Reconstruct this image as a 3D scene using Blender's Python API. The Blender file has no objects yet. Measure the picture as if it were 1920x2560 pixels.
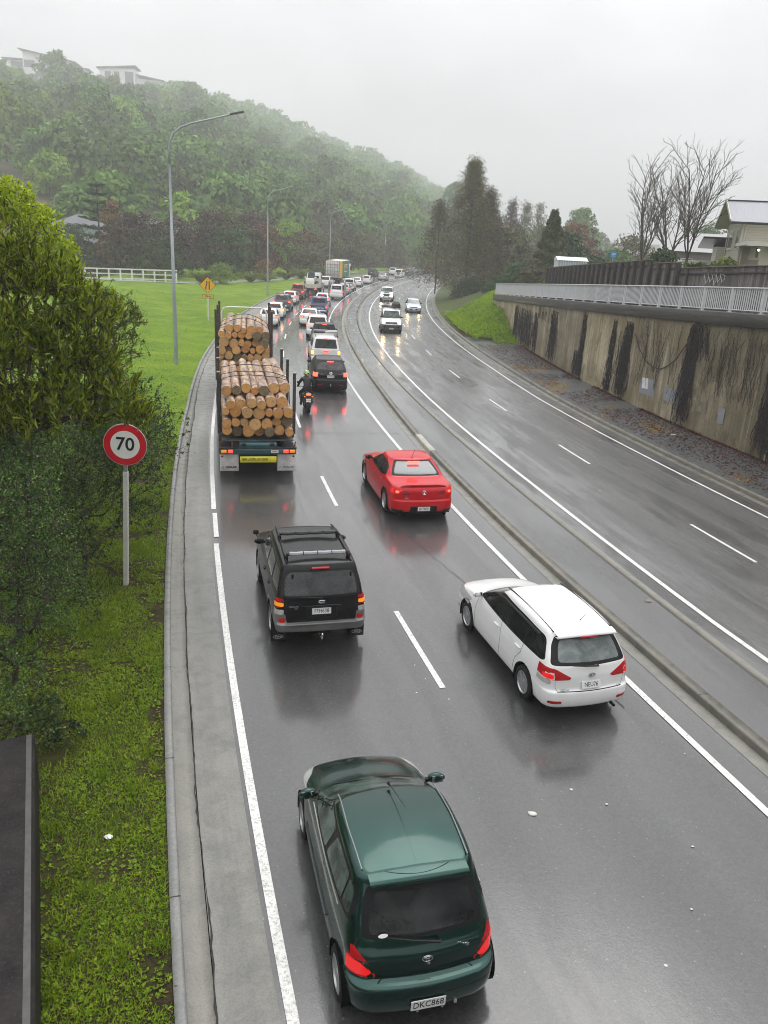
import bpy, bmesh, math, random
import numpy as np
from mathutils import Vector, Matrix
R_ = random.Random(7)
C = bpy.context.scene.collection
SC = bpy.context.scene
rad = math.radians

# ------------------------------------------------------------------ camera
CAM_H = 7.47
PITCH, ROLL = 0.33159, 0.05462
cam = bpy.data.cameras.new('camera')
cam.sensor_fit = 'VERTICAL'; cam.sensor_height = 36.0
cam.lens = 36.0*1952.4/2560.0
cam.clip_start = 0.05; cam.clip_end = 6000
co = bpy.data.objects.new('camera', cam); C.objects.link(co)
F = Vector((0, math.cos(PITCH), -math.sin(PITCH))); X = Vector((1, 0, 0)); U = X.cross(F)
cr, sr = math.cos(ROLL), math.sin(ROLL)
Rt = X*cr + U*sr
Up = U*cr - X*sr
M = Matrix((Rt, Up, -F)).transposed().to_4x4(); M.translation = Vector((0, 0, CAM_H))
co.matrix_world = M
SC.camera = co

# ------------------------------------------------------------------ world, overcast
SUN_EL, SUN_AZ = 62.0, 20.0
w = bpy.data.worlds.new('World'); SC.world = w; w.use_nodes = True
nt = w.node_tree; N = nt.nodes; N.clear()
def wn(t, **k):
    n = N.new(t)
    for a, b in k.items(): setattr(n, a, b)
    return n
sky = wn('ShaderNodeTexSky', sky_type='NISHITA', sun_disc=False)
sky.sun_elevation = rad(SUN_EL); sky.sun_rotation = rad(SUN_AZ); sky.air_density = 1.0; sky.dust_density = 6.0; sky.ozone_density = 1.0
bw = wn('ShaderNodeRGBToBW')
tcw = wn('ShaderNodeTexCoord'); sx = wn('ShaderNodeSeparateXYZ')
mpw = wn('ShaderNodeMapping'); mpw.inputs['Scale'].default_value = (1.6, 1.6, 3.2)
nzw = wn('ShaderNodeTexNoise'); nzw.inputs['Scale'].default_value = 1.5; nzw.inputs['Detail'].default_value = 6; nzw.inputs['Roughness'].default_value = .55
rpw = wn('ShaderNodeMapRange'); rpw.inputs['From Min'].default_value = .3; rpw.inputs['From Max'].default_value = .72; rpw.inputs['To Min'].default_value = .84; rpw.inputs['To Max'].default_value = 1.18
elw = wn('ShaderNodeMapRange'); elw.inputs['From Min'].default_value = 0.0; elw.inputs['From Max'].default_value = 0.9
elw.inputs['To Min'].default_value = 4.6; elw.inputs['To Max'].default_value = 17.5
mixw = wn('ShaderNodeMix', data_type='FLOAT'); mixw.inputs[0].default_value = .85
m1 = wn('ShaderNodeMath', operation='MULTIPLY')
cmb = wn('ShaderNodeMix', data_type='RGBA', blend_type='MULTIPLY'); cmb.inputs[0].default_value = 1
cmb.inputs[7].default_value = (.985, .99, 1.012, 1)
bg = wn('ShaderNodeBackground'); bg.inputs['Strength'].default_value = .1
ow = wn('ShaderNodeOutputWorld')
lk = nt.links.new
lk(sky.outputs[0], bw.inputs[0]); lk(tcw.outputs['Generated'], sx.inputs[0]); lk(tcw.outputs['Generated'], mpw.inputs[0]); lk(mpw.outputs[0], nzw.inputs['Vector'])
lk(nzw.outputs[0], rpw.inputs[0]); lk(sx.outputs[2], elw.inputs[0])
lk(bw.outputs[0], mixw.inputs[2]); lk(elw.outputs[0], mixw.inputs[3]); lk(mixw.outputs[0], m1.inputs[0]); lk(rpw.outputs[0], m1.inputs[1])
lk(m1.outputs[0], cmb.inputs[6]); lk(cmb.outputs[2], bg.inputs[0]); lk(bg.outputs[0], ow.inputs[0])

sl = bpy.data.lights.new('sun', 'SUN'); sl.energy = .7; sl.angle = rad(35); sl.color = (1, .97, .93)
so_ = bpy.data.objects.new('sun', sl); C.objects.link(so_)
so_.rotation_euler = (rad(90-SUN_EL), 0, rad(180-SUN_AZ))
SC.view_settings.view_transform = 'Standard'; SC.view_settings.look = 'None'
SC.view_settings.exposure = 0.5; SC.view_settings.gamma = 1.0
SC.cycles.use_denoising = True; SC.cycles.filter_width = 1.0
SC.cycles.max_bounces = 6; SC.cycles.diffuse_bounces = 3; SC.cycles.glossy_bounces = 3; SC.cycles.transmission_bounces = 2
SC.cycles.volume_bounces = 1; SC.cycles.transparent_max_bounces = 6
SC.cycles.sample_clamp_indirect = 6

# ------------------------------------------------------------------ materials
MATS = {}
class NT:
    def __init__(s, name):
        s.m = bpy.data.materials.new(name); s.m.use_nodes = True
        s.t = s.m.node_tree; s.t.nodes.clear()
        s.out = s.n('ShaderNodeOutputMaterial')
    def n(s, t, ins=None, **k):
        n = s.t.nodes.new(t)
        for a, b in k.items(): setattr(n, a, b)
        if ins:
            for a, b in ins.items(): s.put(n, a, b)
        return n
    def put(s, n, a, b):
        if hasattr(b, 'is_output'): s.t.links.new(b, n.inputs[a])
        elif hasattr(b, 'outputs'): s.t.links.new(b.outputs[0], n.inputs[a])
        else: n.inputs[a].default_value = b
    def noise(s, scale, detail=4, rough=.55, vec=None, dist=0):
        n = s.n('ShaderNodeTexNoise', {'Scale': scale, 'Detail': detail, 'Roughness': rough, 'Distortion': dist})
        if vec is not None: s.put(n, 'Vector', vec)
        return n
    def ramp(s, fac, stops):
        n = s.n('ShaderNodeValToRGB'); s.put(n, 0, fac)
        e = n.color_ramp.elements
        while len(e) < len(stops): e.new(.5)
        for i, (p, c) in enumerate(stops):
            e[i].position = p
            e[i].color = (c, c, c, 1) if not isinstance(c, (tuple, list)) else (c[0], c[1], c[2], 1)
        return n
    def mix(s, f, a, b, mode='MIX'):
        n = s.n('ShaderNodeMix', data_type='RGBA', blend_type=mode)
        for i, v in ((0, f), (6, a), (7, b)):
            if isinstance(v, (tuple, list)): v = (v[0], v[1], v[2], 1)
            s.put(n, i, v)
        return n.outputs[2]
    def math(s, op, a, b=0.0, clamp=False):
        n = s.n('ShaderNodeMath', operation=op, use_clamp=clamp); s.put(n, 0, a); s.put(n, 1, b); return n.outputs[0]
    def coords(s, kind='Object', scale=(1, 1, 1)):
        tc = s.n('ShaderNodeTexCoord'); mp = s.n('ShaderNodeMapping', {'Scale': scale}); s.t.links.new(tc.outputs[kind], mp.inputs[0]); return mp.outputs[0]
    def bump(s, h, strength=.3, dist=.02):
        return s.n('ShaderNodeBump', {'Height': h, 'Strength': strength, 'Distance': dist}).outputs[0]
    def bsdf(s, base, rough=.5, **k):
        n = s.n('ShaderNodeBsdfPrincipled')
        s.put(n, 'Base Color', (base[0], base[1], base[2], 1) if isinstance(base, (tuple, list)) else base); s.put(n, 'Roughness', rough)
        for a, b in k.items(): s.put(n, a.replace('_', ' '), b)
        s.t.links.new(n.outputs[0], s.out.inputs[0]); return n

def mat(name, base, rough=.5, metal=0.0, coat=0.0, emit=None, estr=0.0, spec=.5, var=0.0, vscale=3.0, bump=0.0, bscale=30.0, coat_rough=.05):
    if name in MATS: return MATS[name]
    t = NT(name); b = base
    if var > 0:
        nz = t.noise(vscale, 5, .6, t.coords())
        b = t.mix(t.ramp(nz, [(.3, 0), (.7, 1)]), tuple(c*(1-var) for c in base), tuple(min(1, c*(1+var)) for c in base))
    n = t.bsdf(b, rough, Metallic=metal)
    n.inputs['Specular IOR Level'].default_value = spec
    if coat: n.inputs['Coat Weight'].default_value = coat; n.inputs['Coat Roughness'].default_value = coat_rough
    if emit: n.inputs['Emission Color'].default_value = (*emit, 1); n.inputs['Emission Strength'].default_value = estr
    if bump: t.put(n, 'Normal', t.bump(t.noise(bscale, 3, .6, t.coords()), bump, .01))
    MATS[name] = t.m
    return t.m

def paint(name, base, metal=0.0, rough=.35, cw=1.0):
    """wet car paint: clear coat beaded with rain"""
    if name in MATS: return MATS[name]
    t = NT(name); co_ = t.coords()
    dirt = t.ramp(t.noise(2.2, 6, .62, co_), [(.42, 0), (.75, 1)])
    n = t.bsdf(t.mix(t.math('MULTIPLY', dirt, .04), base, (.22, .21, .19)), rough, Metallic=metal)
    n.inputs['Coat Weight'].default_value = cw
    n.inputs['Specular IOR Level'].default_value = (.25 if metal < .2 else .5) if cw == 1 else .08
    beads = t.n('ShaderNodeTexVoronoi', {'Scale': 75.0, 'Vector': co_})
    h = t.ramp(beads.outputs['Distance'], [(.0, 1), (.28, 0)])
    t.put(n, 'Coat Normal', t.bump(h, .035, .004))
    t.put(n, 'Coat Roughness', t.ramp(t.noise(5, 4, .6, co_), [(.35, .03), (.7, .14)]))
    MATS[name] = t.m
    return t.m

# ------------------------------------------------------------------ mesh building
class MB:
    def __init__(s): s.v = []; s.f = []; s.m = []
    def add(s, vs, fs, mi=0):
        o = len(s.v); s.v += [tuple(v) for v in vs]; s.f += [tuple(i+o for i in f) for f in fs]; s.m += [mi]*len(fs); return s
    def box(s, c, d, mi=0, rz=0.0, bev=0.0, taper=(1, 1), M=None):
        hx, hy, hz = d[0]/2, d[1]/2, d[2]/2
        if bev > 0:
            b = min(bev, hx*.9, hy*.9, hz*.9); vs = []
            for z, i in ((-hz, b*.6), (-hz+b, 0), (hz-b, 0), (hz, b*.6)):
                tx, ty = (taper if z > 0 else (1, 1)); ax, ay = hx-i, hy-i
                for x, y in ((ax, -ay+b), (ax, ay-b), (ax-b, ay), (-ax+b, ay), (-ax, ay-b), (-ax, -ay+b), (-ax+b, -ay), (ax-b, -ay)): vs.append((x*tx, y*ty, z))
            fs = []
            for k in range(3):
                for j in range(8):
                    a, b_ = k*8+j, k*8+(j+1) % 8; fs.append((a, b_, b_+8, a+8))
            fs.append(tuple(range(7, -1, -1))); fs.append(tuple(range(24, 32)))
        else:
            vs = []
            for z in (-hz, hz):
                tx, ty = (taper if z > 0 else (1, 1))
                vs += [(-hx*tx, -hy*ty, z), (hx*tx, -hy*ty, z), (hx*tx, hy*ty, z), (-hx*tx, hy*ty, z)]
            fs = [(3, 2, 1, 0), (4, 5, 6, 7), (0, 1, 5, 4), (1, 2, 6, 5), (2, 3, 7, 6), (3, 0, 4, 7)]
        if M is None:
            ca, sa = math.cos(rz), math.sin(rz)
            vs = [(c[0]+x*ca-y*sa, c[1]+x*sa+y*ca, c[2]+z) for x, y, z in vs]
        else: vs = [tuple(Vector(c)+M @ Vector(v)) for v in vs]
        return s.add(vs, fs, mi)
    def tube(s, pts, r, n=8, mi=0, cap=True):
        pts = [Vector(p) for p in pts]
        rs = r if isinstance(r, (list, tuple)) else [r]*len(pts)
        vs = []; fs = []; ref = None
        for i, p in enumerate(pts):
            d = (pts[min(i+1, len(pts)-1)]-pts[max(i-1, 0)])
            d = d.normalized() if d.length > 1e-9 else Vector((0, 0, 1))
            if ref is None: ref = d.orthogonal().normalized()
            ref = (ref-d*ref.dot(d)); ref = ref.normalized() if ref.length > 1e-6 else d.orthogonal().normalized()
            b = d.cross(ref)
            for k in range(n):
                a = 2*math.pi*k/n; vs.append(p+(ref*math.cos(a)+b*math.sin(a))*rs[i])
        for i in range(len(pts)-1):
            for k in range(n):
                k2 = (k+1) % n; fs.append((i*n+k, i*n+k2, (i+1)*n+k2, (i+1)*n+k))
        if cap: fs.append(tuple(range(n-1, -1, -1))); fs.append(tuple((len(pts)-1)*n+k for k in range(n)))
        return s.add(vs, fs, mi)
    def lathe(s, prof, axis='Z', n=24, c=(0, 0, 0), mi=0):
        vs = []; fs = []
        for r, h in prof:
            for k in range(n):
                a = 2*math.pi*k/n; x, y = r*math.cos(a), r*math.sin(a)
                vs.append({'Z': (x, y, h), 'X': (h, x, y), 'Y': (y, h, x)}[axis])
        vs = [(v[0]+c[0], v[1]+c[1], v[2]+c[2]) for v in vs]
        for i in range(len(prof)-1):
            for k in range(n):
                k2 = (k+1) % n; fs.append((i*n+k, i*n+k2, (i+1)*n+k2, (i+1)*n+k))
        return s.add(vs, fs, mi)
    def prism(s, poly, z0, z1, plane='XY', mi=0):
        n = len(poly)
        def P(a, b, h): return {'XY': (a, b, h), 'XZ': (a, h, b), 'YZ': (h, a, b)}[plane]
        vs = [P(a, b, z0) for a, b in poly]+[P(a, b, z1) for a, b in poly]
        fs = [tuple(range(n-1, -1, -1)), tuple(range(n, 2*n))]+[(i, (i+1) % n, n+(i+1) % n, n+i) for i in range(n)]
        return s.add(vs, fs, mi)
    def build(s, name, mats, parent=None, smooth=False, auto=None, recalc=True):
        me = bpy.data.meshes.new(name); me.from_pydata(s.v, [], s.f)
        if not isinstance(mats, (list, tuple)): mats = [mats]
        for m in mats: me.materials.append(m)
        if len(mats) > 1: me.polygons.foreach_set('material_index', s.m)
        if recalc:
            b = bmesh.new(); b.from_mesh(me); bmesh.ops.recalc_face_normals(b, faces=b.faces); b.to_mesh(me); b.free()
        if smooth: me.polygons.foreach_set('use_smooth', [True]*len(me.polygons))
        if auto is not None:
            me.polygons.foreach_set('use_smooth', [True]*len(me.polygons)); me.set_sharp_from_angle(angle=rad(auto))
        me.update()
        return link(name, me, parent)

def link(name, data, parent=None):
    o = bpy.data.objects.new(name, data); C.objects.link(o)
    if parent is not None: o.parent = parent
    return o
def tag(o, label=None, cat=None, group=None, kind=None):
    if label: o['label'] = label
    if cat: o['category'] = cat
    if group: o['group'] = group
    if kind: o['kind'] = kind
    return o
def thing(name, label, cat, loc=(0, 0, 0), rz=0.0, group=None):
    o = link(name, None); o.location = loc; o.rotation_euler = (0, 0, rz); o.empty_display_size = .3
    return tag(o, label, cat, group)
def copy_tree(o, parent=None):
    c = o.copy(); C.objects.link(c)
    if parent is not None: c.parent = parent
    for ch in list(o.children): copy_tree(ch, c)
    return c
def fast_mesh(name, V, Fq, mats, parent=None, mi=None, smooth=False, uv=None):
    """numpy arrays -> one mesh object; Fq is (m,k)"""
    me = bpy.data.meshes.new(name); V = np.asarray(V, np.float32); Fq = np.asarray(Fq, np.int32); m, k = Fq.shape
    me.vertices.add(len(V)); me.vertices.foreach_set('co', V.ravel())
    me.loops.add(m*k); me.loops.foreach_set('vertex_index', Fq.ravel())
    me.polygons.add(m); me.polygons.foreach_set('loop_start', np.arange(0, m*k, k, dtype=np.int32))
    me.polygons.foreach_set('loop_total', np.full(m, k, np.int32))
    for q in (mats if isinstance(mats, (list, tuple)) else [mats]): me.materials.append(q)
    if mi is not None: me.polygons.foreach_set('material_index', np.asarray(mi, np.int32))
    if smooth: me.polygons.foreach_set('use_smooth', np.ones(m, bool))
    if uv is not None:
        l = me.uv_layers.new(name='UVMap'); l.data.foreach_set('uv', np.asarray(uv, np.float32)[Fq.ravel()].ravel())
    me.update(calc_edges=True); me.validate()
    return link(name, me, parent)
def text_mesh(s, size, align='CENTER', extrude=.002, bold=0.0, shear=0.0, xs=1.0):
    cu = bpy.data.curves.new('txt', 'FONT'); cu.body = s; cu.size = size; cu.align_x = align; cu.align_y = 'CENTER'; cu.extrude = extrude; cu.offset = bold; cu.resolution_u = 3; cu.shear = shear
    o = bpy.data.objects.new('txt', cu); me = bpy.data.meshes.new_from_object(o); bpy.data.objects.remove(o)
    vs = [(v.co.x*xs, v.co.y, v.co.z) for v in me.vertices]; fs = [tuple(p.vertices) for p in me.polygons]
    bpy.data.meshes.remove(me); bpy.data.curves.remove(cu)
    return vs, fs
def add_text(mb, s, size, M, mi=0, **k):
    vs, fs = text_mesh(s, size, **k); mb.add([tuple(M @ Vector(v)) for v in vs], fs, mi)
# ------------------------------------------------------------------ road frame (s along the kerbed edge line, o to the right)
_KN = [-40, 0, 15, 30, 45, 60, 80, 100, 125, 150, 180, 220, 270, 420]
_KV = [.0046, .00442, .00398, .00345, .00301, .00309, .00292, .00222, .00156, .00181, .00248, .00283, .003, .003]
SS = np.arange(-40, 421, 1.0)
_k = np.interp(SS, _KN, _KV)
_th = np.concatenate([[0], np.cumsum((_k[1:]+_k[:-1])/2)]); _th += -0.32033-np.interp(0, SS, _th)
_x = np.concatenate([[0], np.cumsum((np.sin(_th[1:])+np.sin(_th[:-1]))/2)]); _x += 7.11166-np.interp(0, SS, _x)
_y = np.concatenate([[0], np.cumsum((np.cos(_th[1:])+np.cos(_th[:-1]))/2)]); _y += 5.0-np.interp(0, SS, _y)
def RP(s, o, z=0.0):
    x = np.interp(s, SS, _x); y = np.interp(s, SS, _y); t = np.interp(s, SS, _th)
    return (float(x+o*np.cos(t)), float(y-o*np.sin(t)), z)
def TH(s): return float(np.interp(s, SS, _th))
def OF(tab):
    a, b = zip(*tab); return lambda s: float(np.interp(s, a, b))
o_ledge = OF([(-40, -7.15), (0, -7.15), (20, -7.05), (60, -7.05), (110, -7.15), (420, -7.15)])
o_seam = OF([(-40, -7.86), (30, -7.86), (38, -8.06), (48, -8.2), (80, -8.4), (110, -8.7), (420, -8.8)])
o_kf = OF([(-40, -8.14), (32, -8.16), (45, -8.4), (60, -8.5), (80, -8.65), (105, -9.0), (420, -9.0)])
o_kb = OF([(-40, -8.27), (32, -8.29), (45, -8.53), (60, -8.63), (80, -8.78), (105, -9.13), (420, -9.13)])
o_ml = OF([(-40, .9), (16, .93), (25, 1.05), (37, 1.36), (49, 1.52), (80, 1.55), (420, 1.5)])
o_mr = OF([(-40, 2.45), (8, 2.5), (14, 2.62), (23, 2.74), (50, 2.84), (420, 2.9)])
o_rl = OF([(-40, 3.2), (10, 3.28), (20, 3.52), (35, 3.66), (52, 3.83), (86, 4.1), (112, 4.3), (150, 4.6), (420, 4.8)])
o_rd = OF([(-40, 6.65), (13, 6.75), (45, 6.98), (65, 7.22), (100, 7.45), (420, 7.8)])
o_rr = OF([(-40, 9.7), (28, 9.73), (36, 9.8), (46, 10.15), (67, 10.55), (91, 10.93), (120, 11.42), (150, 11.8), (420, 11.9)])
o_rk = OF([(-40, 10.75), (30, 10.7), (36, 10.8), (48, 11.2), (68, 11.6), (91, 12.05), (122, 12.55), (150, 12.9), (420, 13.0)])
o_wall = OF([(-40, 13.6), (28, 13.75), (42, 14.25), (56, 15.2), (66, 15.7), (80, 16.3)])

def sgrid(s0, s1, ds=1.0):
    n = max(2, int(round((s1-s0)/ds))+1); return [s0+(s1-s0)*i/(n-1) for i in range(n)]
def ribbon(name, s0, s1, cols, mats, ds=1.0, mi=None, smooth=True, parent=None, noise=None):
    """cols: list of (offset fn or number, height fn or number); swept along the road; uv = (offset, s)"""
    ss = sgrid(s0, s1, ds); nc = len(cols); V = []; UV = []
    for s in ss:
        for (o, z) in cols:
            oo = o(s) if callable(o) else o; zz = z(s, oo) if callable(z) else z
            V.append(RP(s, oo, zz)); UV.append((oo, s))
    Fq = []; M_ = []
    for i in range(len(ss)-1):
        for j in range(nc-1):
            a = i*nc+j; Fq.append((a, a+1, a+nc+1, a+nc)); M_.append(0 if mi is None else mi[j])
    return fast_mesh(name, V, Fq, mats, parent, M_, smooth, UV)

# ---- wet road materials
def asphalt(name, lo, hi, wet=(.10, .34), speck=.5, streak=1.0, tint=(1, 1, .985), bumpk=.35, dry=.75):
    t = NT(name)
    tc = t.n('ShaderNodeTexCoord')
    mp = t.n('ShaderNodeMapping', {'Scale': (1.6, .06, 1)}); t.t.links.new(tc.outputs['UV'], mp.inputs[0])
    mp2 = t.n('ShaderNodeMapping', {'Scale': (.9, .22, 1)}); t.t.links.new(tc.outputs['UV'], mp2.inputs[0])
    ob = t.coords()
    lng = t.noise(1.0, 5, .6, mp.outputs[0], .3)
    pat = t.noise(1.0, 6, .62, mp2.outputs[0], .8)
    fine = t.noise(42, 3, .7, ob)
    big = t.noise(.22, 4, .5, ob)
    mixn = t.math('ADD', t.math('MULTIPLY', lng, .45*streak), t.math('ADD', t.math('MULTIPLY', pat, .35), t.math('MULTIPLY', big, .26)))
    c = t.ramp(mixn, [(.42, tuple(lo*x for x in tint)), (.64, tuple(hi*x for x in tint))])
    chip = t.n('ShaderNodeTexVoronoi', {'Scale': 34.0, 'Vector': ob}); cs = t.n('ShaderNodeSeparateColor'); t.t.links.new(chip.outputs['Color'], cs.inputs[0])
    su = t.n('ShaderNodeSeparateXYZ'); t.t.links.new(tc.outputs['UV'], su.inputs[0]); trk = t.math('MULTIPLY', t.math('SINE', t.math('MULTIPLY', su.outputs[0], 3.55)), .10)
    c2 = t.mix(t.math('ADD', t.math('ADD', t.math('MULTIPLY', cs.outputs[0], .42), .2), t.math('ADD', t.math('MULTIPLY', fine, .42), trk), True), (.004, .004, .004), t.mix(1.0, c, (1.5, 1.5, 1.5), 'MULTIPLY'), 'MIX')
    vor = t.n('ShaderNodeTexVoronoi', {'Scale': 22.0, 'Vector': ob})
    sp = t.ramp(vor.outputs['Distance'], [(.0, 1), (.30, 0)])
    col = t.n('ShaderNodeSeparateColor'); t.t.links.new(vor.outputs['Color'], col.inputs[0])
    gate = t.math('GREATER_THAN', col.outputs[0], .955)
    c3 = t.mix(t.math('MULTIPLY', t.math('MULTIPLY', sp, gate), speck), c2, (.42, .41, .39))
    rgh = t.ramp(t.math('ADD', t.math('MULTIPLY', lng, .5*streak), t.math('MULTIPLY', pat, .5)), [(.40, wet[0]), (.60, wet[1])])
    n = t.bsdf(c3, .42)
    n.inputs['Coat Weight'].default_value = 1.0; n.inputs['Coat IOR'].default_value = 1.62
    t.put(n, 'Coat Roughness', rgh); t.put(n, 'Coat Weight', t.ramp(t.math('ADD', t.math('MULTIPLY', lng, .5), t.math('MULTIPLY', pat, .5)), [(.45, 1.0), (.55, dry)]))
    hb = t.math('ADD', t.math('MULTIPLY', fine, 1.0), t.math('MULTIPLY', t.noise(9, 3, .6, ob), .5))
    t.put(n, 'Normal', t.bump(hb, bumpk, .012)); t.put(n, 'Coat Normal', t.bump(hb, bumpk*.22, .012))
    return t.m
def concrete(name, lo, hi, stain=(.10, .095, .08), rough=.6, coat=.35, along=True, sc=1.0):
    t = NT(name); ob = t.coords()
    tc = t.n('ShaderNodeTexCoord'); mp = t.n('ShaderNodeMapping', {'Scale': (2.2, .10, 1)}); t.t.links.new(tc.outputs['UV'], mp.inputs[0])
    a = t.noise(1.0, 5, .6, mp.outputs[0], .4) if along else t.noise(.8*sc, 5, .6, ob)
    b = t.noise(2.3*sc, 6, .65, ob, .5); f = t.noise(38, 4, .7, ob)
    c = t.ramp(t.math('ADD', t.math('MULTIPLY', a, .55), t.math('MULTIPLY', b, .45)), [(.36, lo), (.64, hi)])
    c = t.mix(t.ramp(t.noise(1.1*sc, 7, .7, ob, .6), [(.56, 0), (.72, .7)]), c, stain)
    vor = t.n('ShaderNodeTexVoronoi', {'Scale': 6.5, 'Vector': ob})
    pit = t.ramp(vor.outputs['Distance'], [(.0, 1), (.05, 0)]); colr = t.n('ShaderNodeSeparateColor'); t.t.links.new(vor.outputs['Color'], colr.inputs[0])
    c = t.mix(t.math('MULTIPLY', pit, t.math('GREATER_THAN', colr.outputs[1], .6)), c, (.03, .03, .028))
    c = t.mix(t.ramp(f, [(.3, .35), (.6, 0)]), c, (.02, .02, .018))
    n = t.bsdf(c, rough); n.inputs['Coat Weight'].default_value = coat; t.put(n, 'Coat Roughness', t.ramp(b, [(.4, .18), (.6, .45)])); n.inputs['Coat IOR'].default_value = 1.36
    t.put(n, 'Normal', t.bump(f, .3, .008))
    return t.m
M_AS_L = asphalt('wet_asphalt', .030, .046, wet=(.05, .15), bumpk=.28)
M_AS_R = asphalt('wet_asphalt_streaked', .018, .075, wet=(.05, .28), streak=1.4, bumpk=.24, tint=(1, 1, .97), dry=.08)
M_AS_M = asphalt('median_asphalt', .022, .042, wet=(.16, .42), speck=.25, streak=.7)
M_SH = concrete('shoulder_concrete', (.13, .13, .118), (.245, .24, .215), stain=(.09, .088, .075))
M_CH = concrete('channel_concrete', (.15, .15, .13), (.25, .24, .21), stain=(.13, .125, .10))
M_KB = concrete('kerb_concrete', (.16, .165, .16), (.25, .25, .235), stain=(.08, .08, .07))
M_KM = concrete('median_kerb_concrete', (.10, .096, .08), (.20, .19, .15), stain=(.06, .058, .045))

def paintline(name):
    t = NT(name); ob = t.coords()
    wear = t.ramp(t.noise(26, 5, .75, ob), [(.37, 0), (.52, 1)])
    big = t.ramp(t.noise(1.4, 5, .6, ob), [(.3, (.66, .655, .62)), (.7, (.80, .795, .77))])
    c = t.mix(wear, (.33, .32, .29), big)
    n = t.bsdf(c, .55); n.inputs['Coat Weight'].default_value = .5; n.inputs['Coat Roughness'].default_value = .3
    t.put(n, 'Normal', t.bump(t.noise(60, 3, .6, ob), .5, .01))
    return t.m
M_LINE = paintline('road_marking_paint')

S0, S1 = -14, 330
lanes = ribbon('road', S0, S1, [(o_seam, 0), (-6.4, .008), (-5.25, 0.0), (-3.5, .012), (-1.75, 0), (-.5, .008), (lambda s: o_ml(s)-.30, 0)], M_AS_L); tag(lanes, kind='structure')
sh = ribbon('road_shoulder', S0, S1, [(o_seam, .0065), (lambda s: o_ledge(s)-.28, .0085), (lambda s: o_ledge(s)-.12, .0040)], M_SH); tag(sh, kind='structure')
ch = ribbon('drainage_channel', S0, S1, [(o_kf, .012), (lambda s: o_kf(s)+.12, -.006), (lambda s: o_seam(s)-.012, .008), (lambda s: o_seam(s)-.012, -.03)], M_CH); tag(ch, kind='structure')
med = ribbon('median_strip', S0, S1, [(lambda s: o_ml(s)+.20, .125), (lambda s: (o_ml(s)+o_mr(s))/2, .15), (lambda s: o_mr(s)-.13, .125)], M_AS_M); tag(med, kind='structure')
lanes2 = ribbon('oncoming_road', S0, S1, [(lambda s: o_mr(s)+.30, 0), (o_rl, .006), (lambda s: o_rl(s)+1.6, 0), (o_rd, .012), (lambda s: o_rr(s)-1.6, 0), (lambda s: o_rk(s)-.30, 0)], M_AS_R); tag(lanes2, kind='structure')
mch = ribbon('median_channel', S0, S1, [(lambda s: o_ml(s)-.30, .006), (lambda s: o_ml(s)-.02, .002)], M_CH); tag(mch, kind='structure')
mch2 = ribbon('oncoming_channel', S0, S1, [(lambda s: o_mr(s)+.02, .002), (lambda s: o_mr(s)+.30, .006)], M_CH); tag(mch2, kind='structure')
rch = ribbon('far_channel', S0, S1, [(lambda s: o_rk(s)-.30, .006), (lambda s: o_rk(s)-.02, .002)], M_KM); tag(rch, kind='structure')
def kerb(name, of, w, m, h=.13, side=1, s0=S0, s1=S1):
    """rounded kerb block, the face on the road side"""
    cols = [(of, -.1), (of, h-.035), (lambda s: of(s)+side*.012, h-.010), (lambda s: of(s)+side*.035, h), (lambda s: of(s)+side*w, h), (lambda s: of(s)+side*w, -.1)]
    return tag(ribbon(name, s0, s1, cols, m), kind='structure')
kerb('kerb', o_kf, .125, M_KB, .15, -1)
kerb('median_kerb', lambda s: o_ml(s)-.02, .21, M_KM, .14, 1)
kerb('oncoming_kerb', lambda s: o_mr(s)+.02, .09, M_KM, .14, -1)
kerb('far_kerb', lambda s: o_rk(s)-.02, .16, M_KM, .15, 1)

# ---- painted markings
def strip(mb, s0, s1, of, wd, z, ds=1.0):
    ss = sgrid(s0, s1, ds); vs = []; fs = []
    for s in ss:
        o = of(s)
        vs += [RP(s, o-wd/2, z), RP(s, o+wd/2, z)]
    for i in range(len(ss)-1): fs.append((2*i, 2*i+1, 2*i+3, 2*i+2))
    mb.add(vs, fs)
LZ = .0165
mb = MB()
gaps = [(16.1, 16.5), (18.3, 18.8)]
strip(mb, S0, 15.9, o_ledge, .125, LZ); strip(mb, 16.35, 18.2, lambda s: o_ledge(s)+.02, .12, LZ); strip(mb, 18.5, S1, o_ledge, .13, LZ)
tag(mb.build('edge_line', M_LINE), kind='structure')
mb = MB(); strip(mb, S0, S1, lambda s: .02, .13, LZ); tag(mb.build('edge_line', M_LINE), kind='structure')
mb = MB(); strip(mb, S0, S1, o_rl, .13, LZ); tag(mb.build('edge_line', M_LINE), kind='structure')
mb = MB(); strip(mb, S0, S1, o_rr, .11, LZ); tag(mb.build('edge_line', M_LINE), kind='structure')
mb = MB()
for k in range(-2, 32): strip(mb, 8.55+10*k, 11.6+10*k, lambda s: -3.49, .11, LZ+.0035, .75)
tag(mb.build('lane_markings', M_LINE), kind='structure')
mb = MB()
for k in range(-2, 32): strip(mb, 13.0+9.77*k, 16.0+9.77*k, o_rd, .10, LZ+.0035, .75)
tag(mb.build('lane_markings', M_LINE), kind='structure')
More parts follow.
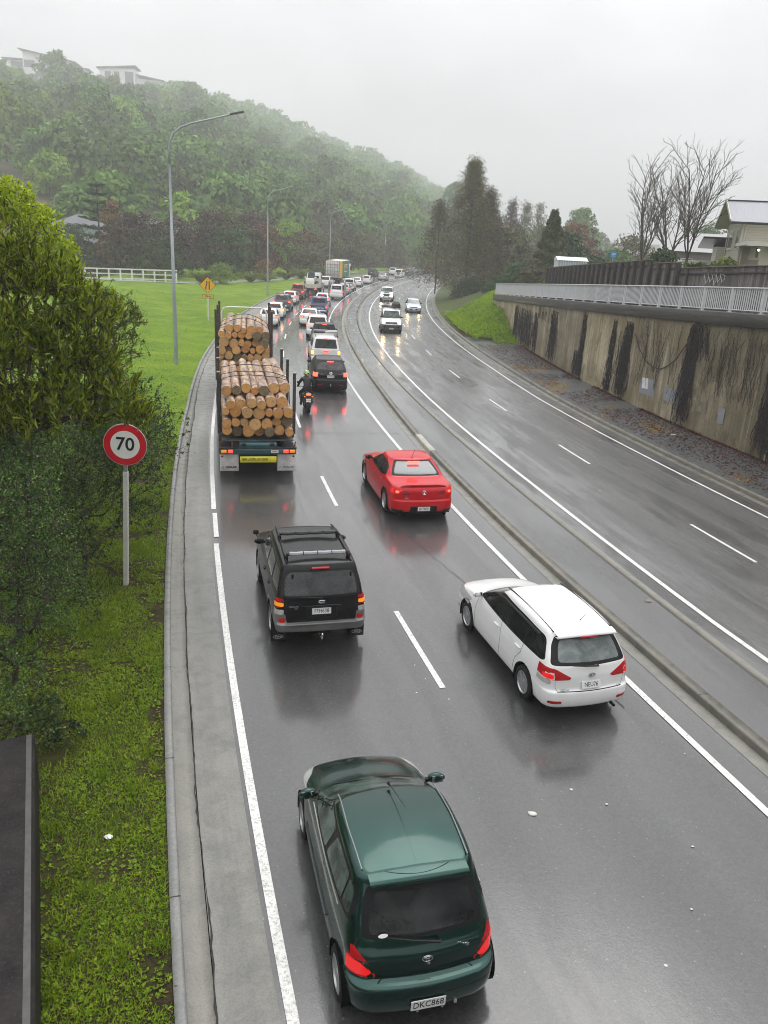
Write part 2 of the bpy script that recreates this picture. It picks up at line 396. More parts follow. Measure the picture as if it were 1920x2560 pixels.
# seams, cracks and a tar line
M_CRK = mat('crack', (.02, .02, .018), .8)
mb = MB()
ss = sgrid(S0, 110, .12); vs = []; fs = []
for i, s in enumerate(ss):
    a = (.004+.010*R_.random())*(1 if math.sin(s*.8)+math.sin(s*2.1) > -1.1 else .2); j = .018*math.sin(s*1.7)+.02*(R_.random()-.5)
    vs += [RP(s, o_seam(s)-a+j-.004, .0125), RP(s, o_seam(s)+a*.8+j, .0125)]
for i in range(len(ss)-1): fs.append((2*i, 2*i+1, 2*i+3, 2*i+2))
mb.add(vs, fs); tag(mb.build('shoulder_crack', M_CRK), kind='structure')
def crack(mb, pts, wd, z=.021):
    vs = []; fs = []
    for i, (s, o) in enumerate(pts):
        q = RP(s, o); d = RP(*pts[min(i+1, len(pts)-1)]); d0 = RP(*pts[max(i-1, 0)])
        dx, dy = d[0]-d0[0], d[1]-d0[1]; l = math.hypot(dx, dy) or 1; w_ = wd*(.5+R_.random())
        vs += [(q[0]-dy/l*w_, q[1]+dx/l*w_, z), (q[0]+dy/l*w_, q[1]-dx/l*w_, z)]
    for i in range(len(pts)-1): fs.append((2*i, 2*i+1, 2*i+3, 2*i+2))
    mb.add(vs, fs)
mb = MB()
crack(mb, [(27.6+.05*R_.random(), o) for o in np.arange(-3.2, .6, .15)], .012)
crack(mb, [(34.9+.05*R_.random(), o) for o in np.arange(-3.2, .9, .15)], .010)
crack(mb, [(7.3+.35*i+.1*R_.random(), -.55-.06*i+.05*R_.random()) for i in range(26)], .006)
tag(mb.build('road_joints', M_CRK), kind='structure')
# kerb joints: short dark cuts across the concrete
mb = MB()
for k in range(60):
    s = -8+2.55*k
    for of, w_, z_, dr in ((o_kf, .128, .1515, -1), (lambda s: o_ml(s)-.02, .212, .1415, 1), (lambda s: o_rk(s)-.02, .162, .1515, 1)):
        if dr == 1 and k % 2: continue
        a = RP(s, of(s)); b = RP(s, of(s)+dr*w_); c = RP(s+.014, of(s)+dr*w_); d = RP(s+.014, of(s)); mb.add([(p[0], p[1], z_) for p in (a, b, c, d)], [(0, 1, 2, 3)])
tag(mb.build('kerb_joints', M_CRK), kind='structure')
# the freshly cast pale kerb block in the median
pk = ribbon('kerb_block', 24.4, 27.0, [(lambda s: o_ml(s)-.024, .0), (lambda s: o_ml(s)-.024, .12), (lambda s: o_ml(s)+.01, .1435), (lambda s: o_ml(s)+.194, .1435)], concrete('pale_kerb_concrete', (.36, .34, .29), (.48, .46, .39), stain=(.25, .24, .2))); tag(pk, kind='structure')
# drain grate beside the median
def grate(s, o, rz_extra=0.0, L=.95, W=.5, label='', nm='drain_grate'):
    p = RP(s, o); t = thing(nm, label, 'drain', (p[0], p[1], .012), -TH(s)+rz_extra)
    f = MB()
    f.box((0, 0, -.03), (W, L, .02), 0)
    f.build('pit', mat('pit_dark', (.012, .012, .012), .7), t)
    f = MB()
    for sx_ in (-1, 1): f.box((sx_*(W/2+.03), 0, .006), (.06, L+.12, .012)); f.box((0, sx_*(L/2+.03), .0065), (W, .06, .012))
    f.build('frame', M_KB, t)
    g = MB()
    for i in range(11): g.box((0, -L/2+.06+i*(L-.12)/10, .002), (W-.01, .032, .014))
    g.build('grate_bars', mat('wet_cast_iron', (.16, .16, .155), .35, .6), t)
    return t
grate(23.2, .38, label='slotted iron drain grate in the gutter in front of the red sedan')
# ------------------------------------------------------------------ terrain
def grassmat(name, cols, rough=.75, sc=1.0):
    t = NT(name); ob = t.coords()
    a = t.noise(.35*sc, 5, .6, ob, .5); b = t.noise(6*sc, 5, .7, ob); c = t.noise(45, 3, .7, ob)
    col = t.ramp(t.math('ADD', t.math('MULTIPLY', a, .5), t.math('MULTIPLY', b, .5)), [(.34, cols[0]), (.48, cols[1]), (.62, cols[2])])
    col = t.mix(t.ramp(c, [(.35, .45), (.6, 0)]), col, tuple(x*.25 for x in cols[0]))
    n = t.bsdf(col, rough); n.inputs['Specular IOR Level'].default_value = .1; t.put(n, 'Normal', t.bump(t.math('ADD', c, b), .6, .03))
    return t.m
M_LAWN = grassmat('lawn', [(.055, .125, .003), (.125, .22, .006), (.23, .31, .014)])
M_DIRT = grassmat('leaf_litter_soil', [(.020, .013, .008), (.040, .032, .014), (.065, .075, .014)])
M_SCRUB = grassmat('undergrowth', [(.012, .018, .007), (.025, .035, .012), (.045, .05, .02)], sc=.4)
M_GRAVEL = None
def bank_z(s, o):
    d = max(0.0, o_kb(s)-o)
    return .13+.028*max(0, d-.8)+(.05*math.sin(s*.9+o*2.1)*min(1, d/1.5)+.03*math.sin(s*2.3-o*1.3)*min(1, d/1.2))*(1 if s < 40 else .5)
big = MB(); n_ = 24
big.add([(-1500, -300, -.4), (1500, -300, -.4), (1500, 2600, -.4), (-1500, 2600, -.4)], [(0, 1, 2, 3)])
tag(big.build('ground', M_SCRUB), kind='structure')
cols = [(o_kb, .128), (lambda s: o_kb(s)-.03, lambda s, o: .125)]
for d in (.15, .35, .6, .9, 1.2, 1.6, 2.0, 2.5, 3.2, 4, 5, 6.5, 8, 10, 12.5, 15, 18, 22, 26): cols.append(((lambda s, d=d: o_kb(s)-d), bank_z))
bank = ribbon('grass_bank', 25, 330, cols, M_LAWN, 1.0); tag(bank, kind='structure')
verge = ribbon('verge', S0, 25, [c for c in cols], M_DIRT, .35); tag(verge, kind='structure')
# the footpath over the bank
def poly_strip(name, pts, wd, zf, m, ds=2.0, lift=.02):
    P_ = [Vector((a, b, 0)) for a, b in pts]; out = []
    for i in range(len(P_)-1):
        n = max(1, int((P_[i+1]-P_[i]).length/ds))
        for k in range(n): out.append(P_[i].lerp(P_[i+1], k/n))
    out.append(P_[-1]); V = []; UV = []; acc = 0
    for i, p in enumerate(out):
        d = (out[min(i+1, len(out)-1)]-out[max(i-1, 0)]).normalized(); nrm = Vector((d.y, -d.x, 0))
        for k in (-1, 1):
            q = p+nrm*k*wd/2; V.append((q.x, q.y, zf(q.x, q.y)+lift)); UV.append((k*wd/2, acc))
        acc += ds
    Fq = [(2*i, 2*i+1, 2*i+3, 2*i+2) for i in range(len(out)-1)]
    return fast_mesh(name, V, Fq, m, None, None, True, UV)
def near_so(x, y):
    i = int(np.argmin((_x-x)**2+(_y-y)**2)); t = _th[i]
    return SS[i]+(x-_x[i])*math.sin(t)+(y-_y[i])*math.cos(t), (x-_x[i])*math.cos(t)-(y-_y[i])*math.sin(t)
def left_z(x, y):
    s, o = near_so(x, y); return bank_z(s, max(o, o_kb(s)-26))
PATH = [(-80, 98), (-52, 106), (-38.5, 110.7), (-31, 115.4), (-26, 127), (-21.5, 143), (-19, 157), (-17.4, 172), (-15, 188), (-9, 206), (0, 226)]
fp = poly_strip('footpath', PATH, 2.4, left_z, concrete('footpath_concrete', (.26, .26, .25), (.34, .34, .32), along=False), lift=.04); tag(fp, kind='structure')

# white post-and-rail fence beside the footpath
def rail_fence():
    a = Vector((-41.5, 108.0, 0)); b = Vector((-31.0, 114.2, 0)); n = 9
    t = thing('rail_fence', 'white painted post and rail fence beside the footpath on the grass bank', 'fence', (a.x, a.y, left_z(a.x, a.y)))
    m = mat('white_timber_paint', (.72, .72, .70), .5, var=.06)
    d = (b-a); rz = math.atan2(d.y, d.x); L = d.length
    for i in range(n):
        p = d*(i/(n-1)); z = left_z(a.x+p.x, a.y+p.y)-left_z(a.x, a.y)
        f = MB(); f.box((p.x, p.y, z+.72), (.19, .19, 1.5), rz=rz, bev=.02); f.build('post', m, t)
    for h, w_ in ((1.40, .17), (.78, .14)):
        f = MB(); f.box((d.x/2, d.y/2, h), (L+.3, .06, w_), rz=rz, bev=.01); f.build('rail', m, t)
    f = MB(); f.box((d.x/2-.03, d.y/2+.05, .16), (L, .05, .14), rz=rz); f.build('kick_board', m, t)
rail_fence()

# dark concrete wing wall at the lower left
def wing_wall():
    t = thing('concrete_wing_wall', 'broad dark wet concrete wall top beside the verge in the lower left corner', 'wall', (0, 0, 0))
    tm = NT('dark_wet_concrete'); ob = tm.coords()
    a = tm.noise(3, 6, .65, ob, .4); b = tm.noise(30, 4, .7, ob)
    c = tm.ramp(a, [(.35, (.010, .009, .009)), (.65, (.028, .024, .023))]); c = tm.mix(tm.ramp(b, [(.55, 0), (.75, .4)]), c, (.09, .085, .08))
    n = tm.bsdf(c, .6); n.inputs['Specular IOR Level'].default_value = .15; tm.put(n, 'Normal', tm.bump(b, .4, .01))
    e0, e1 = Vector((-4.62, 9.05)), Vector((-1.70, 2.45))        # kerb-side face, at the foot
    d = (e1-e0).normalized(); nr = Vector((d.y, -d.x))            # to the left of the wall
    if nr.x > 0: nr = -nr
    w1 = .07; W_ = 2.2; H_ = .86
    def P(e, k, z): q = e+nr*k; return (q.x, q.y, z)
    # profile across the wall: chamfered kerb-side arris
    prof = [(0, -.3), (0, H_-.03), (.03, H_), (w1+.05, H_+.004), (W_, H_-.10), (W_, -.3)]
    n = 22; mb = MB(); vs = []; fs = []
    for i in range(n+1):
        e = e0.lerp(e1, i/n)
        for k, z in prof: vs.append(P(e, k, z))
    m_ = len(prof)
    for i in range(n):
        for j in range(m_-1): fs.append((i*m_+j, i*m_+j+1, (i+1)*m_+j+1, (i+1)*m_+j))
    fs.append(tuple(range(m_-1, -1, -1))); fs.append(tuple(n*m_+j for j in range(m_)))
    mb.add(vs, fs); mb.build('coping', tm.m, t, auto=30)
    # pale arris worn along the edge
    mb = MB(); vs = []
    for i in range(n+1):
        e = e0.lerp(e1, i/n); vs += [P(e, .036, H_+.0035), P(e, .10, H_+.008)]
    mb.add(vs, [(2*i, 2*i+1, 2*i+3, 2*i+2) for i in range(n)])
    mb.build('worn_arris', mat('worn_concrete_edge', (.065, .062, .06), .6, var=.3, vscale=8), t)
wing_wall()

# ------------------------------------------------------------------ right side: gravel, retaining wall, rail
def wall_cb(s): return 5.11-.046*(s-23.5)          # underside of the coping
def cop_t(s): return wall_cb(s)+.52
def gravel():
    t = NT('roadside_gravel'); ob = t.coords()
    v = t.n('ShaderNodeTexVoronoi', {'Scale': 26.0, 'Vector': ob}); a = t.noise(.7, 5, .6, ob, .6); b = t.noise(9, 5, .7, ob)
    sc_ = t.n('ShaderNodeSeparateColor'); t.t.links.new(v.outputs['Color'], sc_.inputs[0])
    c = t.ramp(sc_.outputs[0], [(0, (.035, .042, .044)), (.6, (.085, .095, .096)), (1, (.16, .165, .16))])
    c = t.mix(t.ramp(b, [(.4, .6), (.65, 0)]), c, (.02, .022, .02))
    n = t.bsdf(c, .5); t.put(n, 'Normal', t.bump(v.outputs['Distance'], .8, .03)); n.inputs['Coat Weight'].default_value = .3
    return t.m
gr = ribbon('gravel_strip', S0, 64, [(lambda s: o_rk(s)+.13, .145), (lambda s: o_rk(s)+.8, .17), (lambda s: o_rk(s)+1.8, .22), (lambda s: o_wall(s)+.05, .27)], gravel(), 1.0); tag(gr, kind='structure')

def wallmat():
    t = NT('stained_concrete_wall')
    tc = t.n('ShaderNodeTexCoord'); uv = tc.outputs['UV']     # uv = (s, z)
    def st(a, b, d=6, dist=.0):
        mp = t.n('ShaderNodeMapping', {'Scale': (a, b, 1)}); t.t.links.new(uv, mp.inputs[0]); return t.noise(1.0, d, .62, mp.outputs[0], dist)
    s1 = st(1.3, .10, 6, .4); s2 = st(6.0, .16, 6, .3); s3 = st(.35, .35, 5, .8); f = st(22, 14, 5); s4 = st(.9, .5, 6, 1.2)
    sep = t.n('ShaderNodeSeparateXYZ'); t.t.links.new(uv, sep.inputs[0])
    base = t.ramp(t.math('ADD', t.math('MULTIPLY', s1, .55), t.math('MULTIPLY', s2, .45)), [(.28, (.085, .068, .035)), (.42, (.22, .18, .105)), (.54, (.40, .345, .23)), (.68, (.58, .53, .42))])
    olive = t.ramp(s3, [(.42, 0), (.62, .75)])
    c = t.mix(olive, base, (.15, .12, .05))
    c = t.mix(t.ramp(s4, [(.54, 0), (.66, .7)]), c, (.085, .065, .028))
    c = t.mix(t.ramp(s2, [(.60, 0), (.72, .8)]), c, (.52, .50, .44))
    c = t.mix(t.ramp(f, [(.35, .5), (.6, 0)]), c, (.05, .042, .03))
    isl = t.n('ShaderNodeNewGeometry').outputs['Random Per Island']; hs = t.n('ShaderNodeHueSaturation', {'Color': c}); t.put(hs, 'Value', t.math('ADD', t.math('MULTIPLY', isl, .6), .72)); c = hs.outputs[0]
    n = t.bsdf(c, .7); n.inputs['Coat Weight'].default_value = .15; n.inputs['Coat Roughness'].default_value = .4
    t.put(n, 'Normal', t.bump(t.math('ADD', s2, f), .35, .03))
    return t.m
def retaining_wall():
    a, b = -8.0, 74.6
    t = thing('retaining_wall', 'tall stained concrete retaining wall along the oncoming lanes', 'wall', RP(36, o_wall(36)))
    inv = Vector(t.location)
    def Q(s, o, z): p = RP(s, o, z); return (p[0]-inv.x, p[1]-inv.y, p[2]-inv.z)
    m = wallmat()
    js = [-8, -2, 4, 10, 16, 22.1, 28.45, 35.1, 37.0, 41.9, 48.2, 54.5, 60.5, 66.5, 74.6]
    V = []; UV = []; Fq = []
    for k in range(len(js)-1):
        s0, s1 = js[k]+.012, js[k+1]-.012; ss = sgrid(s0, s1, 1.0); o_ = len(V); off = R_.random()*.02
        prof = [(.10, 0), (.012, 0), (0, 1)]
        for s in ss:
            for z in (0, .5, 1):
                zz = -.1+(wall_cb(s)+.05+.1)*z
                V.append(Q(s, o_wall(s)+off-.02+.16*z*0, zz)); UV.append((s, zz))
        for i in range(len(ss)-1):
            for j in range(2): q = o_+i*3+j; Fq.append((q, q+3, q+4, q+1))
        for s in (s0, s1):       # returns into the joint
            q = len(V)
            for (d, z) in ((0, -.1), (0, wall_cb(s)), (.12, wall_cb(s)), (.12, -.1)): V.append(Q(s, o_wall(s)+off-.02+d, z)); UV.append((s+d, z))
            Fq.append((q, q+1, q+2, q+3))
    fast_mesh('wall_panels', V, Fq, m, t, None, False, UV)
    # dark backing behind the joints
    V = []; Fq = []
    for s in sgrid(a, b, 1.5): V += [Q(s, o_wall(s)+.09, -.1), Q(s, o_wall(s)+.09, wall_cb(s)+.1)]
    Fq = [(2*i, 2*i+2, 2*i+3, 2*i+1) for i in range(len(V)//2-1)]
    fast_mesh('joint_backing', V, Fq, mat('joint_dark', (.012, .011, .009), .9), t)
    # coping beam
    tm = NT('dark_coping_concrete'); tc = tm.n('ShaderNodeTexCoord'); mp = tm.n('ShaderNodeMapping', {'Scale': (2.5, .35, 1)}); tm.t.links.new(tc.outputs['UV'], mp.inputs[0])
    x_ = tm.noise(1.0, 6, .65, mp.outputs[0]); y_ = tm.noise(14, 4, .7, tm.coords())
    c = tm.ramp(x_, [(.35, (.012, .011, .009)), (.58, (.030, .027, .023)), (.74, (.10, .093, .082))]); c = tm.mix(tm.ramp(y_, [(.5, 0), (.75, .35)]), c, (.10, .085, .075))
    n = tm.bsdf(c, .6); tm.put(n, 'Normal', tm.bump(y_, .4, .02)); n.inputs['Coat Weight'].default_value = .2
    V = []; UV = []; Fq = []; prof = [(-.16, 0), (-.18, .03), (-.18, .49), (-.15, .52), (.30, .53), (.30, 0)]; ss = sgrid(a, b, 1.0); n_ = len(prof)
    for s in ss:
        acc = 0
        for d, z in prof: V.append(Q(s, o_wall(s)+d, wall_cb(s)+z)); UV.append((z+d, s))
    for i in range(len(ss)-1):
        for j in range(n_): q = i*n_; Fq.append((q+j, q+(j+1) % n_, q+n_+(j+1) % n_, q+n_+j))
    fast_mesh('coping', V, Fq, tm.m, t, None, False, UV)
    # painted-out patches on the wall
    def patch(nm, q, m_, lift):
        V = [Q(s, o_wall(s)-lift, z) for s, z in q]; mb = MB(); mb.add(V, [(0, 1, 2, 3)]); return mb.build(nm, m_, t)
    g1 = mat('grey_patch_paint', (.22, .23, .25), .6, var=.12, vscale=2.5); g2 = mat('white_patch_paint', (.66, .66, .64), .6, var=.1)
    g3 = mat('faded_patch_paint', (.17, .145, .10), .7, var=.3)
    for nm, q, m_, l_ in (('paint_patch', [(33.05, 1.74), (31.4, 1.86), (31.25, 1.07), (32.9, 1.0)], g1, .0265), ('paint_patch', [(32.75, 1.78), (32.1, 1.83), (32.0, 1.32), (32.68, 1.27)], g2, .031),
                      ('paint_patch', [(30.3, 1.72), (28.95, 1.85), (28.8, 1.2), (30.3, 1.11)], g1, .0265), ('paint_patch', [(27.35, 1.63), (26.5, 1.71), (26.45, 1.23), (27.3, 1.18)], g3, .0265),
                      ('paint_patch', [(25.55, 1.66), (25.1, 1.71), (25.08, 1.07), (25.5, 1.02)], g1, .0265)):
        o = patch(nm, q, m_, l_)
        if m_ is g2: o['label'] = 'white painted square inside the grey patch'
    return t
retaining_wall()

def railing():
    a, b = -6.6, 74.4
    t = thing('railing', 'pale grey metal balustrade on top of the retaining wall', 'railing', RP(36, o_wall(36)))
    inv = Vector(t.location); m = mat('galvanised_paint', (.56, .575, .59), .42, .1, var=.08, vscale=5)
    def Q(s, o, z): p = RP(s, o, z); return Vector((p[0]-inv.x, p[1]-inv.y, p[2]-inv.z))
    RH = .97
    V = []; prof = [(-.05, -.03), (-.05, .03), (.05, .03), (.05, -.03)]; Fq = []
    ss = sgrid(a, b, 1.0)
    for s in ss:
        for d, z in prof: V.append(Q(s, o_wall(s)+d, cop_t(s)+RH+z))
    for i in range(len(ss)-1):
        for j in range(4): Fq.append((4*i+j, 4*i+(j+1) % 4, 4*i+4+(j+1) % 4, 4*i+4+j))
    fast_mesh('top_rail', V, Fq, m, t)
    st = 2.07; k0 = int((a-24.05)/st)-1
    s = 24.05+st*k0
    while s < b:
        if s > a:
            mb = MB(); p = Q(s, o_wall(s), cop_t(s)); mb.box(p+Vector((0, 0, RH/2)), (.075, .10, RH), rz=-TH(s)+math.pi/2); mb.box(p+Vector((0, 0, .012)), (.2, .16, .02), rz=-TH(s)+math.pi/2)
            mb.build('post', m, t)
            e = min(s+st, b); mb = MB(); n = 15
            for i in range(1, n):
                q = s+(e-s)*i/n; p = Q(q, o_wall(q), cop_t(q))
                mb.box(p+Vector((0, 0, .53)), (.045, .022, .86), rz=-TH(q)+math.pi/2)
            p0, p1 = Q(s, o_wall(s), cop_t(s)+.11), Q(e, o_wall(e), cop_t(e)+.11); mb.tube([p0, p1], .022, 6)
            mb.build('baluster_panel', m, t)
        s += st
railing()

# fill behind the wall, the walkway and the paling fence
def fill_z(s, o):
    base = cop_t(s)-.12 if s < 74 else max(.3, (cop_t(74)-.12)*(1-max(0, s-74)/70.0)+.3*max(0, min(1, (s-74)/40)))
    d = o-o_wall(s)
    return base+(.03*max(0, d-4) if d < 40 else 1.1)
M_FILL = grassmat('rough_grass', [(.03, .045, .012), (.06, .085, .02), (.10, .12, .03)])
fl = ribbon('raised_ground', S0, 74.5, [(lambda s: o_wall(s)+3.6, fill_z), (lambda s: o_wall(s)+6, fill_z), (lambda s: o_wall(s)+12, fill_z), (lambda s: o_wall(s)+25, fill_z), (lambda s: o_wall(s)+60, fill_z), (lambda s: o_wall(s)+120, fill_z)], M_FILL, 2.0); tag(fl, kind='structure')
wk = ribbon('walkway', S0, 74.5, [(lambda s: o_wall(s)+.29, lambda s, o: cop_t(s)-.05), (lambda s: o_wall(s)+3.6, lambda s, o: cop_t(s)-.1)], M_SH, 2.0); tag(wk, kind='structure')
# bank past the end of the wall: rises from the kerb
def rbank_z(s, o):
    top = fill_z(s, o_wall(s)+6) if s < 74.5 else fill_z(s, o_wall(s)+6)
    k = min(1, max(0, (o-o_rk(s)-.6)/6.5)); k = k*k*(3-2*k)
    ramp = min(1, max(0, (s-60)/8.0))
    return .14+(top-.14)*k*ramp+.03*math.sin(s+o)
rc = [(lambda s: o_rk(s)+.135, lambda s, o: .14)]
for d in (.5, 1.0, 1.6, 2.4, 3.3): rc.append(((lambda s, d=d: o_rk(s)+d), rbank_z))
rb0 = ribbon('planted_bank', 60, 74.6, rc+[((lambda s: o_wall(s)-.02), rbank_z)], M_DIRT, .7); tag(rb0, kind='structure')
for d in (4.2, 5.2, 6.2, 7.5, 9.5, 13, 20, 35, 60, 110): rc.append(((lambda s, d=d: o_rk(s)+d), rbank_z))
rb = ribbon('roadside_bank', 74.6, 330, rc, M_FILL, 1.5); tag(rb, kind='structure')

def paling_fence():
    OD = 3.5
    t = thing('paling_fence', 'weathered grey timber fence with heavy posts behind the railing', 'fence', RP(45, o_wall(45)+OD))
    inv = Vector(t.location)
    tm = NT('weathered_timber'); ob = tm.coords('UV')
    mp = tm.coords('UV', (9, .7, 1)); a = tm.noise(1.0, 6, .7, mp); b = tm.noise(1.0, 4, .6, tm.coords('UV', (.9, .5, 1)))
    isl = tm.n('ShaderNodeNewGeometry').outputs['Random Per Island']
    c = tm.ramp(tm.math('ADD', tm.math('MULTIPLY', a, .55), tm.math('MULTIPLY', isl, .35)), [(.2, (.030, .026, .022)), (.45, (.085, .075, .066)), (.75, (.19, .175, .16))])
    c = tm.mix(tm.ramp(b, [(.5, 0), (.7, .5)]), c, (.05, .05, .032))
    n = tm.bsdf(c, .8); tm.put(n, 'Normal', tm.bump(a, .5, .01))
    dm = mat('fence_post_timber', (.045, .040, .035), .8, var=.4, vscale=6)
    def Q(s, o, z): p = RP(s, o, z); return Vector((p[0]-inv.x, p[1]-inv.y, p[2]-inv.z))
    def ht(s): return 2.62 if s > 41.25 else (2.42 if s > 37.6 else (2.12 if s > 20 else 2.0))
    V = []; Fq = []; UV = []; s = -4.0; k = 0
    while s < 67.2:
        w_ = .15; h = ht(s)-(.012*R_.random()); j = .006*R_.random(); e = s+w_-.006
        q = len(V); z0 = cop_t(s)-.1; z1 = z0+h
        for (S_, d) in ((s, 0), (e, 0), (e, .02), (s, .02)):
            for z in (z0, z1): V.append(Q(S_, o_wall(S_)+OD+d+j, z)); UV.append((S_, z+k*.37))
        Fq += [(q, q+2, q+3, q+1), (q+2, q+4, q+5, q+3), (q+6, q, q+1, q+7), (q+1, q+3, q+5, q+7)]
        s += w_; k += 1
    fast_mesh('palings', V, Fq, tm.m, t, None, False, UV)
    s = 67.0
    while s > -4:
        big = s > 37.0
        st = 1.22 if big else 2.3
        mb = MB(); h = ht(s)-.06; p = Q(s, o_wall(s)+OD-.14, cop_t(s)-.1)
        mb.box(p+Vector((0, 0, h/2)), (.20 if big else .15, .24 if big else .12, h), rz=-TH(s)+math.pi/2, taper=(1, .75))
        if s > 20 and (big or s > 36): mb.build('post', dm, t)
        s -= st
    for z_ in (.28, -.30):
        for (u, v) in ((67, 41.35), (41.2, 37.7), (37.5, 20.1)):
            mb = MB()
            for i in range(int((u-v)/2)+1):
                s0 = u-2*i; s1 = max(v, s0-2); h = ht((s0+s1)/2); zz = (h-.28) if z_ > 0 else .3
                mb.tube([Q(s0, o_wall(s0)+OD-.03, cop_t(s0)-.1+zz), Q(s1, o_wall(s1)+OD-.03, cop_t(s1)-.1+zz)], .05, 4)
            mb.build('rail', dm, t)
    cap = MB()
    for (u, v) in ((67.2, 41.3), (41.2, 37.65), (37.55, -4)):
        n = int((u-v)/1.5)+1
        for i in range(n):
            s0 = u+(v-u)*i/n; s1 = u+(v-u)*(i+1)/n; h = ht((s0+s1)/2)
            P0, P1 = Q(s0, o_wall(s0)+OD, cop_t(s0)-.1+h+.02), Q(s1, o_wall(s1)+OD, cop_t(s1)-.1+h+.02); m_ = (P0+P1)/2; d = P1-P0
            cap.box(m_, (d.length, .14, .035), M=Matrix.Rotation(math.atan2(d.y, d.x), 3, 'Z') @ Matrix.Rotation(-math.asin(d.z/d.length), 3, 'Y'))
    cap.build('capping', mat('fence_capping', (.17, .155, .12), .75, var=.3), t)
    # chalk-like scrawl on the boards
    g = MB(); rr = random.Random(3)
    for (s0, dz, amp) in ((34.6, 1.55, .28), (34.2, 1.6, .22), (33.75, 1.5, .25), (33.4, 1.62, .24), (33.0, 1.58, .2)):
        pts = []
        for i in range(26):
            a = i/25*2*math.pi*1.1; pts.append(Q(s0-.16*math.sin(a)-.10*math.sin(2*a), o_wall(s0)+OD-.03, cop_t(s0)-.1+dz+amp*math.cos(a+.3)))
        g.tube(pts, .012, 4)
    g.build('graffiti', mat('chalk_white', (.5, .5, .48), .7), t)
paling_fence()
# ------------------------------------------------------------------ vehicle bodies: stacked rings, carved into parts
def pchip(ys, sub):
    ys = np.asarray(ys, float); n = len(ys); d = np.diff(ys); m = np.zeros(n)
    for i in range(1, n-1): m[i] = 0 if d[i-1]*d[i] <= 0 else 2*d[i-1]*d[i]/(d[i-1]+d[i])
    m[0], m[-1] = d[0], d[-1]; out = []
    for i in range(n-1):
        for k in range(sub[i]):
            t = k/sub[i]; h = t*t
            out.append((2*h*t-3*h+1)*ys[i]+(h*t-2*h+t)*m[i]+(3*h-2*h*t)*ys[i+1]+(h*t-h)*m[i+1])
    out.append(ys[-1]); return out
KEYS = ('yr', 'zr', 'yf', 'zf', 'w', 'rr', 'rf', 'br', 'bf', 'zh')
def half_ring(p, cnt, tp, tr):
    na, nc, ns = cnt; w = max(p['w'], 1e-4); yc = (p['yr']+p['yf'])/2; hl = (p['yf']-p['yr'])/2
    def Wd(y):
        u = (y-yc)/hl; return w*(1-(tp*max(0, u)**3+tr*max(0, -u)**3))
    out = []
    rr = min(p['rr'], w*.8, hl*.6); rf = min(p['rf'], w*.8, hl*.6); br = min(p['br'], w*.5); bf = min(p['bf'], w*.5)
    wr = Wd(p['yr']+br+rr*.5); wf = Wd(p['yf']-bf-rf*.5)
    for i in range(na): x = (wr-rr)*i/na; out.append((x, p['yr']+br*(x/wr)**2))
    a, b = (wr-rr, p['yr']+br*((wr-rr)/wr)**2), (Wd(p['yr']+br+rr), p['yr']+br+rr); c = (wr, p['yr']+br*.98)
    for i in range(nc): t = i/nc; out.append(tuple((1-t)**2*a[k]+2*t*(1-t)*c[k]+t*t*b[k] for k in (0, 1)))
    y0, y1 = p['yr']+br+rr, p['yf']-bf-rf
    for i in range(ns): y = y0+(y1-y0)*i/ns; out.append((Wd(y), y))
    a, b = (Wd(y1), y1), (wf-rf, p['yf']-bf*((wf-rf)/wf)**2); c = (wf, p['yf']-bf*.98)
    for i in range(nc): t = i/nc; out.append(tuple((1-t)**2*a[k]+2*t*(1-t)*c[k]+t*t*b[k] for k in (0, 1)))
    for i in range(na+1): x = (wf-rf)*(1-i/na); out.append((x, p['yf']-bf*(x/wf)**2))
    L = p['yf']-p['yr']; res = []
    for x, y in out:
        t = min(1, max(0, (y-p['yr'])/L)); res.append((x, y, p['zr']+(p['zf']-p['zr'])*t+p['zh']*4*t*(1-t)))
    return res
def rpoly(pts, r=.04, n=3):
    """round the corners of a convex polygon"""
    out = []; m = len(pts)
    for i in range(m):
        a, b, c = Vector(pts[i-1]), Vector(pts[i]), Vector(pts[(i+1) % m])
        q = min(r, (a-b).length*.45, (c-b).length*.45); p0 = b+(a-b).normalized()*q; p1 = b+(c-b).normalized()*q
        for k in range(n+1): t = k/n; out.append(tuple(p0*(1-t)**2+b*2*t*(1-t)+p1*t*t))
    return out
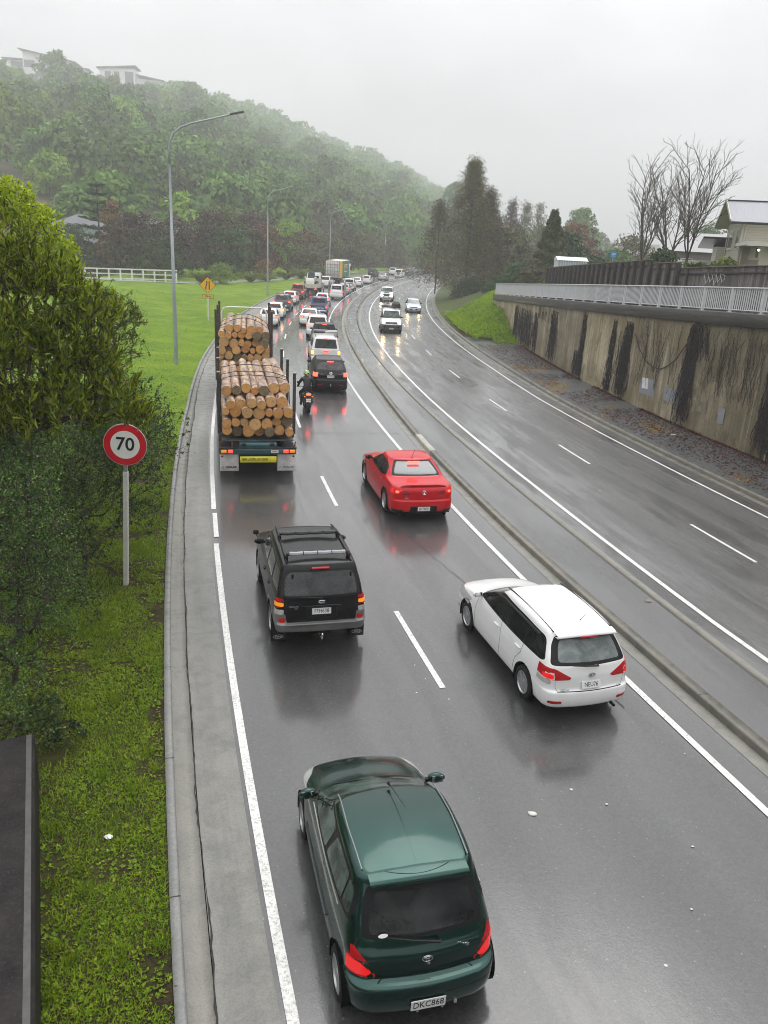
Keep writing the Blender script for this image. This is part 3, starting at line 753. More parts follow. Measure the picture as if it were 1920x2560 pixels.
class Body:
    """half body (x>=0); regions are carved on it and lifted off as parts"""
    def __init__(s, rows, sub=4, cnt=(10, 5, 26), tp=.10, tr=.06):
        subs = [sub if not isinstance(sub, list) else sub[i] for i in range(len(rows)-1)]
        cols = {k: pchip([r.get(k, 0.0) for r in rows], subs) for k in KEYS}
        rings = [half_ring({k: cols[k][i] for k in KEYS}, cnt, tp, tr) for i in range(len(cols['yr']))]
        s.bm = bmesh.new(); G = [[s.bm.verts.new(p) for p in r] for r in rings]; n = len(rings[0])
        for i in range(len(G)-1):
            for j in range(n-1):
                try: s.bm.faces.new((G[i][j], G[i][j+1], G[i+1][j+1], G[i+1][j]))
                except ValueError: pass
        bmesh.ops.remove_doubles(s.bm, verts=s.bm.verts, dist=2e-4)
        for f in s.bm.faces: f.smooth = True
        s.bm.normal_update()
        # orient outward
        tot = sum((f.normal.x if f.calc_center_median().x > .3 else 0)*f.calc_area() for f in s.bm.faces)
        if tot < 0: bmesh.ops.reverse_faces(s.bm, faces=s.bm.faces[:])
        s.bm.normal_update(); s.reg = s.bm.faces.layers.int.new('reg')
    def faces(s, poly, ax, flt, pad=.01):
        a, b = ax; u0 = min(p[0] for p in poly)-pad; u1 = max(p[0] for p in poly)+pad; v0 = min(p[1] for p in poly)-pad; v1 = max(p[1] for p in poly)+pad
        out = []
        for f in s.bm.faces:
            us = [v.co[a] for v in f.verts]
            if max(us) < u0 or min(us) > u1: continue
            vs = [v.co[b] for v in f.verts]
            if max(vs) < v0 or min(vs) > v1: continue
            if flt(f.calc_center_median(), f.normal): out.append(f)
        return out
    def carve(s, poly, plane, flt, reg=0):
        ax = {'side': (1, 2), 'end': (0, 2), 'top': (0, 1)}[plane]; a, b = ax
        area = sum(poly[i-1][0]*poly[i][1]-poly[i][0]*poly[i-1][1] for i in range(len(poly)))
        if area < 0: poly = poly[::-1]
        for i in range(len(poly)):
            p, q = poly[i-1], poly[i]
            if math.hypot(q[0]-p[0], q[1]-p[1]) < 1e-5: continue
            co_ = [0, 0, 0]; no = [0, 0, 0]; co_[a], co_[b] = p; no[a], no[b] = (q[1]-p[1]), -(q[0]-p[0])
            fs = s.faces(poly, ax, flt)
            if not fs: return []
            ge = set(fs)
            for f in fs: ge.update(f.edges); ge.update(f.verts)
            bmesh.ops.bisect_plane(s.bm, geom=list(ge), dist=1e-5, plane_co=co_, plane_no=Vector(no).normalized())
        s.bm.normal_update(); out = []
        for f in s.faces(poly, ax, flt):
            c = f.calc_center_median(); u, v = c[a], c[b]
            if all((poly[i][0]-poly[i-1][0])*(v-poly[i-1][1])-(poly[i][1]-poly[i-1][1])*(u-poly[i-1][0]) >= -1e-6 for i in range(len(poly))): out.append(f)
        if reg:
            for f in out: f[s.reg] = reg
        return out
    def patch(s, fs, off=.003):
        """-> verts, faces of the lifted patch with a skirt"""
        idx = {}; vs = []; fo = []; fset = set(fs); base = []
        for f in fs:
            for v in f.verts:
                if v not in idx: idx[v] = len(vs); vs.append(tuple(v.co+v.normal*off)); base.append(tuple(v.co-v.normal*.002))
            fo.append(tuple(idx[v] for v in f.verts))
        n = len(vs); nb = {}
        for f in fs:
            for l in f.loops:
                if not any(g in fset for g in l.edge.link_faces if g is not f):
                    if abs(l.vert.co.x) < 1e-4 and abs(l.link_loop_next.vert.co.x) < 1e-4: continue
                    a, b = l.vert, l.link_loop_next.vert
                    for v in (a, b):
                        if v not in nb: nb[v] = len(vs); vs.append(base[idx[v]])
                    fo.append((idx[b], idx[a], nb[a], nb[b]))
        return vs, fo
    def part(s, fs, name, m, parent, off=.003, side=0):
        """side 0: mirrored and welded across the middle; 1 / -1: right / left piece"""
        if not fs: return None
        vs, fo = s.patch(fs, off)
        if side == -1: vs, fo = [(-x, y, z) for x, y, z in vs], [t[::-1] for t in fo]
        if side == 0: vs, fo = mirror(vs, fo)
        return mesh_obj(name, vs, fo, m, parent)
    def both(s, fs, name, m, parent, off=.003):
        return [s.part(fs, name, m, parent, off, 1), s.part(fs, name, m, parent, off, -1)]
    def body(s, name, mats, parent, drop=()):
        """all faces but the regions in drop; the region number is the material index"""
        vs = []; idx = {}; fo = []; mi = []
        for f in s.bm.faces:
            r = f[s.reg]
            if r < 0 or r in drop: continue
            for v in f.verts:
                if v not in idx: idx[v] = len(vs); vs.append(tuple(v.co))
            fo.append(tuple(idx[v] for v in f.verts)); mi.append(r)
        vs, fo = mirror(vs, fo); mi = mi+mi
        return mesh_obj(name, vs, fo, mats, parent, mi)
def mirror(vs, fo):
    n = len(vs); mp = []; out = list(vs)
    for i, (x, y, z) in enumerate(vs):
        if abs(x) < 1e-4: mp.append(i)
        else: mp.append(len(out)); out.append((-x, y, z))
    return out, fo+[tuple(mp[i] for i in f[::-1]) for f in fo]
def mesh_obj(name, vs, fo, m, parent, mi=None, smooth=True):
    me = bpy.data.meshes.new(name); me.from_pydata(vs, [], fo)
    for q in (m if isinstance(m, (list, tuple)) else [m]): me.materials.append(q)
    if mi is not None: me.polygons.foreach_set('material_index', mi)
    me.polygons.foreach_set('use_smooth', [smooth]*len(me.polygons))
    if smooth: me.set_sharp_from_angle(angle=rad(38))
    me.validate(); me.update(); return link(name, me, parent)

# ---- shared car materials
def glassmat(name, lo, hi, r=.06):
    t = NT(name); ob = t.coords(); a = t.noise(2.4, 4, .6, ob, .8); dr = t.noise(60, 3, .7, t.coords('Object', (1, 1, .25)))
    c = t.mix(t.ramp(a, [(.4, 0), (.65, 1)]), lo, hi); n = t.bsdf(c, r); n.inputs['Specular IOR Level'].default_value = .35
    t.put(n, 'Roughness', t.ramp(dr, [(.4, r), (.7, r+.22)])); return t.m
M_GL = glassmat('dark_window_glass', (.006, .007, .007), (.022, .026, .026))
M_GLG = glassmat('green_window_glass', (.012, .020, .016), (.10, .15, .125))
M_GLP = glassmat('pale_rear_glass', (.10, .12, .115), (.22, .245, .24), .12)
M_GLW = glassmat('rain_streaked_glass', (.018, .019, .020), (.055, .057, .059), .2)
M_TRIM = mat('black_trim', (.010, .010, .011), .45, spec=.22)
M_RUB = mat('rubber', (.012, .012, .013), .75, spec=.15)
M_TYRE = mat('tyre', (.014, .014, .015), .7, spec=.2, var=.3, vscale=12)
M_RIM = mat('silver_wheel', (.42, .43, .44), .32, .7)
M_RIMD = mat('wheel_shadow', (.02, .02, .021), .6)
M_CHR = mat('chrome', (.75, .75, .76), .12, 1.0)
M_RED = mat('red_lens', (.42, .004, .009), .2, coat=.4)
M_REDL = mat('lit_red_lens', (.6, .01, .012), .2, coat=1, emit=(1, .035, .02), estr=2.4)
M_REDD = mat('dim_red_lens', (.5, .004, .008), .25, coat=.3, emit=(1, .012, .01), estr=.35)
M_REDLF = mat('bright_brake_light', (.6, .02, .012), .2, emit=(1, .04, .02), estr=6)
M_AMB = mat('amber_lens', (.85, .27, .01), .2, coat=1, emit=(1, .35, .01), estr=.25)
M_AMBL = mat('lit_amber_lens', (.9, .35, .02), .2, emit=(1, .33, .02), estr=7)
M_CLR = mat('clear_lens', (.55, .54, .52), .12, .3, coat=1)
M_HLW = mat('headlight_on', (1, .95, .8), .2, emit=(1, .70, .32), estr=130)
M_HLF = mat('headlight_dim', (1, .95, .85), .2, emit=(1, .80, .48), estr=40)
M_PLT = mat('number_plate_white', (.74, .74, .72), .35, var=.05)
M_INK = mat('number_plate_ink', (.012, .012, .013), .5)
M_UND = mat('underbody', (.006, .006, .006), .9, spec=.05)
M_SEAM = mat('panel_gap', (.006, .006, .006), .7)

def wheel(name, parent, x, y, r, wd, style, side, seg=28):
    t = link(name, None, parent); t.location = (x, y, r); t.empty_display_size = .1
    rr = r*.66; h = wd/2
    f = MB(); f.lathe([(rr, -h*.75), (rr+.01, -h), (r-.035, -h), (r-.008, -h*.8), (r, -h*.45), (r, h*.45), (r-.008, h*.8), (r-.035, h), (rr+.01, h), (rr, h*.75)], 'X', seg)
    f.build('tyre', M_TYRE, t, auto=40)
    f = MB(); o = side*h
    f.lathe([(rr+.004, o*.95), (rr-.012, o*1.0), (rr-.028, o*.72), (rr-.035, o*.35)], 'X', seg, mi=0)
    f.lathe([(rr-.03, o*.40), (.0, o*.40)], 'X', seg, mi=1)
    n, sw = {'cap': (8, .30), 'five': (5, .42), 'ten': (10, .2), 'plain': (6, .5)}[style]
    for k in range(n):
        a = 2*math.pi*k/n; ca, sa = math.cos(a), math.sin(a); w0, w1 = rr*sw*.42, rr*sw*.62
        if style == 'five': w0, w1 = rr*.20, rr*.22
        if style == 'cap': w0, w1 = rr*.13, rr*.27
        def P(u, v, xx): return (xx, u*ca-v*sa, u*sa+v*ca)
        q = [P(.05, -w0, o*.86), P(.05, w0, o*.86), P(rr-.02, w1, o*.80), P(rr-.02, -w1, o*.80)]; b = [P(.05, -w0, o*.45), P(.05, w0, o*.45), P(rr-.02, w1, o*.45), P(rr-.02, -w1, o*.45)]
        f.add(q+b, [(0, 1, 2, 3), (0, 4, 5, 1), (2, 6, 7, 3), (1, 5, 6, 2), (3, 7, 4, 0)], 0)
    f.lathe([(.062, o*.5), (.062, o*.92), (.05, o*.97), (0, o*.98)], 'X', 16, mi=0)
    f.build('rim', [M_RIM, M_RIMD], t, auto=35)
    return t
def plate(parent, s, c, rx, w_=.36, h_=.125, rz=0.0, ink=None, frame=False, size=.108):
    """number plate: c centre, leaning back by rx about x; faces -y (rear); rz=pi for a front plate"""
    t = link('number_plate', None, parent); t.location = c; t.rotation_euler = (math.pi/2-rx, 0, rz)
    mb = MB(); mb.box((0, 0, 0), (w_, h_, .008), bev=.003)
    if frame: mb.box((0, 0, -.003), (w_+.024, h_+.024, .008), 1)
    mb.build('plate', [M_PLT, M_TRIM], t)
    if s:
        mb = MB(); add_text(mb, s, size, Matrix.Translation((0, 0, .0052)), 0, xs=.80, extrude=.0012, bold=0)
        mb.build('plate_lettering', ink or M_INK, t)
    return t
def mirror_pod(parent, x, y, z, side, m, sz=(.20, .10, .14)):
    mb = MB(); cx = x+side*(sz[0]*.55)
    n = 10; vs = []; fs = []
    for i in range(6):
        u = i/5; k = math.sin(math.pi*(.15+.80*u))**.6
        for j in range(n):
            a = 2*math.pi*j/n; ca, sa = math.cos(a), math.sin(a)
            vs.append((cx+(u-.5)*sz[0]*side, y+(.9-.25*u)*0+sz[1]*.5*k*math.copysign(abs(ca)**.7, ca)-.02*u, z+sz[2]*.5*k*math.copysign(abs(sa)**.7, sa)))
    for i in range(5):
        for j in range(n): fs.append((i*n+j, i*n+(j+1) % n, (i+1)*n+(j+1) % n, (i+1)*n+j))
    fs.append(tuple(range(n))); fs.append(tuple(5*n+j for j in range(n)))
    mb.add(vs, fs, 0)
    mb.box((x+side*.01, y+.01, z-.03), (.09, .045, .04), 1)
    o = mb.build('door_mirror', [m, M_TRIM], parent, auto=50)
    g = MB(); g.box((cx, y-sz[1]*.47, z), (sz[0]*.72, .008, sz[2]*.66)); g.build('mirror_glass', mat('mirror_glass', (.35, .38, .40), .05, 1.0), o)
    return o
def underbody(parent, W, y0, y1, z0, z1, wheels, r):
    mb = MB(); mb.box((0, (y0+y1)/2, (z0+z1)/2), (W-.52, y1-y0, z1-z0)); 
    for (x, y) in wheels:
        pass
    mb.build('underbody', M_UND, parent)
def stick(parent, name, pts, r, m, n=6):
    mb = MB(); mb.tube(pts, r, n); return mb.build(name, m, parent, smooth=True)
def arch(B, y, r, z, W, reg=-1, lip=None):
    poly = [(y+r*math.cos(a), z+r*math.sin(a)) for a in np.linspace(0, 2*math.pi, 26)[:-1]]
    fl = lambda c, n: c.x > W*.30 and c.z < z+r+.05
    if lip:
        pl = [(y+(r+lip)*math.cos(a), z+(r+lip)*math.sin(a)) for a in np.linspace(0, 2*math.pi, 26)[:-1]]
        B.carve(pl, 'side', fl, 3)
    fs = B.carve(poly, 'side', fl)
    for f in fs: f[B.reg] = -1
    return fs
def well(mb, y, r, W, side, d=.30, z=None):
    """dark inner wheel arch"""
    z = z or r; vs = []; fs = []; n = 16
    for i in range(n+1):
        a = -.35+(math.pi+.7)*i/n
        for x in (W-.012, W-d): vs.append((side*x, y+(r+.004)*math.cos(a), z+(r+.004)*math.sin(a)))
    for i in range(n): fs.append((2*i, 2*i+1, 2*i+3, 2*i+2))
    fs.append(tuple(2*i+1 for i in range(n+1))); mb.add(vs, fs)

def rows_generic(g):
    """g: L W H and the profile; rear at -L/2"""
    L, W, H = g['L'], g['W'], g['H']; zb = g.get('zb', .22); R, Fr = -L/2, L/2; hb = g['belt']; t_ = g.get('tum', .14)
    zbt = g.get('bump', .60); tin = g.get('tin', .07); zn = g.get('nose', .72); yc, zc = g['cowl']; yw = g['wtop']; yb, yb2 = g['rbelt'], g.get('rbase', g['rbelt']+.03); zb2 = g.get('rbz', hb+.02); yrf = g['rroof']
    zrr = g.get('zrr', H-.03); zrf = g.get('zrf', H-.04); w = W/2; rr = g.get('rr', .16); rf = g.get('rf', .22); br = g.get('br', .05); bf = g.get('bf', .14); deck = g.get('deck', hb-.02)
    c = dict(rr=rr, rf=rf, br=br, bf=bf)
    r = [dict(c, yr=R+.13, zr=zb, yf=Fr-.16, zf=zb-.02, w=w-.09), dict(c, yr=R+.03, zr=zb+.05, yf=Fr-.05, zf=zb+.03, w=w-.03), dict(c, yr=R, zr=zb+.2, yf=Fr, zf=zb+.18, w=w-.006),
         dict(c, yr=R+.012, zr=zbt-.02, yf=Fr-.015, zf=.50 if zn < .9 else zn-.3, w=w), dict(c, yr=R+tin, zr=zbt+.025, yf=Fr-.04, zf=(.58 if zn < .9 else zn-.16), w=w-.002), dict(c, yr=R+tin+.015, zr=(zbt+deck)/2+.06, yf=Fr-.11, zf=zn, w=w-.012),
         dict(c, yr=yb, zr=deck, yf=Fr-.42, zf=zn+(zc-zn)*.52, w=w-.03, rr=rr, rf=rf+.1, bf=bf+.06), dict(c, yr=yb2, zr=zb2, yf=yc+.04, zf=zc, w=w-.055, rf=.16, bf=.20)]
    for k in (.33, .67): r.append(dict(c, yr=yb2+(yrf-yb2)*k, zr=zb2+(zrr-.05-zb2)*k, yf=yc+(yw-yc)*k, zf=zc+(zrf-.05-zc)*k, w=w-.06-t_*k**1.25, rf=.12, bf=.18, rr=rr*.8, br=br))
    r += [dict(c, yr=yrf, zr=zrr-.05, yf=yw, zf=zrf-.05, w=w-.06-t_, rf=.12, bf=.14, rr=rr*.7, br=br, zh=g.get('zh', .03)), dict(c, yr=yrf+.03, zr=zrr-.012, yf=yw-.05, zf=zrf-.015, w=w-.11-t_, rf=.10, bf=.12, rr=rr*.6, br=br, zh=g.get('zh', .03)+.01),
          dict(c, yr=yrf+.07, zr=zrr+.006, yf=yw-.12, zf=zrf+.004, w=(w-.11-t_)*.72, rf=.08, bf=.09, rr=rr*.4, br=br*.7, zh=g.get('zh', .03)+.012), dict(c, yr=yrf+.10, zr=zrr+.018, yf=yw-.18, zf=zrf+.016, w=(w-.11-t_)*.36, rf=.05, bf=.05, rr=.04, br=br*.4, zh=g.get('zh', .03)+.015), dict(c, yr=yrf+.12, zr=zrr+.022, yf=yw-.20, zf=zrf+.02, w=.0005, rf=.0001, bf=0, rr=.0001, br=0, zh=g.get('zh', .03)+.015)]
    return r
REAR = lambda lim: (lambda c, n: n.y < -.25 and c.y < lim)
FRONT = lambda lim: (lambda c, n: n.y > .12 and c.y > lim)
SIDE = lambda zmin: (lambda c, n: n.x > .45 and c.z > zmin)
def seam(B, pts, plane, flt, wd=.006, reg=1):
    """thin dark line along pts"""
    for (a, b) in zip(pts[:-1], pts[1:]):
        d = Vector((b[0]-a[0], b[1]-a[1])); d.normalize(); n = Vector((-d.y, d.x))*wd/2; a_, b_ = Vector(a)-d*wd*.3, Vector(b)+d*wd*.3
        B.carve([tuple(a_+n), tuple(a_-n), tuple(b_-n), tuple(b_+n)], plane, flt, reg)
def surf(B, x, z, rear=True):
    c = [v.co.y for v in B.bm.verts if abs(v.co.x-abs(x)) < .09 and abs(v.co.z-z) < .07]
    if not c: c = [v.co.y for v in B.bm.verts if abs(v.co.z-z) < .12]
    return min(c) if rear else max(c)
def lean(B, x, z, rear=True):
    a, b = surf(B, x, z-.09, rear), surf(B, x, z+.09, rear); return math.atan2((b-a), .18)
def side_x(B, y, z):
    c = [v.co.x for v in B.bm.verts if abs(v.co.y-y) < .12 and abs(v.co.z-z) < .05]; return max(c) if c else .8
def car(name, label, cat, g, P, o, loc=(0, 0, 0), rz=0.0, group=None):
    """o: options; returns the thing"""
    L, W, H = g['L'], g['W'], g['H']; B = Body(o['rows'](g) if 'rows' in o else rows_generic(g), o.get('sub', 3), o.get('cnt', (7, 4, 18)), g.get('tp', .10), g.get('tr', .06))
    t = thing(name, label, cat, loc, rz, group); r = o.get('wr', .31); wy = o['axles']; hero = o.get('hero', False)
    for y in wy: arch(B, y, r+o.get('gap', .045), r+.01, W/2, lip=o.get('lip'))
    R, Fr = -L/2, L/2; parts = []
    extra = o.get('extra', M_TRIM)
    for (poly, plane, flt, reg) in o.get('regions', []): B.carve(poly, plane, flt, reg)
    if 'dlo' in o: B.carve(rpoly(o['dlo'], o.get('dlor', .06)), 'side', SIDE(g['belt']-.12), 2)
    for (pts, plane, flt, wd) in o.get('seams', []): seam(B, pts, plane, flt, wd)
    gl = o.get('glass', M_GL)
    for pn in o.get('panes', []):
        fs = B.carve(rpoly(pn, o.get('pr', .05)), 'side', SIDE(g['belt']-.12)); parts.append((fs, 'side_window', gl, .004, 2))
    if 'rearwin' in o:
        if 'reartrim' in o: B.carve(rpoly(o['reartrim'], .05), 'end', REAR(o.get('rlim', 0)), 2)
        fs = B.carve(rpoly(o['rearwin'], o.get('rwr', .06)), 'end', REAR(o.get('rlim', 0))); parts.append((fs, 'rear_window', o.get('rglass', gl), .004, 0))
    if 'ws' in o:
        fs = B.carve(rpoly(o['ws'], .06), 'end', FRONT(o.get('flim', 0))); parts.append((fs, 'windscreen', o.get('wsglass', gl), .004, 0))
    for (poly, lim, m, nm, off, both) in o.get('tail', []):
        fs = B.carve(rpoly(poly, .025, 2), 'end', (lambda c, n, lim=lim: c.y < lim and n.z < .85 and n.y < .5)); parts.append((fs, nm, m, off, 2 if both else 0))
    for (poly, lim, m, nm, off, both) in o.get('head', []):
        fs = B.carve(rpoly(poly, .03, 2), 'end', (lambda c, n, lim=lim: c.y > lim and n.y > -.2)); parts.append((fs, nm, m, off, 2 if both else 0))
    for (poly, flt, m, nm, off) in o.get('top', []):
        fs = B.carve(rpoly(poly, .03, 2), 'top', flt); parts.append((fs, nm, m, off, 0))
    B.bm.normal_update()
    B.body('body', [P, M_SEAM, o.get('trim', M_TRIM), extra], t)
    for fs, nm, m, off, k in parts:
        if k == 2: B.both(fs, nm, m, t, off)
        else: B.part(fs, nm, m, t, off, 0)
    # underside, wheel wells
    mb = MB(); zu = g.get('zb', .22); mb.box((0, 0, (zu+.62)/2), (W-.56, L-.5, .62-zu-.02)); mb.box((0, 0, zu+.03), (W-.24, L-.45, .05))
    for y in wy:
        for s in (-1, 1): well(mb, y, r+o.get('gap', .045), W/2, s, z=r+.01)
    mb.build('underbody', M_UND, t, recalc=False)
    wd = o.get('wd', .20)
    for y in wy:
        for s in (-1, 1): wheel('wheel', t, s*(W/2-wd/2-o.get('winset', .015)), y, r, wd, o.get('wheel', 'ten'), s, 28 if hero else 16)
    # mirrors
    if 'mirror' in o:
        my, mz = o['mirror']; mx = side_x(B, my, mz)-.02
        for s in (-1, 1): mirror_pod(t, s*mx, my, mz+.03, s, o.get('mirrorm', P))
    if 'plate' in o:
        s_, z = o['plate'][:2]; kw = dict(o['plate'][2]) if len(o['plate']) > 2 else {}
        ln = kw.pop('lean', None); rear = kw.pop('rear', True); dx = kw.pop('dx', 0)
        y = surf(B, 0, z, rear)+(-.016 if rear else .016)
        l = lean(B, 0, z, rear) if ln is None else ln
        plate(t, s_, (dx, y, z), l if rear else -l, rz=0 if rear else math.pi, **kw)
    for (y, z) in o.get('handles', []):
        x = side_x(B, y, z)
        for s in (-1, 1):
            mb = MB(); mb.box((s*(x+.012), y, z), (.032, .19, .028), bev=.010); mb.build('door_handle', o.get('handlem', P), t, auto=40)
    if 'wiper' in o:
        x0, z0, x1, z1 = o['wiper']; y0, y1 = surf(B, x0, z0)-.03, surf(B, x1, z1)-.025
        mb = MB(); mb.tube([(x0, y0+.02, z0), (x0, y0-.012, z0+.01), ((x0+x1)/2, (y0+y1)/2-.012, (z0+z1)/2), (x1, y1, z1)], [.022, .016, .011, .007], 6); mb.build('rear_wiper', M_TRIM, t, auto=40)
    if 'antenna' in o:
        x, y, z, dx, dy, dz = o['antenna']; mb = MB(); mb.tube([(x, y-.03*0, z), (x+dx*.12, y+dy*.12, z+dz*.12)], [.022, .008], 8); mb.tube([(x, y, z+.008), (x+dx, y+dy, z+dz)], [.005, .003], 5); mb.build('antenna', M_TRIM, t)
    if 'brake' in o:
        z, y, w_, m = o['brake']; mb = MB(); mb.box((0, y, z), (w_, .05, .032), bev=.01); mb.build('brake_light', m, t, auto=40)
    if 'rack' in o:
        z, y0, y1, x = o['rack']
        for s in (-1, 1): mb = MB(); mb.tube([(s*x, y0, z-.05), (s*x, y0+.08, z), (s*x, y1-.08, z), (s*x, y1, z-.05)], .018, 6); mb.build('roof_rail', o.get('rackm', M_TRIM), t)
    t['_'] = 0; del t['_']
    return t, B
def place(s, o, dth=0.0, L=4.4, rear=True):
    """location and rotation for a vehicle whose rear (or front, oncoming) stands at (s, o)"""
    if rear: sm = s+L/2; p = RP(sm, o); return (p[0], p[1], .012), -TH(sm)+dth
    sm = s+L/2; p = RP(sm, o); return (p[0], p[1], .012), -TH(sm)+math.pi+dth
HOME = (0, 0, 0)

# ------------------------------------------------------------------ dark green three-door hatchback, nearest
P_GREEN = paint('dark_green_metallic_paint', (.009, .046, .036), .80, .27, .7)
def green_hatch():
    g = dict(L=3.62, W=1.66, H=1.50, belt=.97, bump=.60, tin=.115, nose=.70, cowl=(.86, .985), wtop=.16, rbelt=-1.62, rbase=-1.585, rbz=1.0, deck=.93, rroof=-1.30, zrr=1.47, zrf=1.46, tum=.125, rr=.24, rf=.25, br=.10, bf=.16, zb=.22, zh=.035, tp=.13, tr=.10)
    T = REAR(-.9)
    o = dict(hero=True, sub=5, cnt=(12, 8, 34), wr=.285, wd=.18, axles=(-1.23, 1.14), wheel='cap', glass=M_GLG, rglass=M_GL, gap=.04,
        dlo=[(-1.34, 1.04), (-1.28, 1.31), (-.98, 1.405), (-.05, 1.41), (.30, 1.32), (.72, 1.06), (.70, 1.0), (-.30, .99)], dlor=.12,
        panes=[[(-.24, 1.025), (-.36, 1.37), (-.02, 1.375), (.30, 1.28), (.62, 1.055), (.60, 1.025)], [(-1.02, 1.055), (-1.02, 1.355), (-.48, 1.365), (-.32, 1.04)], [(-1.27, 1.09), (-1.20, 1.29), (-1.06, 1.35), (-1.055, 1.06)]],
        reartrim=[(-.9, 1.40), (.53, 1.40), (.60, 1.24), (.635, 1.0), (-.9, .985)], rearwin=[(-.9, 1.36), (.46, 1.36), (.53, 1.20), (.56, 1.035), (-.9, 1.02)], rlim=-.9,
        ws=[(-.9, 1.40), (.56, 1.395), (.72, 1.0), (-.9, .975)], flim=-.1, wsglass=M_GLG,
        tail=[([(.49, .735), (.52, .64), (.9, .64), (.9, 1.03), (.72, 1.0), (.655, .93), (.60, .83)], -1.47, M_RED, 'tail_light', .006, True),
              ([(.545, .705), (.60, .66), (.9, .66), (.9, .80), (.66, .80)], -1.44, M_REDD, 'tail_light_lens', .009, True)],
        head=[([(.42, .56), (.9, .58), (.9, .82), (.66, .80)], 1.1, M_CLR, 'headlight', .006, True)],
        regions=[],
        seams=[([(-.32, .99), (-.40, .60), (-.36, .40)], 'side', SIDE(.2), .011), ([(.72, .97), (.78, .62), (.70, .33)], 'side', SIDE(.2), .011),
               ([(.02, .635), (.44, .628), (.50, .60)], 'end', REAR(-1.5), .009), ([(-.02, .475), (.9, .475)], 'end', REAR(-1.2), .010),
               ([(.66, .99), (.69, .93)], 'end', REAR(-1.2), .008)],
        mirror=(.66, 1.02), plate=('DKC868', .385, dict(size=.112)), wiper=(.13, .975, -.40, 1.06), antenna=(.03, .10, 1.505, .02, -.62, .16))
    t, B = car('hatchback', 'dark green three door hatchback nearest the camera with wet glossy roof', 'car', g, P_GREEN, o, HOME)
    m = mat('roof_drip_moulding', (.20, .23, .225), .3, .3)
    # roof mouldings, spoiler lip, badges, trim strip
    for s in (-1, 1):
        pts = []
        for k in range(13):
            y = -1.12+k*(1.22/12); c = [v.co for v in B.bm.verts if abs(v.co.y-y) < .06 and .50 < v.co.x < .66 and v.co.z > 1.38]
            if not c: continue
            x = .585-.02*abs(k-6)/6; z = max((q.z for q in c if abs(q.x-x) < .06), default=1.45); pts.append((s*x, y, z+.004))
        mb = MB(); mb.tube(pts, .0085, 5); mb.build('roof_moulding', m, t)
    mb = MB(); vs = []; n = 18                                   # rear spoiler: a shallow raised blade over the window
    for i in range(n+1):
        x = -.52+1.04*i/n; e = 1-(abs(x)/.53)**4
        vs += [(x, -1.16-.02*(x*x), 1.495-.055*x*x), (x, -1.30+.06*x*x, 1.492-.06*x*x+.006*e), (x, -1.375+.10*x*x, 1.462-.06*x*x), (x, -1.355+.10*x*x, 1.440-.06*x*x)]
    mb.add(vs, [(4*i+j, 4*i+4+j, 4*i+5+j, 4*i+1+j) for i in range(n) for j in range(3)]); mb.build('spoiler', P_GREEN, t, smooth=True, recalc=True)
    mb = MB(); vs = []
    for i in range(13): x = -.34+.68*i/12; vs += [(x, -1.18+.05*x*x-.10*(1-(x/.36)**2), 1.499-.05*x*x), (x, -1.186+.05*x*x-.10*(1-(x/.36)**2), 1.5005-.05*x*x)]
    mb.add(vs, [(2*i, 2*i+2, 2*i+3, 2*i+1) for i in range(12)]); mb.build('spoiler_seam', M_SEAM, t, recalc=False)
    y = surf(B, 0, .83)-.012; l = lean(B, 0, .83); Mx = Matrix.Translation((.0, y, .83)) @ Matrix.Rotation(math.pi/2-l, 4, 'X')
    mb = MB()
    for (a, b) in ((.052, .034), (.017, .031), (.036, .012)):
        pts = [Mx @ Vector((a*math.cos(u), b*math.sin(u)+(.010 if b == .012 else 0), .004)) for u in np.linspace(0, 2*math.pi, 25)]; mb.tube(pts, .0042, 5, cap=False)
    mb.build('badge', M_CHR, t)
    y = surf(B, .5, .83)-.012; Mx = Matrix.Translation((.375, y+.028, .865)) @ Matrix.Rotation(-.10, 4, 'Z') @ Matrix.Rotation(math.pi/2-l, 4, 'X')
    mb = MB(); add_text(mb, 'Clavia', .062, Mx, shear=.25, bold=.0015); add_text(mb, 'HB', .034, Mx @ Matrix.Translation((.045, -.042, 0)), bold=.001); mb.build('model_lettering', M_CHR, t)
    for s in (-1, 1):
        x = [side_x(B, q, .56)+.006 for q in (-.72, -.2, .3, .72)]; mb = MB(); mb.tube([(s*x[0], -.72, .55), (s*x[1], -.2, .56), (s*x[2], .3, .57), (s*x[3], .70, .575)], .016, 6); mb.build('rubbing_strip', mat('side_strip', (.05, .065, .06), .35), t)
    for s in (-1, 1):                                           # window-line mouldings
        x = [side_x(B, q, 1.0)+.004 for q in (-1.0, -.5, 0, .5)]; mb = MB(); mb.tube([(s*x[0], -1.05, 1.015), (s*x[1], -.5, .997), (s*x[2], 0, .992), (s*x[3], .55, .993)], .008, 5); mb.build('window_moulding', mat('pale_moulding', (.32, .33, .32), .3, .4), t)
    mb = MB(); y = surf(B, 0, .35)-.01
    mb.box((.30, y+.03, .30), (.03, .02, .035)); mb.box((-.1, y+.02, .285), (.02, .02, .03)); mb.box((.16, y+.02, .285), (.02, .02, .03)); mb.build('bumper_clips', mat('grey_plastic', (.3, .3, .29), .5), t)
    mb = MB(); mb.tube([(.02, surf(B, 0, .755)-.004, .755), (.02, surf(B, 0, .755)+.01, .755)], .016, 10); mb.build('boot_lock', M_CHR, t)
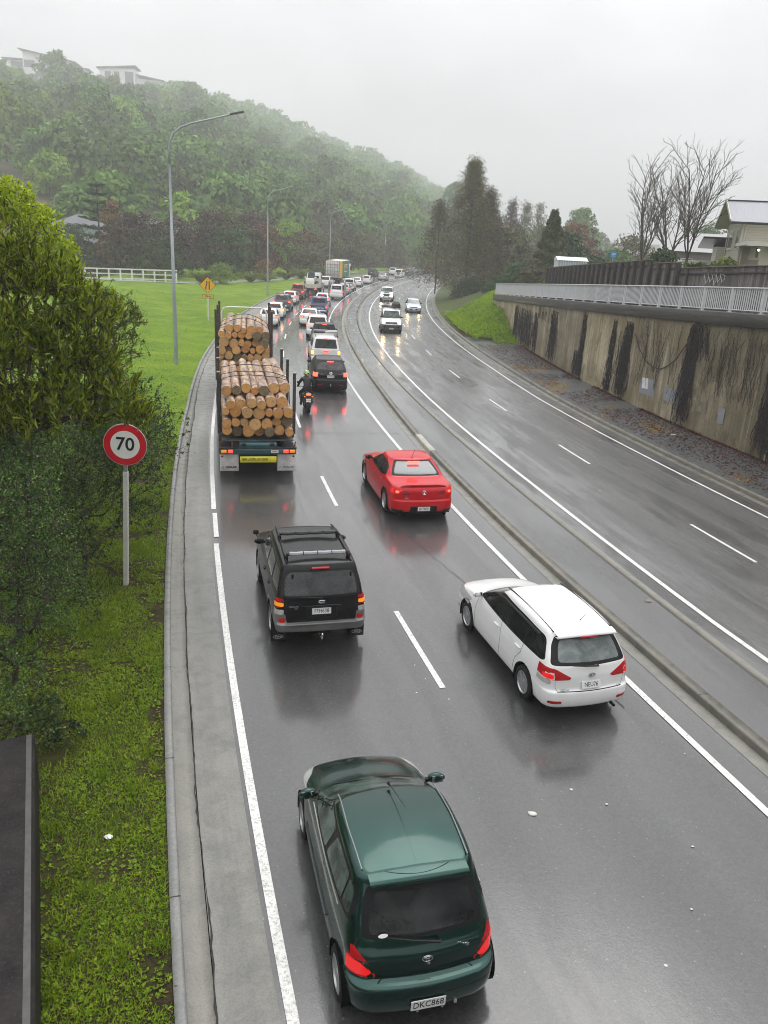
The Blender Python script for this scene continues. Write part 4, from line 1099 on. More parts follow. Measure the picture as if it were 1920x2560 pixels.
    # sticker and wiped patch of the rear window
    y = surf(B, -.42, 1.055)-.012; mb = MB(); Mx = Matrix.Translation((-.43, y+.02, 1.055)) @ Matrix.Rotation(math.pi/2-lean(B, -.42, 1.06), 4, 'X'); mb.add([Mx @ Vector((.05*math.cos(a), .02*math.sin(a), .004)) for a in np.linspace(0, 2*math.pi, 17)[:-1]], [tuple(range(16))]); mb.build('window_sticker', M_PLT, t)
    # wipers and headlight washers at the windscreen
    for x0, x1 in ((-.45, .05), (.05, .52)):
        mb = MB(); mb.tube([(x0, .86-.18*x0*x0, 1.0), ((x0+x1)/2, .80, 1.035), (x1, .80-.15*x1*x1, 1.03)], [.012, .010, .006], 5); mb.build('front_wiper', M_TRIM, t)
    return t
GREEN = green_hatch(); p = RP(4.42, -5.80); GREEN.location = (p[0], p[1], .012); GREEN.rotation_euler = (0, 0, -TH(4.3)-.035)

# ------------------------------------------------------------------ black four wheel drive with grey cladding
P_BLACK = paint('black_paint', (.0045, .0047, .005), .0, .35, .4)
P_CLAD = mat('grey_cladding', (.16, .16, .155), .45, .2, var=.15, coat=.5, coat_rough=.2)
def black_suv():
    g = dict(L=4.40, W=1.78, H=1.72, belt=1.10, bump=.66, tin=.05, nose=.92, cowl=(1.02, 1.13), wtop=.42, rbelt=-2.10, rbase=-2.09, rbz=1.14, deck=1.08, rroof=-1.83, zrr=1.69, zrf=1.67, tum=.115, rr=.13, rf=.2, br=.05, bf=.12, zb=.43, zh=.02, tp=.06, tr=.03)
    o = dict(hero=True, sub=4, cnt=(11, 6, 32), wr=.345, wd=.22, axles=(-1.27, 1.36), wheel='five', gap=.055, extra=P_CLAD, lip=.085,
        dlo=[(-1.98, 1.16), (-1.86, 1.57), (.36, 1.585), (.50, 1.50), (.84, 1.18), (.80, 1.14)], dlor=.07,
        panes=[[(-.30, 1.185), (-.33, 1.545), (.32, 1.55), (.44, 1.47), (.70, 1.19)], [(-1.13, 1.185), (-1.10, 1.54), (-.42, 1.545), (-.40, 1.185)], [(-1.90, 1.20), (-1.80, 1.535), (-1.24, 1.54), (-1.24, 1.19)]],
        glass=M_GL, rearwin=[(-.9, 1.56), (.58, 1.56), (.66, 1.46), (.69, 1.17), (-.9, 1.15)], reartrim=[(-.9, 1.60), (.63, 1.60), (.72, 1.47), (.75, 1.13), (-.9, 1.10)], rlim=-1.2, rglass=M_GLW,
        ws=[(-.9, 1.62), (.62, 1.61), (.76, 1.15), (-.9, 1.13)], flim=.1,
        tail=[([(.70, 1.13), (.70, .93), (1, .93), (1, 1.13)], -1.95, M_RED, 'tail_light', .01, True), ([(.70, .925), (.71, .83), (1, .83), (1, .925)], -1.95, M_CLR, 'reversing_light', .009, True),
              ([(.705, 1.055), (.705, .985), (1, .985), (1, 1.055)], -1.95, M_AMB, 'indicator', .014, True), ([(.68, .76), (.68, .67), (.80, .67), (.80, .76)], -1.95, M_RED, 'reflector', .008, True)],
        head=[([(.46, .70), (.95, .72), (.95, .90), (.5, .90)], 1.7, M_CLR, 'headlight', .006, True)],
        regions=[([(-3, .2), (-3, .655), (-1.98, .655), (-1.86, .60), (3, .56), (3, .2)], 'side', lambda c, n: c.z < .9 and c.x > .4, 3), ([(-1, .2), (1, .2), (1, .645), (-1, .645)], 'end', REAR(-1.9), 3), ([(.635, .60), (1.1, .60), (1.1, .835), (.68, .835)], 'end', lambda c, n: c.y < -1.88, 3)],
        seams=[([(-.36, 1.13), (-.38, .62)], 'side', SIDE(.3), .011), ([(.92, 1.08), (.94, .62)], 'side', SIDE(.3), .011), ([(-1.12, 1.13), (-1.06, .88), (-.88, .62)], 'side', SIDE(.3), .011), ([(.655, 1.10), (.665, .66)], 'end', REAR(-1.9), .008), ([(-.01, .655), (.66, .655)], 'end', REAR(-1.9), .012)],
        mirror=(.72, 1.19), mirrorm=M_TRIM, plate=('FFH638', .885, dict(size=.112, frame=True)), wiper=(.0, 1.135, -.40, 1.165), handles=[(-.22, 1.0), (-.98, 1.02)])
    t, B = car('sport_utility_vehicle', 'black four wheel drive with grey lower cladding and roof bars behind the log trailer', 'car', g, P_BLACK, o, HOME)
    mb = MB(); mb.box((0, -1.90, 1.645), (.34, .05, .04), bev=.012); mb.build('brake_light', M_RED, t, auto=40)
    for y, pale in ((-1.52, 1), (-.42, 0)):                      # roof rack bars, the rear one in pale padding
        for s in (-1, 1): mb = MB(); mb.box((s*.60, y, 1.735), (.07, .12, .10), bev=.02); mb.build('rack_foot', M_TRIM, t, auto=40)
        mb = MB(); mb.tube([(-.60, y, 1.79), (-.3, y, 1.80), (.3, y, 1.80), (.60, y, 1.79)], .028, 8); mb.build('roof_bar', M_TRIM, t)
        mb = MB()
        for k in range(4): x = -.41+k*.273; mb.tube([(x-.125, y, 1.803), (x, y-.012, 1.80), (x+.125, y, 1.803)], .043, 8)
        mb.build('bar_pad', mat('pale_padding', (.33, .34, .35), .5) if pale else mat('dark_padding', (.05, .05, .052), .6), t)
    for s in (-1, 1):
        mb = MB(); mb.tube([(s*.615, -1.72, 1.70), (s*.615, -1.5, 1.725), (s*.60, .1, 1.72), (s*.59, .3, 1.69)], .016, 6); mb.build('roof_rail', M_TRIM, t)
    mb = MB()
    for k in range(5): x = -.38+k*.19; mb.box((x, -.70, 1.712), (.018, 1.15, .012))
    mb.build('roof_ribs', P_BLACK, t)
    for s in (-1, 1):                                           # mud flaps with oval emblem
        f = MB(); f.box((s*.77, -1.80, .33), (.28, .014, .40), bev=.004); fl = f.build('mud_flap', M_RUB, t)
        f = MB(); f.tube([(s*.77+.098*math.cos(a), -1.810, .22+.038*math.sin(a)) for a in np.linspace(0, 2*math.pi, 21)], .0035, 4, cap=False); add_text(f, 'Ford', .062, Matrix.Translation((s*.77, -1.811, .222)) @ Matrix.Rotation(math.pi/2, 4, 'X'), shear=.35, xs=1.1); f.build('flap_emblem', mat('flap_white', (.5, .5, .5), .5), fl)
        f = MB(); f.box((s*.545, -2.055+.0, 1.575), (.035, .05, .10), bev=.01); f.build('glass_hinge', M_TRIM, t)
    y = surf(B, 0, 1.06)-.012; mb = MB(); Mx = Matrix.Translation((0, y, 1.065)) @ Matrix.Rotation(math.pi/2, 4, 'X'); e = [Mx @ Vector((.062*math.cos(a), .028*math.sin(a), .006)) for a in np.linspace(0, 2*math.pi, 21)]
    mb.tube(e, .007, 5, cap=False); add_text(mb, 'Ford', .036, Mx @ Matrix.Translation((0, 0, .004)), shear=.35, xs=1.1); bd = mb.build('badge', M_CHR, t)
    mb = MB(); mb.add([Mx @ Vector((.06*math.cos(a), .026*math.sin(a), .0035)) for a in np.linspace(0, 2*math.pi, 21)[:-1]], [tuple(range(20))]); mb.build('badge_field', mat('badge_navy', (.03, .04, .09), .3), bd, recalc=False)
    mb = MB(); Mx = Matrix.Translation((-.52, surf(B, .5, .98)-.010, .985)) @ Matrix.Rotation(math.pi/2, 4, 'X'); add_text(mb, 'ESCAPE', .045, Mx, xs=1.15, bold=.001); add_text(mb, 'LTD', .036, Mx @ Matrix.Translation((.04, -.045, 0)), bold=.001); mb.build('model_lettering', M_CHR, t)
    mb = MB(); y = surf(B, 0, 1.0); mb.tube([(-.36, y+.0, .975), (-.35, y-.02, .99), (0, y-.03, .995), (.35, y-.02, .99), (.36, y, .975)], .018, 6); mb.build('tailgate_handle_bar', P_BLACK, t, smooth=True)
    y = surf(B, 0, .88); mb = MB(); mb.box((0, y-.001, .875), (.58, .012, .23), bev=.004); mb.build('plate_recess', M_TRIM, t)
    mb = MB(); mb.box((0, -2.20, .66), (1.34, .10, .035), bev=.012); mb.build('bumper_step', P_CLAD, t, auto=40)
    mb = MB(); mb.tube([(0, -2.05, .36), (0, -2.28, .37)], .022, 8); mb.lathe([(0, .39), (.02, .39), (.02, .44), (.026, .45), (.026, .47), (0, .485)], 'Z', 12, (0, -2.28, 0)); mb.build('tow_ball', M_CHR, t)
    for s in (-1,):                                             # kerb mirror on the left guard
        mb = MB(); mb.tube([(s*.84, 1.35, .98), (s*.90, 1.40, 1.10)], .014, 6); mb.box((s*.91, 1.40, 1.16), (.12, .05, .10), bev=.02); mb.build('guard_mirror', M_TRIM, t)
    x = side_x(B, .2, 1.62)
    for s, y0 in ((-1, .2),):                                     # a pale board lying inside the side window
        pass
    return t
SUV = black_suv(); p = RP(10.05+2.2, -5.37); SUV.location = (p[0], p[1], .012); SUV.rotation_euler = (0, 0, -TH(12.2)-.01)

# ------------------------------------------------------------------ white station wagon
P_WHITE = paint('white_paint', (.80, .80, .79), .0, .3)
def white_wagon():
    g = dict(L=4.40, W=1.695, H=1.475, belt=.93, bump=.56, tin=.06, nose=.70, cowl=(1.05, .98), wtop=.22, rbelt=-2.10, rbase=-2.08, rbz=.97, deck=.90, rroof=-1.76, zrr=1.44, zrf=1.45, tum=.15, rr=.20, rf=.24, br=.09, bf=.14, zb=.22, zh=.025, tp=.12, tr=.08)
    o = dict(hero=True, sub=4, cnt=(12, 7, 34), wr=.305, wd=.19, axles=(-1.32, 1.28), wheel='cap', gap=.05,
        dlo=[(-1.83, 1.02), (-1.62, 1.335), (-.9, 1.365), (.05, 1.365), (.36, 1.29), (.92, 1.02), (.88, .975), (-.6, .955), (-1.72, .975)], dlor=.10,
        panes=[[(-.22, .99), (-.25, 1.32), (.05, 1.325), (.32, 1.25), (.76, 1.02), (.74, 1.0)], [(-1.08, .985), (-1.02, 1.32), (-.34, 1.325), (-.32, .985)], [(-1.76, 1.03), (-1.59, 1.29), (-1.16, 1.31), (-1.18, .995)]],
        reartrim=[(-.9, 1.385), (.54, 1.385), (.62, 1.25), (.70, .99), (-.9, .96)], rearwin=[(-.9, 1.345), (.47, 1.345), (.53, 1.23), (.575, 1.035), (-.9, 1.015)], rlim=-1.2, rglass=M_GLP,
        ws=[(-.9, 1.40), (.56, 1.39), (.74, .99), (-.9, .97)], flim=.1,
        tail=[([(.625, .94), (.36, .795), (.40, .76), (.66, .755), (1, .755), (1, .955)], -1.75, M_RED, 'tail_light', .008, True), ([(.70, .755), (.70, .675), (1, .675), (1, .755)], -1.75, M_CLR, 'reversing_light', .007, True),
              ([(.66, .845), (.66, .775), (.80, .775), (.80, .845)], -1.9, M_REDD, 'tail_light_lens', .012, True), ([(.52, .40), (.52, .345), (.74, .345), (.74, .40)], -1.85, M_RED, 'reflector', .006, True)],
        head=[([(.40, .56), (.9, .60), (.9, .80), (.6, .74)], 1.2, M_CLR, 'headlight', .006, True)],
        seams=[([(-.26, .96), (-.32, .60), (-.30, .30)], 'side', SIDE(.2), .011), ([(.86, .95), (.90, .62), (.84, .32)], 'side', SIDE(.2), .011), ([(-1.14, .96), (-1.12, .80), (-.96, .60), (-.90, .36)], 'side', SIDE(.2), .011),
               ([(.655, .955), (.63, .62), (.60, .565)], 'end', REAR(-1.7), .007), ([(-.01, .555), (.60, .56)], 'end', REAR(-1.7), .010), ([(-.01, 1.408), (.50, 1.400)], 'end', lambda c, n: c.y < -1.2 and c.z > 1.35, .006)],
        mirror=(.80, 1.0), plate=('NEU76', .66, dict(size=.108, frame=False)), wiper=(.10, .985, -.36, 1.015), antenna=(.10, -1.40, 1.472, .05, -.08, .15), handles=[(-.12, .83), (-1.0, .85)])
    t, B = car('station_wagon', 'white station wagon with red tail lights in the right hand queue lane', 'car', g, P_WHITE, o, HOME)
    mb = MB(); mb.box((0, -1.865, 1.415), (.34, .07, .035), bev=.01); mb.build('brake_light', M_RED, t, auto=40)
    mb = MB(); vs = []; n = 16                                   # roof-end spoiler
    for i in range(n+1):
        x = -.55+1.1*i/n; q = x*x
        vs += [(x, -1.68, 1.468-.055*q), (x, -1.80+.05*q, 1.458-.06*q), (x, -1.885+.09*q, 1.432-.065*q), (x, -1.86+.09*q, 1.405-.07*q), (x, -1.74, 1.40-.07*q)]
    mb.add(vs, [(5*i+j, 5*i+5+j, 5*i+6+j, 5*i+1+j) for i in range(n) for j in range(4)]); mb.build('spoiler', P_WHITE, t, smooth=True)
    y = surf(B, 0, .83)-.012; l = lean(B, 0, .83); Mx = Matrix.Translation((0, y, .835)) @ Matrix.Rotation(math.pi/2-l, 4, 'X'); mb = MB()
    for (a, b) in ((.055, .036), (.018, .033), (.038, .013)): mb.tube([Mx @ Vector((a*math.cos(u), b*math.sin(u)+(.011 if b == .013 else 0), .004)) for u in np.linspace(0, 2*math.pi, 25)], .0048, 5, cap=False)
    mb.build('badge', mat('dark_chrome', (.25, .27, .29), .15, 1), t)
    mb = MB(); Mx = Matrix.Translation((-.50, surf(B, .5, .60)-.008, .605)) @ Matrix.Rotation(math.pi/2-l*.5, 4, 'X'); add_text(mb, 'FIELDER', .036, Mx, xs=1.25, shear=.15); add_text(mb, 'COROLLA', .022, Mx @ Matrix.Translation((-.03, .032, 0)), xs=1.2); add_text(mb, '4WD', .028, Mx @ Matrix.Translation((1.0, .02, .02)), xs=1.2); mb.build('model_lettering', mat('dark_chrome', (.25, .27, .29), .15, 1), t)
    for s in (-1, 1):                                           # black roof channels and weather shields
        mb = MB(); pts = [(s*.545, y_, z_) for y_, z_ in ((-1.66, 1.436), (-1.2, 1.462), (-.6, 1.474), (-.1, 1.468), (.12, 1.448))]; mb.tube(pts, .012, 4); mb.build('roof_channel', M_TRIM, t)
        x1, x2, x3 = side_x(B, -.9, 1.30), side_x(B, -.2, 1.30), side_x(B, .4, 1.2)
        mb = MB(); mb.tube([(s*(side_x(B, -1.55, 1.30)+.012), -1.5, 1.318), (s*(x1+.012), -.9, 1.335), (s*(x2+.014), -.1, 1.338), (s*(side_x(B, .3, 1.26)+.012), .30, 1.27), (s*(side_x(B, .7, 1.06)+.012), .70, 1.07)], .022, 6); mb.build('weather_shield', M_TRIM, t)
    mb = MB(); mb.tube([(.46, -2.0, .24), (.46, -2.22, .235)], .026, 10); mb.build('exhaust', M_TRIM, t)
    return t
WAGON = white_wagon(); p = RP(7.15+2.2, -1.42); WAGON.location = (p[0], p[1], .012); WAGON.rotation_euler = (0, 0, -TH(9.3)+.02)

# ------------------------------------------------------------------ red saloon
P_RED = paint('red_paint', (.50, .0025, .009), .0, .3, .6)
def red_saloon():
    g = dict(L=4.96, W=1.90, H=1.47, belt=.95, bump=.62, tin=.05, nose=.74, cowl=(1.05, .98), wtop=.20, rbelt=-2.33, rbase=-1.60, rbz=1.06, deck=1.0, rroof=-.98, zrr=1.43, zrf=1.44, tum=.215, rr=.26, rf=.27, br=.10, bf=.16, zb=.20, zh=.02, tp=.10, tr=.08)
    o = dict(hero=True, sub=4, cnt=(11, 7, 32), wr=.345, wd=.24, axles=(-1.46, 1.45), wheel='five', gap=.045,
        dlo=[(-1.28, 1.06), (-1.10, 1.24), (-.78, 1.345), (-.1, 1.365), (.22, 1.33), (.84, 1.05), (.82, 1.005), (-.9, .985)], dlor=.10,
        panes=[[(-.26, 1.015), (-.30, 1.325), (-.06, 1.33), (.22, 1.29), (.72, 1.045)], [(-1.16, 1.05), (-1.04, 1.215), (-.76, 1.31), (-.38, 1.325), (-.36, 1.01)]],
        reartrim=[(-.9, 1.40), (.55, 1.40), (.66, 1.24), (.73, 1.085), (-.9, 1.075)], rearwin=[(-.9, 1.375), (.49, 1.375), (.60, 1.23), (.655, 1.115), (-.9, 1.105)], rlim=-.6, rglass=mat('pale_screen_glass', (.06, .075, .078), .12, coat=.6), rwr=.04,
        ws=[(-.9, 1.395), (.56, 1.39), (.74, 1.0), (-.9, .98)], flim=.1,
        tail=[([(.62, .93), (.62, .80), (1.1, .80), (1.1, .955)], -2.05, M_REDD, 'tail_light', .008, True), ([(.36, .80), (.62, .80), (.62, .925), (.55, .915)], -2.3, mat('deep_red_lens', (.22, .004, .01), .15, coat=1), 'boot_light', .006, True), ([(.71, .90), (.71, .84), (.80, .84), (.80, .90)], -2.1, M_REDLF, 'brake_lamp', .013, True)],
        head=[([(.5, .56), (.95, .60), (.95, .82), (.7, .76)], 1.5, M_CLR, 'headlight', .006, True)],
        regions=[([(-.42, .2), (.42, .2), (.38, .47), (-.38, .47)], 'end', REAR(-2.2), 2), ([(-1.1, .1), (1.1, .1), (1.1, .315), (-1.1, .315)], 'end', REAR(-2.1), 2), ([(.55, .30), (1.1, .30), (1.1, .37), (.62, .37)], 'end', REAR(-2.1), 2)],
        seams=[([(-.28, 1.0), (-.34, .6), (-.30, .3)], 'side', SIDE(.2), .011), ([(.80, 1.0), (.86, .6), (.80, .3)], 'side', SIDE(.2), .011), ([(-1.2, .98), (-1.12, .72), (-.98, .4)], 'side', SIDE(.2), .011), ([(.60, .95), (.56, .72), (.40, .66), (-.01, .655)], 'end', REAR(-2.2), .008)],
        mirror=(.74, 1.03), mirrorm=M_TRIM, plate=('JHT805', .40, dict(size=.112)), antenna=(0, -.86, 1.452, .0, -.06, .05), handles=[(-.18, .86), (-1.02, .89)])
    t, B = car('saloon_car', 'bright red saloon with boot spoiler and lit brake lights beside the drain', 'car', g, P_RED, o, HOME)
    mb = MB(); mb.box((0, -1.115, 1.398), (.36, .07, .028), bev=.01, ); mb.build('brake_light', M_REDLF, t, auto=40)
    stick(t, 'whip_aerial', [(.0, -.86, 1.46), (.10, -.80, 1.72)], .006, M_TRIM)
    mb = MB(); vs = []; n = 16
    for i in range(n+1):
        x = -.66+1.32*i/n; q = x*x; e = max(.05, 1-(abs(x)/.66)**6)
        vs += [(x, -2.16+.10*q, 1.018-.03*q), (x, -2.28+.12*q, 1.02+.045*e-.03*q), (x, -2.36+.13*q, 1.022+.052*e-.03*q), (x, -2.345+.13*q, 1.0+.02*e-.03*q), (x, -2.28+.12*q, .985-.03*q)]
    mb.add(vs, [(5*i+j, 5*i+5+j, 5*i+6+j, 5*i+1+j) for i in range(n) for j in range(4)]); mb.build('spoiler', P_RED, t, smooth=True)
    y = surf(B, 0, .86)-.012; Mx = Matrix.Translation((0, y, .86)) @ Matrix.Rotation(math.pi/2-lean(B, 0, .86), 4, 'X'); mb = MB(); mb.tube([Mx @ Vector((.055*math.cos(u), .055*math.sin(u), .005)) for u in np.linspace(0, 2*math.pi, 25)], .008, 5, cap=False)
    mb.tube([Mx @ Vector(q) for q in ((-.02, -.035, .005), (.01, -.01, .008), (-.005, .02, .008), (.03, .03, .006))], .012, 6); mb.build('badge', M_CHR, t)
    mb = MB(); Mx = Matrix.Translation((-.50, surf(B, .5, .70)-.006, .70)) @ Matrix.Rotation(math.pi/2, 4, 'X'); add_text(mb, 'SV6', .05, Mx, xs=1.2, bold=.002); mb.build('model_lettering', M_CHR, t)
    mb = MB()
    for s in (-.62, .62): mb.lathe([(.045, -2.44), (.05, -2.46), (.05, -2.30)], 'Y', 14, (s, 0, .25))
    mb.build('exhaust', mat('exhaust_steel', (.2, .2, .2), .25, 1), t)
    mb = MB()
    for s in (-1, 1): mb.box((s*(.90), 0, .24), (.05, 2.2, .09), bev=.02)
    mb.build('side_skirt', P_RED, t, auto=40)
    return t
RED = red_saloon(); p = RP(16.95+2.48, -1.26); RED.location = (p[0], p[1], .012); RED.rotation_euler = (0, 0, -TH(19.8)+.0)
# ------------------------------------------------------------------ the rest of the queue
P_GREY = paint('dark_grey_paint', (.055, .058, .062), .4, .35)
P_DARK = paint('charcoal_paint', (.016, .017, .018), .1, .35, .45)
P_PLUM = paint('black_plum_paint', (.008, .0055, .0075), .0, .35, .45)
P_BLUE = paint('blue_paint', (.012, .055, .20), .2, .35)
P_MAROON = paint('dark_red_paint', (.22, .018, .016), .2, .35)
P_SILVER = paint('silver_paint', (.38, .39, .40), .5, .35)
P_SILB = paint('silver_blue_paint', (.40, .45, .50), .4, .35)
def kind(k, lit=True, **kw):
    """profile and options of a body type"""
    rl = M_REDLF if lit else M_RED
    if k in ('hatch', 'hatch_b'):
        g = dict(L=4.1, W=1.72, H=1.49, belt=.96, bump=.60, tin=.06, nose=.72, cowl=(.95, .99), wtop=.20, rbelt=-1.92, rbase=-1.89, rbz=1.02, deck=.94, rroof=-1.55, zrr=1.45, zrf=1.45, tum=.14, rr=.2, rf=.3, br=.09, bf=.2, zb=.22)
        o = dict(wr=.31, axles=(-1.28, 1.27), dlo=[(-1.55, 1.08), (-1.40, 1.33), (0, 1.37), (.34, 1.28), (.85, 1.03), (.8, .99), (-1.45, 1.02)],
            rearwin=[(-.9, 1.37), (.50, 1.37), (.60, 1.05), (-.9, 1.03)], rlim=-.9, ws=[(-.9, 1.39), (.56, 1.39), (.72, 1.0), (-.9, .98)], flim=0,
            tail=[([(.56, .98), (.60, .74), (1, .74), (1, 1.02)], -1.5, M_RED, 'tail_light', .008, True), ([(.66, .92), (.66, .80), (1, .80), (1, .92)], -1.7, rl, 'brake_lamp', .014, True)],
            head=[([(.42, .60), (1, .62), (1, .82), (.55, .78)], 1.3, M_CLR, 'headlight', .006, True)], brake=(1.395, -1.66, .26, rl), mirror=(.75, 1.02), plate=('', .72))
    elif k in ('sedan', 'coupe'):
        g = dict(L=4.6, W=1.76, H=1.45, belt=.94, bump=.60, tin=.05, nose=.72, cowl=(1.05, .97), wtop=.22, rbelt=-2.16, rbase=-1.5, rbz=1.02, deck=.98, rroof=-.95, zrr=1.41, zrf=1.42, tum=.17, rr=.2, rf=.3, br=.08, bf=.2, zb=.21)
        o = dict(wr=.31, axles=(-1.35, 1.36), dlo=[(-1.30, 1.05), (-1.0, 1.25), (-.6, 1.33), (.2, 1.32), (.82, 1.03), (.78, .99), (-1.1, .99)],
            rearwin=[(-.9, 1.37), (.52, 1.37), (.64, 1.07), (-.9, 1.06)], rlim=-.7, ws=[(-.9, 1.37), (.54, 1.37), (.70, 1.0), (-.9, .98)], flim=0,
            tail=[([(.40, .93), (.40, .78), (1, .76), (1, .95)], -1.9, M_RED, 'tail_light', .008, True), ([(.56, .91), (.56, .80), (1, .80), (1, .91)], -1.95, rl, 'brake_lamp', .014, True)],
            head=[([(.42, .58), (1, .62), (1, .80), (.55, .76)], 1.5, M_CLR, 'headlight', .006, True)], brake=(1.10, -1.52, .28, rl), mirror=(.78, 1.0), plate=('', .72))
    elif k == 'wagon':
        g = dict(L=4.4, W=1.72, H=1.50, belt=.95, bump=.58, tin=.05, nose=.72, cowl=(1.05, .98), wtop=.25, rbelt=-2.1, rbase=-2.08, rbz=1.0, deck=.93, rroof=-1.78, zrr=1.46, zrf=1.46, tum=.14, rr=.18, rf=.3, br=.07, bf=.2, zb=.22)
        o = dict(wr=.31, axles=(-1.32, 1.30), dlo=[(-1.85, 1.05), (-1.68, 1.35), (.1, 1.38), (.4, 1.29), (.9, 1.03), (.86, .99), (-1.8, 1.0)], rearwin=[(-.9, 1.38), (.5, 1.38), (.6, 1.05), (-.9, 1.03)], rlim=-1.2,
            ws=[(-.9, 1.39), (.56, 1.39), (.72, 1.0), (-.9, .98)], flim=0, tail=[([(.60, .98), (.62, .70), (1, .70), (1, 1.0)], -1.8, M_RED, 'tail_light', .008, True), ([(.66, .90), (.66, .78), (1, .78), (1, .90)], -1.9, rl, 'brake_lamp', .014, True)],
            head=[([(.42, .60), (1, .62), (1, .82), (.55, .78)], 1.5, M_CLR, 'headlight', .006, True)], brake=(1.42, -1.87, .26, rl), mirror=(.8, 1.02), plate=('', .72))
    elif k in ('suv', 'boxy'):
        bx = k == 'boxy'
        g = dict(L=4.6, W=1.84, H=1.74 if not bx else 1.85, belt=1.08 if not bx else 1.14, bump=.68, tin=.06, nose=.90 if not bx else 1.0, cowl=(1.05, 1.11 if not bx else 1.18), wtop=.40 if not bx else .62, rbelt=-2.18 if not bx else -2.22, rbase=-2.15 if not bx else -2.21, rbz=1.14 if not bx else 1.18, deck=1.06 if not bx else 1.14, rroof=-1.84 if not bx else -2.05, zrr=1.69 if not bx else 1.82, zrf=1.69 if not bx else 1.82, tum=.15 if not bx else .08, rr=.2 if not bx else .08, rf=.28, br=.08 if not bx else .02, bf=.16, zb=.28)
        H_ = g['H']
        o = dict(wr=.36, axles=(-1.36, 1.38), wd=.23, dlo=[(-1.95, 1.17), (-1.80, H_-.17), (.2, H_-.13), (.45, H_-.20), (.92, 1.16), (.88, 1.12), (-1.9, 1.13)] if not bx else [(-2.02, 1.22), (-1.95, H_-.14), (.5, H_-.12), (.92, 1.22)],
            rearwin=[(-.9, H_-.13), (.56, H_-.13), (.66, 1.18), (-.9, 1.16)] if not bx else [(-.9, H_-.14), (.62, H_-.14), (.66, 1.24), (-.9, 1.24)], rlim=-1.2, ws=[(-.9, H_-.11), (.60, H_-.11), (.76, 1.14), (-.9, 1.12)] if not bx else [(-.9, H_-.10), (.66, H_-.10), (.74, 1.22), (-.9, 1.20)], flim=0,
            tail=[([(.62, 1.12), (.66, .82), (1.1, .82), (1.1, 1.14)], -1.8, M_RED, 'tail_light', .008, True), ([(.70, 1.02), (.70, .90), (1.1, .90), (1.1, 1.02)], -1.9, rl, 'brake_lamp', .014, True)],
            head=[([(.46, .74), (1.1, .76), (1.1, .96), (.6, .92)], 1.5, M_CLR, 'headlight', .006, True)], brake=(H_-.095, -1.95 if not bx else -2.11, .28, rl), mirror=(.82, 1.18), plate=('', .86))
    elif k == 'ute':
        g = dict(L=5.3, W=1.87, H=1.80, belt=1.10, bump=.62, tin=.03, nose=.98, cowl=(1.30, 1.16), wtop=.72, rbelt=-2.60, rbase=-.78, rbz=1.13, deck=1.08, rroof=-.62, zrr=1.76, zrf=1.76, tum=.15, rr=.08, rf=.28, br=.02, bf=.16, zb=.36)
        o = dict(wr=.38, axles=(-1.50, 1.60), wd=.25, dlo=[(-.62, 1.18), (-.52, 1.62), (.55, 1.65), (.74, 1.57), (1.16, 1.19), (1.12, 1.15)], rearwin=[(-.9, 1.64), (.60, 1.64), (.68, 1.22), (-.9, 1.21)], rlim=-.4, ws=[(-.9, 1.69), (.60, 1.69), (.76, 1.18), (-.9, 1.17)], flim=.3,
            tail=[([(.72, 1.05), (.72, .70), (1.1, .70), (1.1, 1.05)], -2.3, M_RED, 'tail_light', .01, True), ([(.74, .98), (.74, .86), (1.1, .86), (1.1, .98)], -2.35, rl, 'brake_lamp', .016, True)],
            head=[([(.46, .78), (1.1, .80), (1.1, 1.0), (.6, .98)], 1.8, M_CLR, 'headlight', .006, True)], brake=(1.715, -.66, .28, rl), mirror=(1.05, 1.22), plate=('', .52), top=[([(-.76, -2.5), (.76, -2.5), (.76, -.86), (-.76, -.86)], lambda c, n: .9 < c.z < 1.2 and n.z > .5, mat('tray_cover', (.02, .02, .021), .7), 'tray_cover', .006)])
    g.update(kw.pop('g', {})); o.update(kw); return g, o
LEFT_Q = 'cars queuing in the left lane'; RIGHT_Q = 'cars queuing in the right lane'; ONC = 'oncoming cars'
def traffic(name, label, k, P, s, o_, group, lit=True, dth=0.0, rear=True, cat='car', **kw):
    g, o = kind(k, lit, **kw); o.setdefault('sub', 2); o.setdefault('cnt', (5, 4, 13))
    loc, rz = place(s, o_, dth, g['L'], rear); return car(name, label, cat, g, P, o, loc, rz, group)
# left lane, near to far
traffic('hatchback', 'white hatchback with lit brake light partly hidden behind the front log stack', 'hatch', P_WHITE, 66.6, -5.25, LEFT_Q, rglass=M_GL)
traffic('hatchback', 'white hatchback with orange indicator lit between the log truck and a grey four wheel drive', 'hatch', P_WHITE, 73.4, -5.2, LEFT_Q, tail=[([(.56, .98), (.60, .74), (1, .74), (1, 1.02)], -1.5, M_RED, 'tail_light', .008, True), ([(.62, .94), (.62, .78), (1, .78), (1, .94)], -1.6, M_AMBL, 'indicator', .014, True)])
traffic('sport_utility_vehicle', 'dark grey four wheel drive with bright brake lights in the left lane of the queue', 'suv', P_GREY, 82, -5.3, LEFT_Q, rack=(1.76, -1.6, .2, .62))
traffic('hatchback', 'white hatchback with roof edge spoiler directly behind the dark red pickup', 'hatch', P_WHITE, 91.5, -5.5, LEFT_Q)
def tailgate_word(t, B, word, z, size, m, shear=0):
    mb = MB(); Mx = Matrix.Translation((0, surf(B, 0, z)-.012, z)) @ Matrix.Rotation(math.pi/2, 4, 'X'); add_text(mb, word, size, Mx, xs=1.25, bold=.006); mb.build('tailgate_lettering', m, t)
